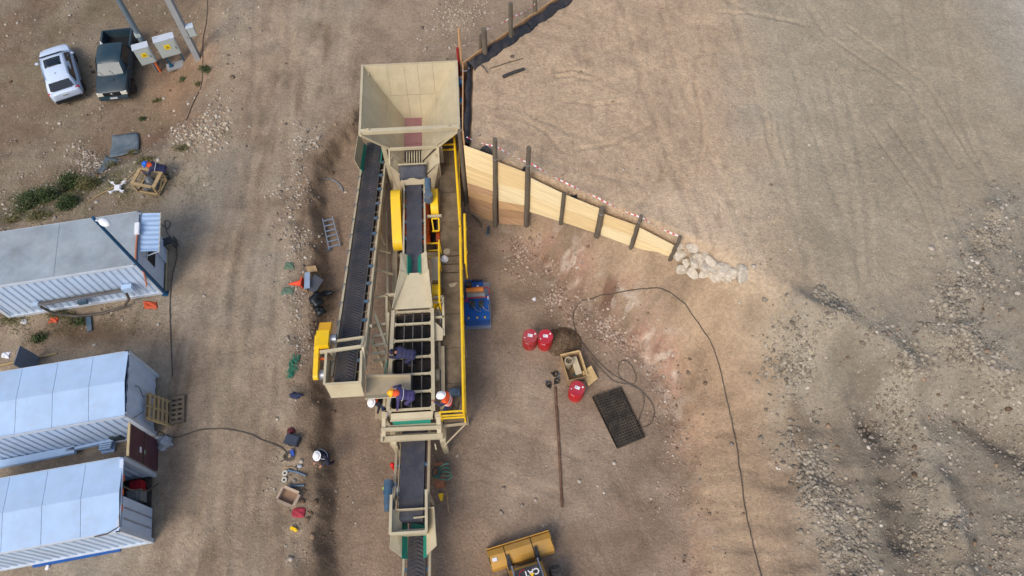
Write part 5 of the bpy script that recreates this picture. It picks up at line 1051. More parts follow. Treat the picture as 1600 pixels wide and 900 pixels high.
cable('air_hose', [(925, 560), (945, 583), (962, 597), (990, 600), (993, 585), (985, 570), (975, 563), (967, 570), (966, 585), (978, 598), (1002, 612), (1006, 630), (1000, 650), (996, 665)], .015, 'thin black hose looped beside the mesh panels', 'hose')

# ------------------------------------------------------------------ wheel loader at the lower edge
M_cy = mat('loader_yellow', (204, 154, 66), .6, 0, .12, 2, .1, 30, .5); M_cb = mat('loader_black', (44, 46, 50), .45, 0, .12, 3, 0, 30, .2)
lc = A(812.5, 861, 0); lrz = R(16.5); ld = thing('skid_loader', 'yellow wheel loader with wide curled bucket at the lower edge', 'loader', lc, lrz); W = WM[ld.name]
prof = [(.34, .03), (.40, .06), (.34, .42), (.22, .66), (.02, .80), (-.22, .80), (-.40, .66), (-.46, .40), (-.42, .10)]
bw = 1.13
def bucket(b):
    k = len(prof); inn = [(y * .93 + .02, z * .95 + .03) for y, z in prof]
    vs = [Vector((s_ * bw, y, z)) for s_ in (-1, 1) for y, z in prof] + [Vector((s_ * bw, y, z)) for s_ in (-1, 1) for y, z in inn]
    fs = []
    for i in range(k - 1): fs += [(i, i + 1, k + i + 1, k + i), (2 * k + i, 3 * k + i, 3 * k + i + 1, 2 * k + i + 1)]
    fs += [(0, k, 3 * k, 2 * k), (k - 1, 3 * k - 1, 4 * k - 1, 2 * k - 1)]; b.add(vs, fs)
    for s_ in (-1, 1): b.plate([Vector((s_ * (bw + .003), y, z)) for y, z in prof], .03 * s_, (1, 0, 0))
b = MB(); bucket(b); bk = b.build('bucket', M_cy, ld, False, W)
for x in (-.55, .42): b = MB(); b.path([Vector((x, y * 1.02 - .01, z * 1.02)) for y, z in prof], .014, 4); b.build('weld_rib', M_dark, bk, False, W)
b = MB(); b.bar((-bw, .30, .52), (bw, .30, .52), .03, .16); b.build('top_lip', M_cy, bk, False, W); b = MB(); b.box((-.95, -.12, .815), (.16, .12, .01)); b.build('sticker', M_paper, bk, False, W)
for x in (-.50, .50):
    b = MB(); b.path([Vector((x, -.42, .42)), Vector((x, -.8, .75)), Vector((x, -1.6, 1.35)), Vector((x, -3.0, 1.75))], .10, 4); b.build('lift_arm', M_cy, ld, False, W)
    b = MB(); b.box((x, -.46, .6), (.16, .26, .34)); b.build('coupler', M_cb, ld, False, W); b = MB(); b.box((x, -.26, .84), (.10, .3, .1)); b.build('pin_bracket', M_cb, ld, False, W)
    b = MB(); b.tube((x * .92, -.5, .86), (x * .92, -1.3, 1.35), .035, n=10); r0_ = b.build('cylinder_rod', mat('chrome', (210, 214, 220), .15, .9, .03), ld, True, W); b = MB(); b.tube((x * .92, -1.3, 1.35), (x * .92, -2.2, 1.8), .06, n=10); b.build('cylinder_barrel', M_cb, r0_, True, W)
b = MB(); b.tube((-.5, -.66, .82), (.5, -.66, .82), .075, n=12); b.build('torque_tube', M_cy, ld, True, W)
b = MB(); b.box((0, -1.68, 1.0), (.84, 1.9, 1.05)); b.build('hood', M_cb, ld, False, W); b = MB(); b.box((0, -4.2, 1.3), (1.2, 2.0, 1.6)); b.build('engine_cover', M_cy, ld, False, W)
cz_ = 1.535
def text_mesh(txt, size, name, mtl, M_, parent, W_):
    cu_ = bpy.data.curves.new(name, 'FONT'); cu_.body = txt; cu_.size = size; cu_.align_x = 'CENTER'; cu_.align_y = 'CENTER'; cu_.extrude = .003; cu_.offset = size * .022
    to = bpy.data.objects.new(name, cu_); COL.objects.link(to); bpy.context.view_layer.update(); me = bpy.data.meshes.new_from_object(to.evaluated_get(bpy.context.evaluated_depsgraph_get())); bpy.data.objects.remove(to)
    me.transform(M_); me.materials.clear(); me.materials.append(mtl); o_ = bpy.data.objects.new(name, me); COL.objects.link(o_); o_.parent = parent; WM[o_.name] = WM[parent.name]; return o_
text_mesh('CAT', .27, 'lettering', M_white, Matrix.Translation((.10, -.93, cz_)) @ Matrix.Rotation(math.pi, 4, 'Z'), ld, W)
b = MB(); b.plate([Vector((.02, -.96, cz_ + .005)), Vector((.18, -.96, cz_ + .005)), Vector((.10, -1.08, cz_ + .005))], .004); b.build('logo_triangle', M_yel, ld, False, W)
b = MB(); b.path([Vector((-.15 + .16 * math.cos(q), -.94 + .16 * math.sin(q), cz_)) for q in [1.2 + k * .3 for k in range(9)]], .014, 4); b.build('logo_arc', M_hr, ld, False, W)
b = MB(); b.box((-.72, -.95, .95), (.16, .3, .2)); b.build('marker_lamp', mat('lamp_red', (200, 40, 40), .4), ld, False, W)
def tyre(parent, c, r_, w_, W_):
    b = MB(); q = Matrix.Rotation(R(90), 3, 'Y'); b.lathe([(r_ * .55, -w_ / 2), (r_ * .93, -w_ / 2), (r_, -w_ * .38), (r_, w_ * .38), (r_ * .93, w_ / 2), (r_ * .55, w_ / 2)], c, 28, q); o_ = b.build('wheel', M_rub, parent, True, W_)
    b = MB(); b.lathe([(.05, -w_ * .3), (r_ * .56, -w_ * .36), (r_ * .56, w_ * .36), (.05, w_ * .3)], c, 20, q); b.build('rim', M_cy, o_, True, W_)
    b = MB()
    for k in range(18):
        a_ = k * 2 * math.pi / 18; p = Vector(c) + Vector((0, math.cos(a_) * r_, math.sin(a_) * r_)); b.bar(p + Vector((-w_ * .45, 0, 0)), p + Vector((w_ * .05, -math.sin(a_) * .08, math.cos(a_) * .08)), .05, .06, (0, math.cos(a_), math.sin(a_))); b.bar(p + Vector((w_ * .45, 0, 0)), p + Vector((-w_ * .05, -math.sin(a_) * .08, math.cos(a_) * .08)), .05, .06, (0, math.cos(a_), math.sin(a_)))
    b.build('tread_lugs', M_rub, o_, False, W_, kind='stuff')
for x in (-.95, .95): tyre(ld, (x, -1.38, .5), .5, .36, W); tyre(ld, (x, -4.2, .5), .5, .36, W)
# ------------------------------------------------------------------ white site cabins (containers)
C_RZ = R(10.5); CL, CWD, CH = 6.06, 2.44, 2.45
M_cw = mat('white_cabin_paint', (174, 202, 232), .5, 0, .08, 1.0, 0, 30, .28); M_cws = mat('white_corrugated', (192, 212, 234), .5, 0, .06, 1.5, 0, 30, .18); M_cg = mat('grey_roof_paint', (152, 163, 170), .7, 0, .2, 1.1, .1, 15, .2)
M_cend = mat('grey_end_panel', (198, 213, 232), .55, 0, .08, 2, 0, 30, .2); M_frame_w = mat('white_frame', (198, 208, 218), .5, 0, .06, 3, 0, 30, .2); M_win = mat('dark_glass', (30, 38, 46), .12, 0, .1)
def corr(b, p0, p1, z0, z1, out, pitch=.28, dep=.036):
    """trapezoid corrugated sheet standing from p0 to p1"""
    p0, p1 = Vector(p0), Vector(p1); L = (p1 - p0).length; d = (p1 - p0) / L; n = max(1, round(L / pitch)); o = Vector(out); pr = [(0, 0)]
    for k in range(n):
        s_ = k * L / n; q = L / n; pr += [(s_ + q * .34, 0), (s_ + q * .5, -dep), (s_ + q * .84, -dep), (s_ + q, 0)]
    g = [[p0 + d * s_ + o * e + Z * z for s_, e in pr] for z in (z0, z1)]
    b.sheet(g)
    b.sheet([[p - o * .05 for p in row] for row in g][::-1])
def cabin(px, py, zg, label, roof_mtl, seams, bow=0.05):
    """near right foot of the cabin given by its photo pixel"""
    c = A(px, py, zg); t = thing('site_cabin', label, 'cabin', c, C_RZ); W = WM[t.name]      # local: x along (0 = right end, negative to the left), y away
    for y0, nm in ((0.0, -1), (CWD, 1)):
        b = MB(); corr(b, (-CL + .12, y0 - nm * .03, 0), (-.12, y0 - nm * .03, 0), .14, CH - .12, (0, nm, 0)); b.build('side_wall', M_cws, t, False, W)
        b = MB(); b.bar((-CL, y0 - nm * .05, .08), (0, y0 - nm * .05, .08), .12, .15); b.build('bottom_rail', M_frame_w, t, False, W); b = MB(); b.bar((-CL, y0 - nm * .045, CH - .06), (0, y0 - nm * .045, CH - .06), .10, .12); b.build('top_rail', M_frame_w, t, False, W)
    for x in (-CL + .07, -.07):
        for y in (.07, CWD - .07): b = MB(); b.box((x, y, CH / 2), (.15, .15, CH)); b.build('corner_post', M_frame_w, t, False, W)
    n = seams; x0 = -CL + .02
    for k in range(n):
        xa, xb = x0 + (CL - .04) * k / n, x0 + (CL - .04) * (k + 1) / n - .012; b = MB(); g = []
        for i in range(5):
            u = i / 4; x = xa + (xb - xa) * u; row = []
            for j in range(9): v = j / 8; row.append(Vector((x, .03 + (CWD - .06) * v, CH + .012 + bow * (1 - abs(2 * v - 1)) + .008 * math.sin(math.pi * u))))
            g.append(row)
        b.sheet(g); o = b.build('roof_panel', roof_mtl, t, False, W); o.modifiers.new('s', 'SOLIDIFY').thickness = -.01 if False else .01
    b = MB(); b.box((-CL + .05, CWD / 2, CH / 2), (.06, CWD - .3, CH - .25)); b.build('end_wall', M_cend, t, False, W)
    return t, W
zc = ZL
# --- cabin 1 (grey roof)
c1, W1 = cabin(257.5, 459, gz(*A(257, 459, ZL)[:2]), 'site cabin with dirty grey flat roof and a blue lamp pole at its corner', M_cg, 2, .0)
b = MB(); b.box((-.04, CWD / 2, CH / 2), (.05, CWD - .28, CH - .2)); ew = b.build('end_wall', M_cend, c1, False, W1)
b = MB(); b.box((-.005, 1.0, 1.35), (.03, .62, .75)); wn_ = b.build('window', M_dark, c1, False, W1); b = MB(); b.box((.012, 1.0, 1.35), (.012, .54, .67)); b.build('pane', M_win, wn_, False, W1)
for z in (1.0, 1.72): b = MB(); b.bar((.015, .66, z), (.015, 1.34, z), .03, .04); b.build('frame_bar', M_frame_w, wn_, False, W1)
b = MB(); b.box((.03, 1.85, 1.02), (.05, .85, 1.95)); dr = b.build('door', M_cend, c1, False, W1); b = MB(); b.box((.07, 1.52, 1.0), (.04, .05, .14)); b.build('handle', M_dark, dr, False, W1)
b = MB(); b.bar((.06, .02, .04), (.06, 2.44, .04), .05, .05); b.build('threshold', mat('tan_trim', (190, 170, 130), .6), c1, False, W1)
aw = MB(); n = 16
for i in range(2):
    pass
g = [[Vector((.02 + .68 * u, .62 + 1.75 * j / 32, 2.36 - .16 * u + (.012 if j % 4 in (0, 1) else -.012))) for j in range(33)] for u in (0, .5, 1)]
aw.sheet(g); ao = aw.build('awning_sheet', M_cw, c1, False, W1); ao.modifiers.new('s', 'SOLIDIFY').thickness = .01
for y in (.62, 2.37): b = MB(); b.bar((.0, y, 1.95), (.66, y, 2.18), .03, .03); b.build('awning_bracket', M_frame_w, c1, False, W1)
b = MB(); b.bar((.68, .60, 2.19), (.68, 2.39, 2.19), .03, .05); b.build('awning_edge', mat('tan_trim', (190, 170, 130), .6), c1, False, W1)
b = MB(); b.box((-.05, 1.58, CH + .06), (.16, .5, .12)); b.build('roof_junction_box', mat('white_plastic', (232, 234, 236), .35), c1, False, W1)
b = MB(); b.path([Vector(p) for p in ((-.05, 1.3, CH + .05), (-.06, .6, CH + .06), (-.05, .05, CH + .06), (.0, -.04, 1.9), (-.28, -.06, 1.0), (-.35, -.06, .9))], .03, 6); b.build('orange_conduit', mat('orange_conduit', (196, 120, 84), .6), c1, True, W1)
b = MB(); b.bar((-4.4, -.14, .95), (-1.0, -.14, 1.02), .14, .06); ct = b.build('cable_tray', mat('tray_steel', (92, 98, 98), .6, .2), c1, False, W1); b = MB(); b.bar((-4.4, -.21, .99), (-1.0, -.21, 1.06), .015, .1); b.build('tray_lip', M_galv, ct, False, W1); b = MB(); b.path([Vector((-4.4, -.14, 1.0)), Vector((-2.8, -.12, 1.02)), Vector((-1.0, -.14, 1.07))], .04, 6); b.build('tray_cable', M_cab, ct, True, W1)
b = MB(); b.box((-.95, -.14, 1.1), (.38, .2, .32)); b.build('meter_box', M_cw, c1, False, W1); b = MB(); b.box((-4.5, -.14, .9), (.26, .18, .26)); b.build('meter_box', M_cw, c1, False, W1); b = MB(); b.box((-2.9, -.16, .62), (.35, .12, .2)); b.build('valve_box', M_blu, c1, False, W1)
b = MB(); b.path([Vector(p) for p in ((-1.1, -.16, 1.0), (-1.15, -.3, .55), (-1.5, -.42, .2), (-2.5, -.5, .10), (-3.4, -.45, .12), (-4.1, -.3, .3), (-4.4, -.18, .85))], .055, 8); tag(b.build('drooping_hose', M_cab, None, True, W1), 'thick dark hose drooping along the grey-roofed cabin wall', 'hose')
def rag(name, c, sx, sy, h, mtl, label, cat='cloth', seed=1, n=12):
    rs = np.random.RandomState(seed); ph = rs.uniform(0, 6.28, 6); b = MB(); c = Vector(c); g = []
    for i in range(n):
        row = []
        for j in range(n):
            u, v = i / (n - 1) - .5, j / (n - 1) - .5; e = 1 + .18 * math.sin(4 * u + ph[0]) * math.cos(5 * v + ph[1]); x, y = c.x + sx * u * e, c.y + sy * v * e
            f = max(0, 1 - (2 * u) ** 4) * max(0, 1 - (2 * v) ** 4)
            row.append(Vector((x, y, gz(x, y) + .015 + h * f * (.55 + .45 * math.sin(9 * u + ph[2] + 3 * v) * math.cos(8 * v + ph[3])))))
        g.append(row)
    b.sheet(g); o = tag(b.build(name, mtl, None, True), label, cat); o.modifiers.new('s', 'SOLIDIFY').thickness = .008; return o
M_oc = mat('orange_cloth', (206, 84, 48), .85, 0, .2, 6, 0, 30, .3)
p = W1 @ Vector((-.55, -.42, 0)); rag('orange_cloth', p, .55, .34, .12, M_oc, 'orange cloth lying at the corner of the grey-roofed cabin', seed=3)
p = W1 @ Vector((-4.3, -.40, 0)); rag('orange_cloth', p, .36, .26, .12, M_oc, 'orange cloth hanging low at the left of the grey-roofed cabin', seed=5)
# lamp pole
lb = A(259, 459, ZL); lb.z = gz(lb.x, lb.y); lp_ = thing('lamp_pole', 'tall dark blue lamp pole with white lamp head beside the grey-roofed cabin', 'lamp pole', lb); M_lp = mat('pole_blue', (22, 74, 110), .45, 0, .08)
b = MB(); b.tube(lb, lb + Vector((-.10, .05, 5.65)), .075, .055, n=10); b.build('pole', M_lp, lp_, True)
b = MB(); b.tube(lb + Vector((-.10, .05, 5.5)), lb + Vector((.08, -.02, 5.55)), .04, n=8); ar = b.build('bracket', M_frame_w, lp_, True); b = MB(); b.ball(lb + Vector((.28, -.08, 5.55)), (.24, .15, .12), 14, 8, rot=Matrix.Rotation(-.5, 3, 'Z')); b.build('lamp_head', mat('white_plastic', (232, 234, 236), .35), ar, True)
b = MB(); b.box(lb + Vector((0, 0, .01)), (.24, .24, .04)); b.build('base_plate', M_lp, lp_)
# stool
sc0 = G(268, 385); st = thing('stool', 'small black stool at the end of the grey-roofed cabin', 'stool', sc0, R(25)); W = WM[st.name]
b = MB(); b.box((0, 0, .42), (.36, .34, .05)); b.build('seat', M_cb, st, False, W)
for x in (-.15, .15):
    for y in (-.14, .14): b = MB(); b.bar((x, y, 0), (x * .9, y * .9, .4), .035, .035); b.build('leg', M_cb, st, False, W)
b = MB(); b.box((.30, -.05, .3), (.04, .36, .3)); b.build('backrest', M_cb, st, False, W)
# --- cabin 2 (white, bowed roof)
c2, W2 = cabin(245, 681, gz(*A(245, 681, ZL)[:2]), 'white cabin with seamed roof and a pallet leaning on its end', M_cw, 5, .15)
b = MB(); corr(b, (-.04, .12, 0), (-.04, CWD - .12, 0), .14, CH - .12, (1, 0, 0), .45, .02); b.build('end_wall', M_cend, c2, False, W2)
b = MB(); b.bar((.012, .1, 1.9), (.012, .55, 1.2), .02, .02); b.path([Vector((.015, 1.3, 1.9)), Vector((.015, 1.35, 1.6)), Vector((.015, 1.1, 1.3)), Vector((.015, 1.25, .9))], .015, 5); b.build('wall_cable', M_cab, c2, False, W2)
b = MB(); b.bar((-CL, .0, CH + .03), (0, .0, CH + .03), .02, .04); b.build('gutter', M_frame_w, c2, False, W2)
def pallet(name, o, ux, uy, label, mtl, L=1.2, Wd=1.0):
    """o = corner, ux/uy = board direction and stack direction"""
    o, ux, uy = Vector(o), Vector(ux).normalized(), Vector(uy).normalized(); nz = ux.cross(uy).normalized(); t = thing(name, label, 'pallet', (o.x, o.y, gz(o.x, o.y)), 0, 'wooden pallets by the white cabin')
    for k in range(6): c = o + uy * (.05 + k * (L - .1) / 5) + nz * .13; b = MB(); b.bar(c, c + ux * Wd, .11, .022, nz); b.build('slat', mtl, t)
    for k in range(3): c = o + ux * (.05 + k * (Wd - .1) / 2) + nz * .07; b = MB(); b.bar(c, c + uy * L, .09, .09, nz); b.build('stringer', mtl, t)
    for k in range(3): c = o + uy * (.06 + k * (L - .12) / 2) + nz * .012; b = MB(); b.bar(c, c + ux * Wd, .10, .02, nz); b.build('base_slat', mtl, t)
    return t
M_pal = wood('pallet_wood', (178, 154, 112), dust=.3); M_palg = wood('grey_pallet_wood', (112, 102, 88), dust=.3)
o = W2 @ Vector((.42, .25, .02)); d1 = (W2.to_3x3() @ Vector((0, 1, 0))); d2 = (W2.to_3x3() @ Vector((-.30, 0, 1)))
pallet('pallet', o, d1, d2, 'light wooden pallet leaning against the end of the white cabin', M_pal)
o = W2 @ Vector((.50, .30, .03)); pallet('pallet', o, (W2.to_3x3() @ Vector((1, 0, .02))), d1, 'grey wooden pallet lying flat beside the leaning one', M_palg, 1.05, .55)
bp_ = G(58, 572); b = MB(); b.bar(bp_ + Vector((-.02, 0, .0)), bp_ + Vector((-.1, 0, 1.15)), .75, .04, (1, 0, 0)); tag(b.build('grey_board', mat('grey_sheet', (118, 126, 136), .6, 0, .1)), 'grey board standing behind the white cabin', 'board')
log('plank', (-5, 573), (90, 553), .045, M_pal, 'long pale plank on the ground behind the white cabin', 'plank')
# white ladder-like beam between cabins 2 and 3
for (p0, p1, lb_) in (((-5, 727), (118, 703), 'wide white beam lying between the two white cabins'), ((105, 704), (178, 688), 'narrow white beam end between the two white cabins')):
    p, q = A(*p0, ZL + .25), A(*p1, ZL + .25); b = MB(); b.bar(p, q, .26 if 'wide' in lb_ else .1, .18); tag(b.build('white_beam', M_cw), lb_, 'beam')
p = A(168, 692, ZL + .2); b = MB(); [b.box(p + Vector((0, -.08 * k, .0)), (.42, .05, .25), rz=C_RZ) for k in range(4)]; b.box(p + Vector((0, -.12, -.15)), (.44, .42, .1), rz=C_RZ); tag(b.build('louvre_unit', M_cw), 'white louvred unit between the two white cabins', 'vent unit')
p = A(190, 684, ZL); b = MB(); b.box(p + Z * .3, (.4, .3, .6), rz=C_RZ); tag(b.build('dark_crate', mat('dark_green_box', (66, 80, 84), .6)), 'dark box behind the maroon door', 'box')
# --- cabin 3 (white, open end)
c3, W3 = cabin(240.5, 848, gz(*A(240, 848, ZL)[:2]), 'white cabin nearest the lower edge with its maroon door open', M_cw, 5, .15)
b = MB(); b.plate([Vector((-.03, .13, .14)), Vector((-.03, 1.15, .14)), Vector((-.03, 1.15, CH - .12)), Vector((-.03, .13, CH - .12))], .05); d_ = b.build('closed_door', M_cend, c3, False, W3)
for y in (.45, .8): b = MB(); b.bar((-.01, y, .2), (-.01, y, CH - .2), .03, .03); b.build('lock_rod', M_galv, d_, False, W3)
M_mar = mat('maroon_paint', (84, 50, 60), .5, 0, .1, 2, 0, 30, .12)
b = MB(); b.box((.06, CWD + .60, CH / 2 - .02), (.05, 1.12, CH - .2)); d_ = b.build('open_door', M_mar, c3, False, W3, label='maroon container door swung open')
b = MB(); b.bar((.06, CWD + .02, CH - .10), (.06, CWD + 1.17, CH - .10), .08, .05); b.build('door_edge', mat('tan_trim', (190, 170, 130), .6), d_, False, W3)
b = MB(); b.bar((.09, CWD + .02, 1.25), (.09, CWD + 1.15, 1.25), .02, .04); b.build('door_seam', M_dark, d_, False, W3)
b = MB(); b.box((.09, CWD + .45, 1.5), (.012, .2, .12)); b.build('notice', M_paper, d_, False, W3); b = MB(); b.box((.09, CWD + .45, 1.2), (.012, .14, .1)); b.build('notice', mat('green_notice', (150, 200, 160), .6), d_, False, W3)
b = MB(); b.box((-CL / 2, CWD / 2, .10), (CL - .2, CWD - .2, .04)); b.build('floor', M_dark, c3, False, W3)
for y, z, m_, lb_, s_ in ((1.9, .3, M_hr, 'red', (.4, .5, .4)), (1.6, .35, M_gm, 'grey', (.5, .4, .5))):
    p = W3 @ Vector((-.5, y, .12)); b = MB(); b.box(p + Z * s_[2] / 2, s_, rz=C_RZ); b.box(p + Z * (s_[2] + .04), (s_[0] * .6, s_[1] * .6, .08), rz=C_RZ); tag(b.build('stored_box', m_), lb_ + ' toolbox just inside the open end of the lower white cabin', 'toolbox')
b = MB(); b.path([W3 @ Vector(p) for p in ((-.02, 1.45, CH + .02), (.05, 1.4, 2.0), (.25, 1.5, 1.2), (.3, 1.9, .5), (.1, 2.0, .12))], .03, 6); b.path([W3 @ Vector(p) for p in ((-.05, 1.4, CH + .06), (-.03, .5, CH + .06), (.0, .15, CH + .06), (-.4, -.02, CH + .05), (-.8, -.02, CH + .0))], .02, 6); tag(b.build('door_cable', M_cab, None, True), 'black cable hanging over the open end of the lower white cabin', 'cable')
b = MB(); b.bar((-.06, .1, CH + .03), (-.06, CWD - .1, CH + .03), .12, .06); hd = b.build('header', M_cend, c3, False, W3)
for y in (.75, 1.25, 1.7): b = MB(); b.box((.005, y, CH - .02), (.02, .2, .06)); b.build('orange_mark', M_org, hd, False, W3)
b = MB(); b.bar((-4.0, -.02, .03), (-1.1, -.02, .03), .14, .1); b.build('base_skid', M_pb, c3, False, W3)
lump('trash_bag', G(257, 692), (.30, .26, .25), mat('clear_plastic_bag', (168, 172, 176), .25, 0, .2, 8), 'clear plastic bag of rubbish by the maroon door', 'bag', seed=14)
cable('ground_cable', [(250, 675), (275, 684), (310, 673), (345, 670), (385, 677), (415, 690), (440, 700), (450, 712), (440, 722)], .02, 'black cable running from the cabins to the toolbox')
cable('ground_cable', [(245, 345), (262, 358), (266, 348), (258, 346), (262, 366), (274, 378), (277, 400), (270, 430), (266, 480), (268, 540), (270, 590)], .018, 'thin cable running past the black stool toward the pallets')
cable('ground_cable', [(324, -5), (318, 60), (317, 105), (308, 150), (290, 190)], .018, 'thin cable lying below the power poles')

# ------------------------------------------------------------------ power poles and cabinets
M_conc = mat('concrete_pole', (150, 152, 152), .85, 0, .1, 3, .2, 30); M_pole2 = mat('steel_pole_grey', (112, 128, 138), .5, .2, .1); M_cab_g = mat('cabinet_grey', (176, 186, 182), .5, 0, .05, 3, 0, 30, .08)
p = G(310, 92); pp = thing('power_pole', 'square concrete power pole with a grey box on its side', 'power pole', p)
b = MB(); b.bar(p - Z * .2, p + Vector((.1, 0, 8.0)), .22, .28, (1, 0, 0)); b.build('shaft', M_conc, pp); b = MB(); b.box(p + Vector((.34, .02, 1.8)), (.32, .26, .5), rz=R(20)); bx = b.build('meter_box', M_cab_g, pp); b = MB(); b.box(p + Vector((.34, .02, 2.075)), (.36, .30, .05), rz=R(20)); b.build('box_lid', M_frame_w, bx)
b = MB(); b.bar(p + Vector((0.02, 0, 1.55)), p + Vector((.2, 0, 1.55)), .3, .04); b.build('clamp', M_galv, pp)
p = G(245, 112); pp = thing('power_pole', 'round grey steel power pole rising behind the smaller cabinet', 'power pole', p + Vector((-.15, .45, 0))); q = p + Vector((-.15, .45, 0))
b = MB(); b.tube(q - Z * .2, q + Vector((.15, 0, 8.5)), .14, .12, n=14); b.build('shaft', M_pole2, pp, True)
def warn(parent, W_, c, s_):
    o = MB(); o.box(c, (s_, .008, s_)); w_ = o.build('warning_sign', mat('sign_yellow', (238, 206, 30), .5, 0, .03), parent, False, W_)
    x, y, z = c; o = MB(); o.plate([Vector((x - s_ * .28, y - .006, z - s_ * .25)), Vector((x + s_ * .28, y - .006, z - s_ * .25)), Vector((x, y - .006, z + s_ * .3))], .003, (0, -1, 0)); o.build('sign_triangle', M_dark, w_, False, W_)
    o = MB(); o.plate([Vector((x - s_ * .17, y - .011, z - s_ * .18)), Vector((x + s_ * .17, y - .011, z - s_ * .18)), Vector((x, y - .011, z + s_ * .17))], .003, (0, -1, 0)); o.build('sign_field', mat('sign_yellow', (238, 206, 30), .5), w_, False, W_)
    o = MB(); o.bar((x + s_ * .04, y - .015, z + s_ * .08), (x - s_ * .04, y - .015, z - s_ * .02), .015, .01); o.bar((x - s_ * .04, y - .015, z - s_ * .01), (x + s_ * .02, y - .015, z - s_ * .14), .015, .01); o.build('sign_bolt', M_dark, w_, False, W_)
cr = R(22)
p = G(248, 114); k1 = thing('electric_cabinet', 'smaller grey electric cabinet with warning sign on the steel pole', 'cabinet', p, cr); W = WM[k1.name]
b = MB(); b.box((-.15, .12, 1.25), (.72, .34, 1.0)); b.build('housing', M_cab_g, k1, False, W); b = MB(); b.box((-.15, .12, 1.78), (.78, .40, .05)); b.build('roof', M_frame_w, k1, False, W); b = MB(); b.box((-.15, -.06, 1.22), (.62, .02, .88)); d_ = b.build('door', M_cab_g, k1, False, W); warn(d_, W, (-.15, -.076, 1.35), .26); b = MB(); b.box((.1, -.08, 1.2), (.03, .02, .12)); b.build('handle', M_dark, d_, False, W)
b = MB(); b.box((-.05, .55, 2.1), (.25, .2, .2)); b.build('insulator_box', M_cab_g, k1, False, W)
b = MB(); b.tube((.1, .05, 0), (.1, .05, .75), .055, n=10); b.build('orange_pipe', mat('orange_pipe', (224, 112, 60), .5), k1, True, W); b = MB(); b.tube((-.05, .05, 0), (-.05, .05, .75), .045, n=10); b.build('grey_pipe', M_galv, k1, True, W)
p = G(282, 103); k2 = thing('electric_cabinet', 'larger grey electric cabinet with warning sign on blue legs', 'cabinet', p, cr); W = WM[k2.name]
b = MB(); b.box((-.1, .12, 1.3), (.95, .38, 1.0)); b.build('housing', M_cab_g, k2, False, W); b = MB(); b.box((-.1, .12, 1.825), (1.0, .42, .04)); b.build('roof', M_frame_w, k2, False, W); b = MB(); b.box((-.1, -.08, 1.28), (.86, .02, .9)); d_ = b.build('door', M_cab_g, k2, False, W); warn(d_, W, (-.1, -.096, 1.4), .28); b = MB(); b.box((.26, -.10, 1.25), (.03, .02, .14)); b.build('handle', M_dark, d_, False, W)
b = MB(); b.tube((-.55, .2, 1.75), (-.35, .2, 1.75), .10, n=12); b.build('gland', M_galv, k2, True, W)
for x in (-.42, .28): b = MB(); b.bar((x, .1, 0), (x, .1, .85), .07, .07); b.build('leg', mat('leg_blue', (30, 84, 110), .5), k2, False, W)
b = MB(); b.box((-.02, .05, .04), (1.25, .45, .10)); b.build('plinth', M_conc, k2, False, W)
b = MB(); b.box((-.42, .06, .13), (.16, .2, .08)); b.build('foot_box', mat('leg_blue', (30, 84, 110), .5), k2, False, W)

# ------------------------------------------------------------------ small things of the yard
def tarp(name, corners, label, mtl, n=10, h=.06, seed=2):
    rs = np.random.RandomState(seed); ph = rs.uniform(0, 6, 6); q = [G(*c) for c in corners]; b = MB(); g = []
    for i in range(n + 1):
        row = []
        for j in range(n + 1):
            u, v = i / n, j / n; p_ = q[0].lerp(q[1], v).lerp(q[3].lerp(q[2], v), u); row.append(Vector((p_.x, p_.y, gz(p_.x, p_.y) + .03 + h * (.5 + .5 * math.sin(7 * u + ph[0] + 2 * v) * math.cos(5 * v + ph[1])))))
        g.append(row)
    b.sheet(g); o = tag(b.build(name, mtl, None, True), label, 'tarpaulin'); o.modifiers.new('s', 'SOLIDIFY').thickness = .01; return o
M_tarp = mat('grey_tarp', (98, 112, 120), .5, 0, .2, 4, .2, 12, .15)
tarp('tarpaulin', [(176, 214), (217, 209), (217, 240), (173, 248)], 'square grey tarpaulin spread on the ground near the kneeling worker', M_tarp, h=.12); tarp('tarpaulin', [(165, 244), (190, 250), (162, 268), (150, 272)], 'torn strip of grey tarpaulin below the square one', M_tarp, h=.05, seed=8)
# the wooden frame crate the worker leans on
cz0 = G(233, 303); t = thing('frame_crate', 'open wooden frame crate holding a plastic-wrapped machine beside the kneeling worker', 'crate', cz0, R(-12)); W = WM[t.name]; fw, fd, fh = .98, .82, .62
for z in (.06, fh):
    for x in (-fw / 2, fw / 2): b = MB(); b.bar((x, 0, z), (x, fd, z), .16 if z > .5 else .07, .05); b.build('side_board', M_pal, t, False, W)
    for y in (0, fd): b = MB(); b.bar((-fw / 2 + .08, y, z + .004), (fw / 2 - .08, y, z + .004), .12 if z > .5 else .07, .05); b.build('cross_board', M_pal, t, False, W)
for x in (-fw / 2, fw / 2):
    for y in (0, fd): b = MB(); b.bar((x, y, 0), (x, y, fh - .03), .07, .07); b.build('leg', M_pal, t, False, W)
b = MB(); b.bar((fw / 2 + .04, 0, .1), (fw / 2 + .04, fd, fh - .05), .05, .05); b.build('diagonal', M_pal, t, False, W)
o = lump('wrapped_machine', cz0 + (W.to_3x3() @ Vector((0, .42, .05))), (.3, .3, .36), mat('wrap_film', (112, 114, 116), .3, 0, .3, 9), 'grey plastic-wrapped machine inside the wooden frame crate', 'machine', seed=31)
cable('thin_lath', [(138, 316), (160, 303), (190, 287), (212, 268)], .025, 'thin pale lath lying beside the white drone', 'lath', M_pal)
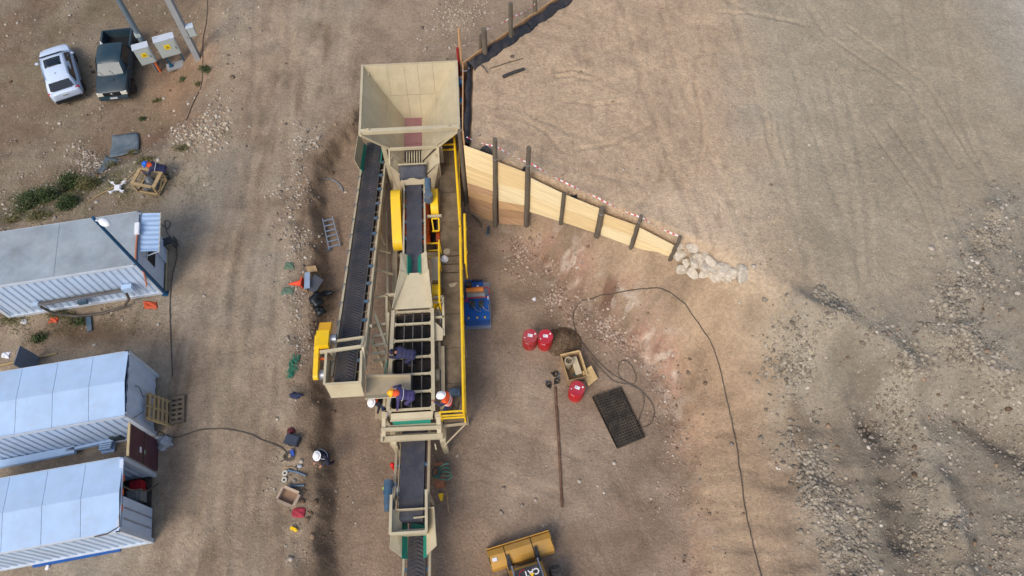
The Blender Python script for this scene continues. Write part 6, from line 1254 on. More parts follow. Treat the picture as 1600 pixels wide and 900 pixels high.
# white quadcopter standing on the ground
dc0 = G(187, 297); dq = thing('quadcopter', 'small white quadcopter drone resting by the wooden frame crate', 'drone', dc0, R(5)); W = WM[dq.name]; M_wp = mat('white_plastic', (232, 234, 236), .35)
b = MB(); b.box((0, 0, .17), (.26, .26, .09)); b.box((0, 0, .225), (.2, .2, .03)); b.build('body', M_wp, dq, False, W)
for x in (-1, 1):
    for y in (-1, 1):
        b = MB(); b.bar((x * .1, y * .1, .18), (x * .25, y * .25, .2), .05, .04); a_ = b.build('arm', M_wp, dq, False, W); b = MB(); b.tube((x * .25, y * .25, .17), (x * .25, y * .25, .25), .055, n=12); b.build('motor', M_wp, a_, True, W)
        b = MB(); b.bar((x * .25 - .1, y * .25 - .03 * x, .26), (x * .25 + .1, y * .25 + .03 * x, .26), .035, .008); b.build('propeller', M_wp, a_, False, W); b = MB(); b.bar((x * .12, y * .12, 0), (x * .1, y * .1, .15), .02, .02); b.build('landing_leg', M_wp, dq, False, W)
# trench: ladder
l0, l1 = G(486 + 28, 346), G(524, 390); la = thing('step_ladder', 'aluminium ladder lying in the trench left of the long conveyor', 'ladder', l0); dl_ = (l1 - l0); dl_.z = 0; L_ = dl_.length; dl_.normalize(); sx_ = Vector((-dl_.y, dl_.x, 0)); M_al = mat('aluminium', (176, 184, 190), .35, .7, .06)
for s_ in (-.21, .21): b = MB(); b.bar(l0 + sx_ * s_ + Z * .30, l1 + sx_ * s_ * 1.15 + Z * .12, .035, .07); b.build('stile', M_al, la)
for k in range(6): t_ = .08 + k * .17; c = l0.lerp(l1, t_) + Z * (.30 - .18 * t_); b = MB(); b.bar(c - sx_ * .22, c + sx_ * .22, .06, .03); b.build('rung', M_al, la)
for t_, zz in ((.30, .1), (1.0, .08)): c = l0.lerp(l1, t_) + Z * zz; b = MB(); b.bar(c - sx_ * .15, c + sx_ * (-.62), .06, .06); b.build('stabiliser_bar', M_blu, la)
cable('grey_hose', [(506, 280), (518, 281), (528, 287), (534, 294), (536, 300)], .035, 'curved piece of grey hose on the trench floor', 'hose', M_galv)
# heap of panels, box and bags at the bank
pz = G(487, 445)
def board_at(name, pts, th, mtl, label, cat='board'):
    b = MB(); b.plate([A(x, y, z) for x, y, z in pts], th); return tag(b.build(name, mtl), label, cat)
gb = gz(pz.x, pz.y)
board_at('brown_board', [(478, 417, 1.0), (493, 415, .95), (496, 424, .85), (481, 425, .9)], .05, M_pw, 'tan board at the top of the heap on the bank')
board_at('blue_sheet', [(476, 427, 1.25), (484, 425, 1.2), (484, 450, 1.15), (475, 452, 1.2)], .04, mat('pale_blue_panel', (150, 170, 192), .4, 0, .08), 'pale blue panel standing in the heap on the bank', 'panel')
b = MB(); c = A(491, 445, .75); b.box(c + Z * 0, (.42, .62, .5), rot=Matrix.Rotation(R(-25), 3, 'Z') @ Matrix.Rotation(R(25), 3, 'Y')); b.box(c + Vector((0, 0, .02)), (.3, .7, .3), rot=Matrix.Rotation(R(-25), 3, 'Z') @ Matrix.Rotation(R(25), 3, 'Y')); tag(b.build('grey_case', mat('charcoal_case', (84, 88, 96), .5, 0, .1)), 'charcoal grey case tilted on the heap at the bank', 'case')
board_at('brown_board', [(472, 455, .9), (480, 452, .95), (490, 478, .55), (485, 482, .5)], .05, wood('brown_plank', (134, 108, 78)), 'narrow brown board sliding down the bank')
for i, (px, py, s_) in enumerate(((494, 470, (.30, .34, .26)), (497, 486, (.24, .2, .16)), (506, 459, (.34, .1, .1)))):
    lump('black_bag', G(px, py), s_, mat('black_plastic', (34, 40, 44), .35, 0, .25, 8), ('large black plastic bag below the grey case', 'small black plastic bag at the foot of the bank', 'flat black plastic scrap right of the grey case')[i], 'bag', seed=40 + i)
cg = G(452, 445); ce = G(473, 445); cn = thing('traffic_cone', 'orange traffic cone lying on its side beside the pale blue panel', 'cone', ce); dd_ = (cg - ce).normalized(); b = MB(); b.tube(ce + Z * .16, cg + Z * .05, .15, .025, 16); b.build('cone_body', mat('cone_orange', (228, 84, 54), .5), cn, True); b = MB(); b.bar(ce + Z * .18, ce - dd_ * .05 + Z * .18, .38, .38); b.build('cone_base', mat('cone_orange', (228, 84, 54), .5), cn)
rag('green_cloth', G(450, 455), .5, .35, .06, mat('faded_green', (96, 118, 98), .8), 'faded green rag beside the orange cone', seed=12)
rag('green_cloth', G(452, 416), .4, .3, .06, mat('faded_green', (96, 118, 98), .8), 'faded green rag above the heap on the bank', seed=13)
# green rope tangle
gr0 = G(458, 575); gr_ = thing('rope_tangle', 'tangle of green rope on the bank left of the conveyor head', 'rope', gr0)
random.seed(5)
for k in range(6):
    pts = []; a_ = random.uniform(0, 6); 
    for j in range(9): a_ += random.uniform(-.9, .9); pts.append(gr0 + Vector((.12 * math.cos(k + j * .8) + random.uniform(-.12, .12), .45 - j * .11 + random.uniform(-.1, .1), 0)))
    b = MB(); b.path([Vector((q.x, q.y, gz(q.x, q.y) + .03 + .02 * k)) for q in pts], .018, 5); b.build('strand', mat('green_rope', (36, 126, 100), .7), gr_, True)
cable('wire_loop', [(418, 618), (424, 621), (431, 618), (432, 612), (428, 608)], .012, 'small pale wire loop on the yard left of the bank', 'wire', mat('pale_wire', (170, 160, 130), .6))
lump('blue_rag', G(462, 618), (.22, .10, .06), mat('navy_cloth', (40, 48, 76), .8), 'small navy rag on the bank below the green rope', 'cloth', seed=51)
# tool spot at the bank, lower left
tb = G(459, 690); tbx = thing('tool_case', 'dark slate tool case on the bank above the coiled cable', 'tool case', tb, R(-15)); W = WM[tbx.name]; b = MB(); b.box((0, 0, .14), (.5, .36, .28)); b.build('shell', mat('slate_case', (60, 66, 80), .5, 0, .1), tbx, False, W); b = MB(); b.box((0, 0, .295), (.46, .32, .03)); b.build('lid', mat('slate_case', (60, 66, 80), .5), tbx, False, W); b = MB(); b.box((.0, -.2, .2), (.16, .04, .04)); b.build('handle', M_dark, tbx, False, W)
lump('red_bag', G(455, 674), (.14, .11, .10), mat('dark_red_cloth', (104, 44, 52), .8), 'small dark red bag above the slate tool case', 'bag', seed=52)
cable('cable_coil', [(452 + 9 * math.cos(k * .7) * (1 - .02 * k), 713 + 8 * math.sin(k * .7) * (1 - .02 * k)) for k in range(30)], .016, 'loose coil of dark cable on the bank', 'cable coil')
b = MB(); c = G(458, 709); b.box(c + Z * .08, (.12, .2, .14), rz=.3); b.box(c + Vector((0, .08, .16)), (.08, .06, .05), rz=.3); tag(b.build('blue_tool', mat('tool_blue', (60, 90, 170), .4)), 'small blue tool lying in the cable coil', 'tool')
b = MB(); c = G(469, 729); b.ball(c + Z * .05, (.10, .08, .05), 10, 6); tag(b.build('plastic_scrap', mat('clear_plastic_bag', (168, 172, 176), .25), None, True), 'shiny plastic scrap right of the wooden lath', 'scrap')
log('wood_lath', (440, 731), (461, 731), .02, M_pal, 'short wooden lath below the cable coil', 'lath')
for i, (p0, p1) in enumerate((((450, 735), (479, 744)), ((452, 762), (476, 759)))): log('grey_pipe', p0, p1, .05, M_blu, ('grey plastic pipe beside the two tape rolls', 'grey plastic pipe just above the cardboard tray')[i], 'pipe')
for i, (px, py) in enumerate(((446, 740), (445, 750.5))):
    b = MB(); b.lathe([(.045, 0), (.10, 0), (.10, .08), (.045, .08), (.045, 0)], G(px, py) + Z * .005, 18); tag(b.build('tape_roll', mat('cream_tape', (206, 200, 184), .5), None, True), ('cream tape roll, upper of the two on the bank', 'cream tape roll with dark core, lower of the two')[i], 'tape roll', 'tape rolls on the bank')
cbx = G(453, 778); ct_ = thing('cardboard_tray', 'open cardboard tray on the bank edge', 'cardboard box', cbx, R(-22)); W = WM[ct_.name]; M_cbd = mat('cardboard_pale', (176, 156, 134), .8, 0, .08)
b = MB(); b.box((0, 0, .01), (.58, .42, .015)); b.build('base', mat('cardboard', (150, 122, 98), .8), ct_, False, W)
for x, y, dx, dy, rx, ry in ((-.29, 0, .012, .42, 0, -.5), (.29, 0, .012, .42, 0, .5), (0, .21, .58, .012, .5, 0), (0, -.21, .58, .012, -.5, 0)):
    b = MB(); b.box((x, y, .12), (dx, dy, .22)); w_ = b.build('side', M_cbd, ct_, False, W); b = MB(); b.box((x * 1.16, y * 1.2, .23), (dx if dx > .1 else .1, dy if dy > .1 else .1, .012), rot=Matrix.Rotation(rx * .6, 3, 'X') @ Matrix.Rotation(ry * .6, 3, 'Y')); b.build('flap', M_cbd, w_, False, W)
rag('red_cloth', G(467, 801), .45, .32, .05, mat('red_cloth', (170, 56, 68), .8, 0, .1), 'red cloth on the bank below the cardboard tray', seed=22)
log('wood_lath', (452, 797), (470, 820), .018, M_post, 'thin grey lath beside the red cloth', 'lath')
b = MB(); c = G(459, 827); b.box(c + Z * .06, (.2, .11, .12), rz=-.4); b.ball(c + Vector((.1, -.04, .07)), (.07, .06, .06), 10, 6); tag(b.build('yellow_tool', M_yel), 'small yellow tool at the lower end of the bank', 'tool')
lump('white_scrap', G(76, 885), (.06, .11, .06), M_paper, 'white scrap on the ground below the lower cabin', 'scrap', seed=60)
rag('white_scrap', G(38, 503), .25, .2, .06, M_paper, 'white scrap left of the damp soil by the grey-roofed cabin', 'scrap', seed=61)
rag('white_scrap', G(10, 555), .32, .26, .08, M_paper, 'white scrap at the left edge behind the white cabin', 'scrap', seed=62)
b = MB(); c = G(140, 508); b.bar(c + Vector((-.1, .35, .05)), c + Vector((.12, -.3, .08)), .18, .05); tag(b.build('metal_scrap', M_blu), 'blue-grey metal scrap on the damp soil', 'scrap')

# ------------------------------------------------------------------ shrubs and weeds
def leaf_mat(name, a, c):
    mt = stone_mat(name, a, c, .7); mt.node_tree.nodes['Principled BSDF'].inputs['Subsurface Weight'].default_value = 0.0; return mt
M_leaf = leaf_mat('shrub_leaf', (46, 64, 38), (96, 112, 70)); M_leaf2 = leaf_mat('dry_leaf', (88, 92, 56), (140, 134, 92))
def shrub(px, py, rx, ry, h, label, n=1500, mtl=None, seed=0, name='shrub', group='shrubs by the cabins'):
    big_ = rx > .44 and h > .35; n = int(n * (2.0 if big_ else 1.0)); h = h * (1.35 if big_ else 1.0); c = G(px, py); rs = np.random.RandomState(seed + 500); t = thing(name, label, 'shrub', c, 0, group); b = MB()
    for k in range(7):
        a_ = rs.uniform(0, 6.28); e = c + Vector((rx * .6 * math.cos(a_), ry * .6 * math.sin(a_), h * .7)); b.path([c - Z * .05, c.lerp(e, .5) + Z * h * .1, e], [.02, .014, .006], 5)
    b.build('stems', mat('stem_brown', (84, 70, 50), .8), t)
    cl = rs.normal(size=(16, 3)); cl /= np.linalg.norm(cl, axis=1)[:, None]; cl *= rs.uniform(.35, .85, (16, 1)); cl[:, 2] = np.abs(cl[:, 2]); k = rs.randint(0, 16, n); p_ = cl[k] + rs.normal(0, .24, (n, 3)); p_[:, 2] = np.abs(p_[:, 2])
    p_ = p_ * np.array([rx, ry, h]); sz = rs.uniform(.02, .055, n); d1_ = rs.normal(size=(n, 3)); d1_[:, 2] = np.abs(d1_[:, 2]) * .6; d1_ /= np.linalg.norm(d1_, axis=1)[:, None]; d2_ = np.cross(d1_, rs.normal(size=(n, 3))); d2_ /= np.linalg.norm(d2_, axis=1)[:, None]
    v = np.stack([p_ - d1_ * sz[:, None], p_ + d2_ * sz[:, None] * .45, p_ + d1_ * sz[:, None], p_ - d2_ * sz[:, None] * .45], 1).reshape(-1, 3); me = bpy.data.meshes.new('foliage'); me.from_pydata(v.tolist(), [], np.arange(n * 4).reshape(-1, 4).tolist()); me.materials.append(mtl or M_leaf); o = bpy.data.objects.new('foliage', me); COL.objects.link(o); o.parent = t; o['kind'] = 'stuff'; WM[o.name] = WM[t.name]; return t
for i, a_ in enumerate(((52, 322, .75, .6, .55, 'dark green shrub leftmost of the row behind the grey-roofed cabin', 1800, M_leaf), (78, 312, .5, .45, .6, 'dark green shrub second from the left behind the grey-roofed cabin', 1300, M_leaf), (116, 292, .65, .55, .65, 'tallest dark green shrub at the middle of the row behind the cabin', 1900, M_leaf), (142, 292, .55, .45, .4, 'light green low shrub nearest the white drone', 1200, M_leaf2), (108, 318, .5, .4, .4, 'dark green shrub closest to the back wall of the grey-roofed cabin', 1100, M_leaf), (60, 338, .8, .35, .3, 'dry yellowish shrub in front of the leftmost ones', 900, M_leaf2), (22, 346, .7, .3, .25, 'low dry shrub at the left frame edge above the cabin', 700, M_leaf2),
        (325, 110, .45, .3, .2, 'low green weed patch below the concrete pole', 600, M_leaf), (287, 125, .28, .2, .15, 'small weed tuft left of the low green weed patch', 300, M_leaf), (312, 132, .3, .2, .12, 'weed tuft just under the low green weed patch', 250, M_leaf2), (222, 187, .22, .18, .12, 'tiny weed tuft above the grey tarpaulin', 200, M_leaf), (245, 157, .25, .2, .10, 'sparse weed tuft right of the dark pickup', 180, M_leaf2), (64, 528, .35, .3, .25, 'small green shrub in the soil between the cabins', 500, M_leaf), (122, 503, .4, .25, .2, 'low green weed beside the metal scrap', 400, M_leaf), (228, 252, .5, .25, .2, 'low grass clump just behind the kneeling worker', 600, M_leaf2), (212, 240, .4, .2, .2, 'low grass clump by the tarpaulin corner', 500, M_leaf2), (283, 232, .4, .25, .15, 'light green tuft among the pale stones', 300, M_leaf2), (20, 500, .8, .4, .15, 'low weeds at the left edge below the grey-roofed cabin', 500, M_leaf2), (100, 490, .9, .3, .12, 'low weed strip along the foot of the grey-roofed cabin', 500, M_leaf2), (176, 260, .5, .3, .15, 'low grass clump below the torn tarpaulin strip', 400, M_leaf2))):
    shrub(*a_, seed=i)
# ------------------------------------------------------------------ grass and scree as stuff
def grass_stuff(n, cx, cy, sx, sy, label, seed):
    rs = np.random.RandomState(seed); x = rs.normal(cx, sx, n); y = rs.normal(cy, sy, n); keep = vnoise(x, y, .7, 7) > -.05; x, y = x[keep], y[keep]; z = hfun(x, y); h = rs.uniform(.03, .10, len(x)); a_ = rs.uniform(0, 6.28, len(x)); w_ = .012
    v = np.stack([np.stack([x - w_ * np.cos(a_), y - w_ * np.sin(a_), z], -1), np.stack([x + w_ * np.cos(a_), y + w_ * np.sin(a_), z], -1), np.stack([x + rs.normal(0, .04, len(x)), y + rs.normal(0, .04, len(x)), z + h], -1)], 1).reshape(-1, 3)
    me = bpy.data.meshes.new('dry_grass'); me.from_pydata(v.tolist(), [], np.arange(len(v)).reshape(-1, 3).tolist()); me.materials.append(M_leaf2); o = bpy.data.objects.new('dry_grass', me); COL.objects.link(o); o['kind'] = 'stuff'; o['label'] = label; o['category'] = 'grass'
grass_stuff(9000, -19.0, 18.6, 3.2, .7, 'thin dry grass on the slope behind the grey-roofed cabin', 1); grass_stuff(3500, -17.8, 12.0, 2.2, .6, 'thin dry grass between the cabins', 2)
dense('scree', [(270, 235), (320, 215), (352, 190)], 420, 20, .02, .12, 'pale stones scattered above the kneeling worker', M_pale)
dense('scree', [(800, 385), (840, 430), (880, 470), (930, 505), (985, 540)], 2600, 15, .018, .09, 'pale and reddish scree down the cut bank', M_scree)
dense('scree', [(1000, 550), (1045, 610), (1062, 700), (1050, 800)], 700, 20, .015, .06, 'pale scree along the lower cut bank', M_scree)
dense('scree', [(470, 200), (465, 300), (470, 400), (465, 470), (470, 560)], 1300, 12, .02, .07, 'pale stones along the trench edge', M_peb)
dense('scree', [(0, 350), (60, 300), (130, 250), (160, 270)], 900, 14, .02, .08, 'pale stones on the slope left of the tarpaulin', M_peb)
dense('scree', [(690, 40), (730, 20), (740, 0)], 700, 16, .02, .07, 'pale gravel beside the upper fence', M_pale)
# ------------------------------------------------------------------ vehicles (local: y forward, x across)
def loft(b, secs, caps=True):
    n = len(secs[0]); vs = [p for s_ in secs for p in s_]; fs = [(i * n + j, i * n + j + 1, (i + 1) * n + j + 1, (i + 1) * n + j) for i in range(len(secs) - 1) for j in range(n - 1)]
    if caps: fs += [tuple(range(n)), tuple(range((len(secs) - 1) * n + n - 1, (len(secs) - 1) * n - 1, -1))]
    b.add(vs, fs)
def hull_sec(y, w, zb, zt, crown=.03, sh=.10):
    h = [(w * .86, zb), (w * .97, zb + .08), (w, zb + (zt - zb) * .45), (w * .985, zt - sh), (w * .93, zt - .03), (w * .82, zt), (w * .4, zt + crown * .8)]
    return [Vector((x, y, z)) for x, z in h] + [Vector((0, y, zt + crown))] + [Vector((-x, y, z)) for x, z in reversed(h)] + [Vector((h[0][0], y, zb))]
def car_wheel(parent, c, r_, w_, W_, rim):
    b = MB(); q = Matrix.Rotation(R(90), 3, 'Y'); b.lathe([(r_ * .6, -w_ / 2), (r_ * .94, -w_ / 2), (r_, -w_ * .35), (r_, w_ * .35), (r_ * .94, w_ / 2), (r_ * .6, w_ / 2)], c, 24, q); o_ = b.build('tyre', M_tyre, parent, True, W_); o_.name = 'wheel'; WM[o_.name] = WM[parent.name]
    b = MB(); b.lathe([(.03, -w_ * .44), (r_ * .2, -w_ * .42), (r_ * .6, -w_ * .36), (r_ * .62, w_ * .36), (r_ * .2, w_ * .42), (.03, w_ * .44)], c, 20, q); b.build('rim', rim, o_, True, W_)
M_tyre = mat('tyre_rubber', (36, 36, 37), .8, 0, .15, 4, 0, 30, .25)
M_pw_ = mat('pearl_white_paint', (204, 220, 240), .28, 0, .03, 1, 0, 30, .04, .5); M_dp = mat('dark_slate_paint', (40, 64, 76), .42, 0, .1, 1.5, 0, 30, .14, .3); M_glass = mat('car_glass', (26, 34, 42), .08, 0, .08, 1, 0, 30, 0, .6); M_blk = mat('black_trim', (30, 32, 34), .6, 0, .1); M_tail = mat('tail_lamp_red', (186, 26, 44), .25); M_head = mat('head_lamp', (226, 224, 206), .2); M_plate = mat('number_plate', (206, 210, 212), .5); M_chr = mat('chrome', (210, 214, 220), .15, .9, .03)
for s_ in ('pearl_white_paint', 'dark_slate_paint'):
    MATS[s_].node_tree.nodes['Principled BSDF'].inputs['Coat Weight'].default_value = .15
def pane(b, pts, off=.012): 
    pts = [Vector(p) for p in pts]; nv = (pts[1] - pts[0]).cross(pts[2] - pts[0]).normalized(); c = sum(pts, Vector()) / len(pts)
    if nv.dot(c - Vector((0, c.y, .9))) < 0: nv = -nv; pts = pts[::-1]
    b.plate([p + nv * off for p in pts], .01, nv)
# --- white SUV
def place_car(front, rear, zf, zr):
    f, r_ = G(*front, dz=zf), G(*rear, dz=zr); d = f - r_; d.z = 0; c = (f + r_) / 2; c.z = gz(c.x, c.y) - .02; return c, math.atan2(-d.x, d.y), d.length
c, rz, L = place_car((79.5, 68), (108, 154), .75, .45)
suv = thing('parked_car', 'white compact SUV with dark sunroof, parked left of the dark pickup', 'car', c, rz); W = WM[suv.name] @ Matrix.Scale(.84, 4); k = L / 4.4 / .84
S = lambda y: y * k
b = MB(); loft(b, [hull_sec(S(y), w, zb, zt) for y, w, zb, zt in ((-2.2, .70, .48, .93), (-2.12, .83, .36, 1.0), (-1.75, .90, .27, 1.03), (-1.0, .92, .22, 1.02), (0, .915, .22, 1.0), (1.0, .91, .22, 1.0), (1.55, .90, .24, .97), (1.95, .82, .28, .90), (2.13, .68, .34, .80), (2.2, .52, .42, .70))]); b.build('body', M_pw_, suv, True, W)
def cab_sec(y, wt, zt, wb, zb): 
    h = [(wb, zb), (wb * .5 + wt * .5 + .015, (zb + zt) * .5), (wt, zt - .05), (wt * .85, zt - .005), (wt * .4, zt + .015)]
    return [Vector((x, S(y), z)) for x, z in h] + [Vector((0, S(y), zt + .02))] + [Vector((-x, S(y), z)) for x, z in reversed(h)] + [Vector((wb, S(y), zb))]
b = MB(); loft(b, [cab_sec(*s_) for s_ in ((-2.05, .70, 1.06, .78, .98), (-1.70, .66, 1.50, .83, .98), (-1.2, .66, 1.62, .86, .98), (-.4, .67, 1.67, .87, .98), (.3, .65, 1.63, .86, .98), (.6, .64, 1.52, .85, .98), (1.25, .68, 1.04, .80, .96))]); b.build('cabin_shell', M_pw_, suv, True, W)
b = MB(); pane(b, [(-.58, S(.66), 1.50), (.58, S(.66), 1.50), (.70, S(1.2), 1.08), (-.70, S(1.2), 1.08)]); b.build('windscreen', M_glass, suv, False, W)
b = MB(); pane(b, [(-.56, S(-1.73), 1.48), (.56, S(-1.73), 1.48), (.66, S(-2.0), 1.13), (.5, S(-2.04), 1.09), (-.5, S(-2.04), 1.09), (-.66, S(-2.0), 1.13)], .022); b.build('rear_window', M_glass, suv, False, W)
for s_ in (-1, 1):
    b = MB(); pane(b, [(s_ * .69, S(.45), 1.50), (s_ * .69, S(-1.45), 1.50), (s_ * .84, S(-1.75), 1.08), (s_ * .86, S(.95), 1.05)], .02); b.build('side_window', M_glass, suv, False, W)
    b = MB(); b.path([Vector((s_ * .62, S(-1.5), 1.60)), Vector((s_ * .64, S(-.5), 1.705)), Vector((s_ * .62, S(.3), 1.67))], .02, 6); b.build('roof_rail', M_chr, suv, True, W)
    b = MB(); b.ball((s_ * 1.02, S(.75), 1.08), (.12, .07, .09), 10, 6); b.build('mirror', M_pw_, suv, True, W)
    b = MB(); b.plate([Vector((s_ * .52, S(-2.17), .86)), Vector((s_ * .87, S(-2.04), .88)), Vector((s_ * .86, S(-1.95), 1.03)), Vector((s_ * .66, S(-2.10), 1.03))], -.02 * s_, (0, -1, .2)); b.build('tail_lamp', M_tail, suv, False, W)
    b = MB(); b.plate([Vector((s_ * .45, S(2.20), .66)), Vector((s_ * .74, S(2.08), .68)), Vector((s_ * .76, S(2.0), .82)), Vector((s_ * .5, S(2.14), .80))], .02 * s_, (0, 1, .2)); b.build('headlight', M_head, suv, False, W)
    b = MB(); b.bar((s_ * .915, S(-1.3), .62), (s_ * .92, S(.9), .62), .012, .05); b.build('door_trim', M_blk, suv, False, W)
    for y in (-1.32, 1.35): car_wheel(suv, (s_ * .82, S(y), .34), .34, .22, W, M_galv)
b = MB(); b.sheet([[Vector((-.46 + .92 * j / 4, S(-.62 + .75 * i / 4), 1.703 - .02 * (j - 2) ** 2 / 4 - .018 * ((i - 1) / 3) ** 2)) for j in range(5)] for i in range(5)]); o = b.build('sunroof', M_glass, suv, True, W); o.modifiers.new('s', 'SOLIDIFY').thickness = .01
b = MB(); b.box((0, S(-2.215), .43), (1.45, .10, .22)); b.build('rear_bumper', M_blk, suv, False, W); b = MB(); b.box((0, S(2.16), .42), (1.2, .10, .2)); b.build('front_bumper', M_blk, suv, False, W)
b = MB(); b.box((.0, S(-2.2), .80), (.42, .03, .12)); pl = b.build('number_plate', M_plate, suv, False, W); b = MB(); [b.box((-.15 + .06 * q, S(-2.2) - .018, .80), (.03, .004, .06)) for q in range(6)]; b.build('plate_print', M_dark, pl, False, W)
b = MB(); b.tube((0, S(-1.2), 1.64), (0, S(-1.25), 1.70), .03, .012, 8); b.build('roof_aerial', M_blk, suv, True, W)
b = MB(); b.bar((-.62, S(.43), 1.66), (.62, S(.43), 1.66), .10, .012); b.build('roof_front_strip', M_blk, suv, False, W); b = MB(); b.ball((0, S(-2.12), .95), (.05, .02, .05), 10, 6); b.build('badge', M_chr, suv, True, W)
# --- dark pickup, nose towards the drone
c, rz, L = place_car((178, 151), (181, 43), .55, 1.05)
pk = thing('parked_pickup', 'dark slate double-cab pickup parked beside the electric cabinets', 'pickup', c, rz); W = WM[pk.name] @ Matrix.Scale(.86, 4); k = L / 5.2 / .86
b = MB(); loft(b, [hull_sec(S(y), w, zb, zt, cr_) for y, w, zb, zt, cr_ in ((-.75, .90, .42, 1.12, .0), (.2, .91, .40, 1.12, .0), (.95, .91, .40, 1.12, .01), (1.5, .90, .42, 1.12, .05), (2.1, .88, .42, 1.06, .05), (2.45, .84, .45, 1.0, .03), (2.58, .76, .50, .92, .02))]); b.build('body', M_dp, pk, True, W)
b = MB(); loft(b, [cab_sec(*s_) for s_ in ((-.80, .66, 1.66, .83, 1.08), (-.55, .68, 1.75, .84, 1.08), (.1, .68, 1.77, .85, 1.08), (.62, .67, 1.72, .85, 1.08), (.78, .66, 1.62, .85, 1.08), (1.42, .70, 1.16, .82, 1.05))]); b.build('cabin_shell', M_dp, pk, True, W)
b = MB(); pane(b, [(-.60, S(.84), 1.60), (.60, S(.84), 1.60), (.72, S(1.38), 1.20), (-.72, S(1.38), 1.20)], .02); wsn = b.build('windscreen', mat('dusty_glass', (46, 70, 80), .2, 0, .2, 3, 0, 30, .12, .3), pk, False, W)
for s_ in (-1, 1): b = MB(); b.bar((s_ * .3 + .1, S(1.38), 1.22), (s_ * .3 + .35, S(1.2), 1.36), .02, .02); b.build('wiper', M_blk, wsn, False, W)
for s_ in (-1, 1):
    b = MB(); pane(b, [(s_ * .71, S(.55), 1.64), (s_ * .71, S(-.68), 1.64), (s_ * .84, S(-.72), 1.18), (s_ * .85, S(1.0), 1.16)], .02); b.build('side_window', M_glass, pk, False, W)
    b = MB(); b.box((s_ * 1.02, S(1.0), 1.2), (.2, .08, .16)); b.build('mirror', M_blk, pk, False, W)
    b = MB(); b.box((s_ * .84, S(-1.72), .86), (.10, S(1.75), .66)); b.build('bed_side', M_dp, pk, False, W)
    b = MB(); b.box((s_ * .66, S(2.57), .82), (.32, .10, .20)); b.build('headlight', M_head, pk, False, W)
    b = MB(); b.box((s_ * .84, S(-2.6), .9), (.14, .05, .35)); b.build('tail_lamp', M_tail, pk, False, W)
    for y in (-1.55, 1.72):
        car_wheel(pk, (s_ * .84, S(y), .38), .38, .26, W, M_galv); b = MB(); b.path([Vector((s_ * .93, S(y) + .46 * math.cos(q), .42 + .44 * math.sin(q))) for q in [math.pi * j / 10 for j in range(11)]], .05, 6); b.build('wheel_arch', M_blk, pk, True, W)
b = MB(); b.box((0, S(-1.72), .60), (1.6, S(1.75), .06)); b.build('bed_floor', M_blk, pk, False, W); b = MB(); b.box((0, S(-2.58), .88), (1.7, .07, .6)); b.build('tailgate', M_dp, pk, False, W); b = MB(); b.box((0, S(-.86), .92), (1.7, .06, .62)); b.build('bed_front', M_dp, pk, False, W)
b = MB(); b.bar((-.8, S(-.92), 1.24), (.8, S(-.92), 1.24), .07, .06); b.build('headboard_bar', M_blk, pk, False, W)
b = MB(); b.box((0, S(2.62), .55), (1.6, .14, .24)); b.build('front_bumper', M_dp, pk, False, W); b = MB(); b.box((0, S(2.60), .82), (.86, .08, .2)); gr_ = b.build('grille', M_blk, pk, False, W); b = MB(); b.ball((0, S(2.65), .84), (.08, .02, .06), 12, 6); b.build('badge', M_chr, gr_, True, W)
b = MB(); b.box((0, S(2.70), .58), (.4, .02, .12)); b.build('number_plate', M_plate, pk, False, W)
b = MB(); b.box((0, S(1.75), 1.155), (.36, .22, .05), rot=Matrix.Rotation(.03, 3, 'X')); b.box((0, S(1.87), 1.16), (.30, .04, .04)); b.build('hood_scoop', M_dp, pk, False, W)
b = MB(); b.plate([W @ Vector((.55, S(-1.0), 1.22)), W @ Vector((.80, S(-.95), 1.22)), W @ Vector((.86, S(-1.6), 1.24)), W @ Vector((.76, S(-1.5), 1.2))], .01); tag(b.build('white_cloth', M_white), 'white cloth hanging over the pickup bed corner', 'cloth')

# ------------------------------------------------------------------ people
M_navy = mat('navy_workwear', (38, 44, 80), .85, 0, .15, 6, .3, 40, .12); M_indigo = mat('indigo_workwear', (62, 58, 108), .85, 0, .15, 6, .3, 40, .12); M_black_w = mat('black_jacket', (32, 34, 44), .8, 0, .15, 6); M_skin = mat('skin', (168, 118, 92), .55, 0, .06, 6); M_boot = mat('work_boot', (58, 46, 38), .7, 0, .15, 6, 0, 30, .3); M_hair = mat('dark_hair', (36, 30, 26), .8); M_vest = mat('hi_vis_orange', (240, 92, 40), .7, 0, .06, 5); M_band = mat('reflective_band', (190, 194, 198), .4, 0, .05); M_jean = mat('denim', (52, 66, 96), .85, 0, .12, 6)
def ik(a, c, la, lb, hint):
    a, c = Vector(a), Vector(c); d = c - a; L = min(d.length, (la + lb) * .999); d.normalize(); c = a + d * L; x = (la * la - lb * lb + L * L) / (2 * L); h = math.sqrt(max(la * la - x * x, 1e-6)); v = Vector(hint) - d * Vector(hint).dot(d); v.normalize(); return a + d * x + v * h, c
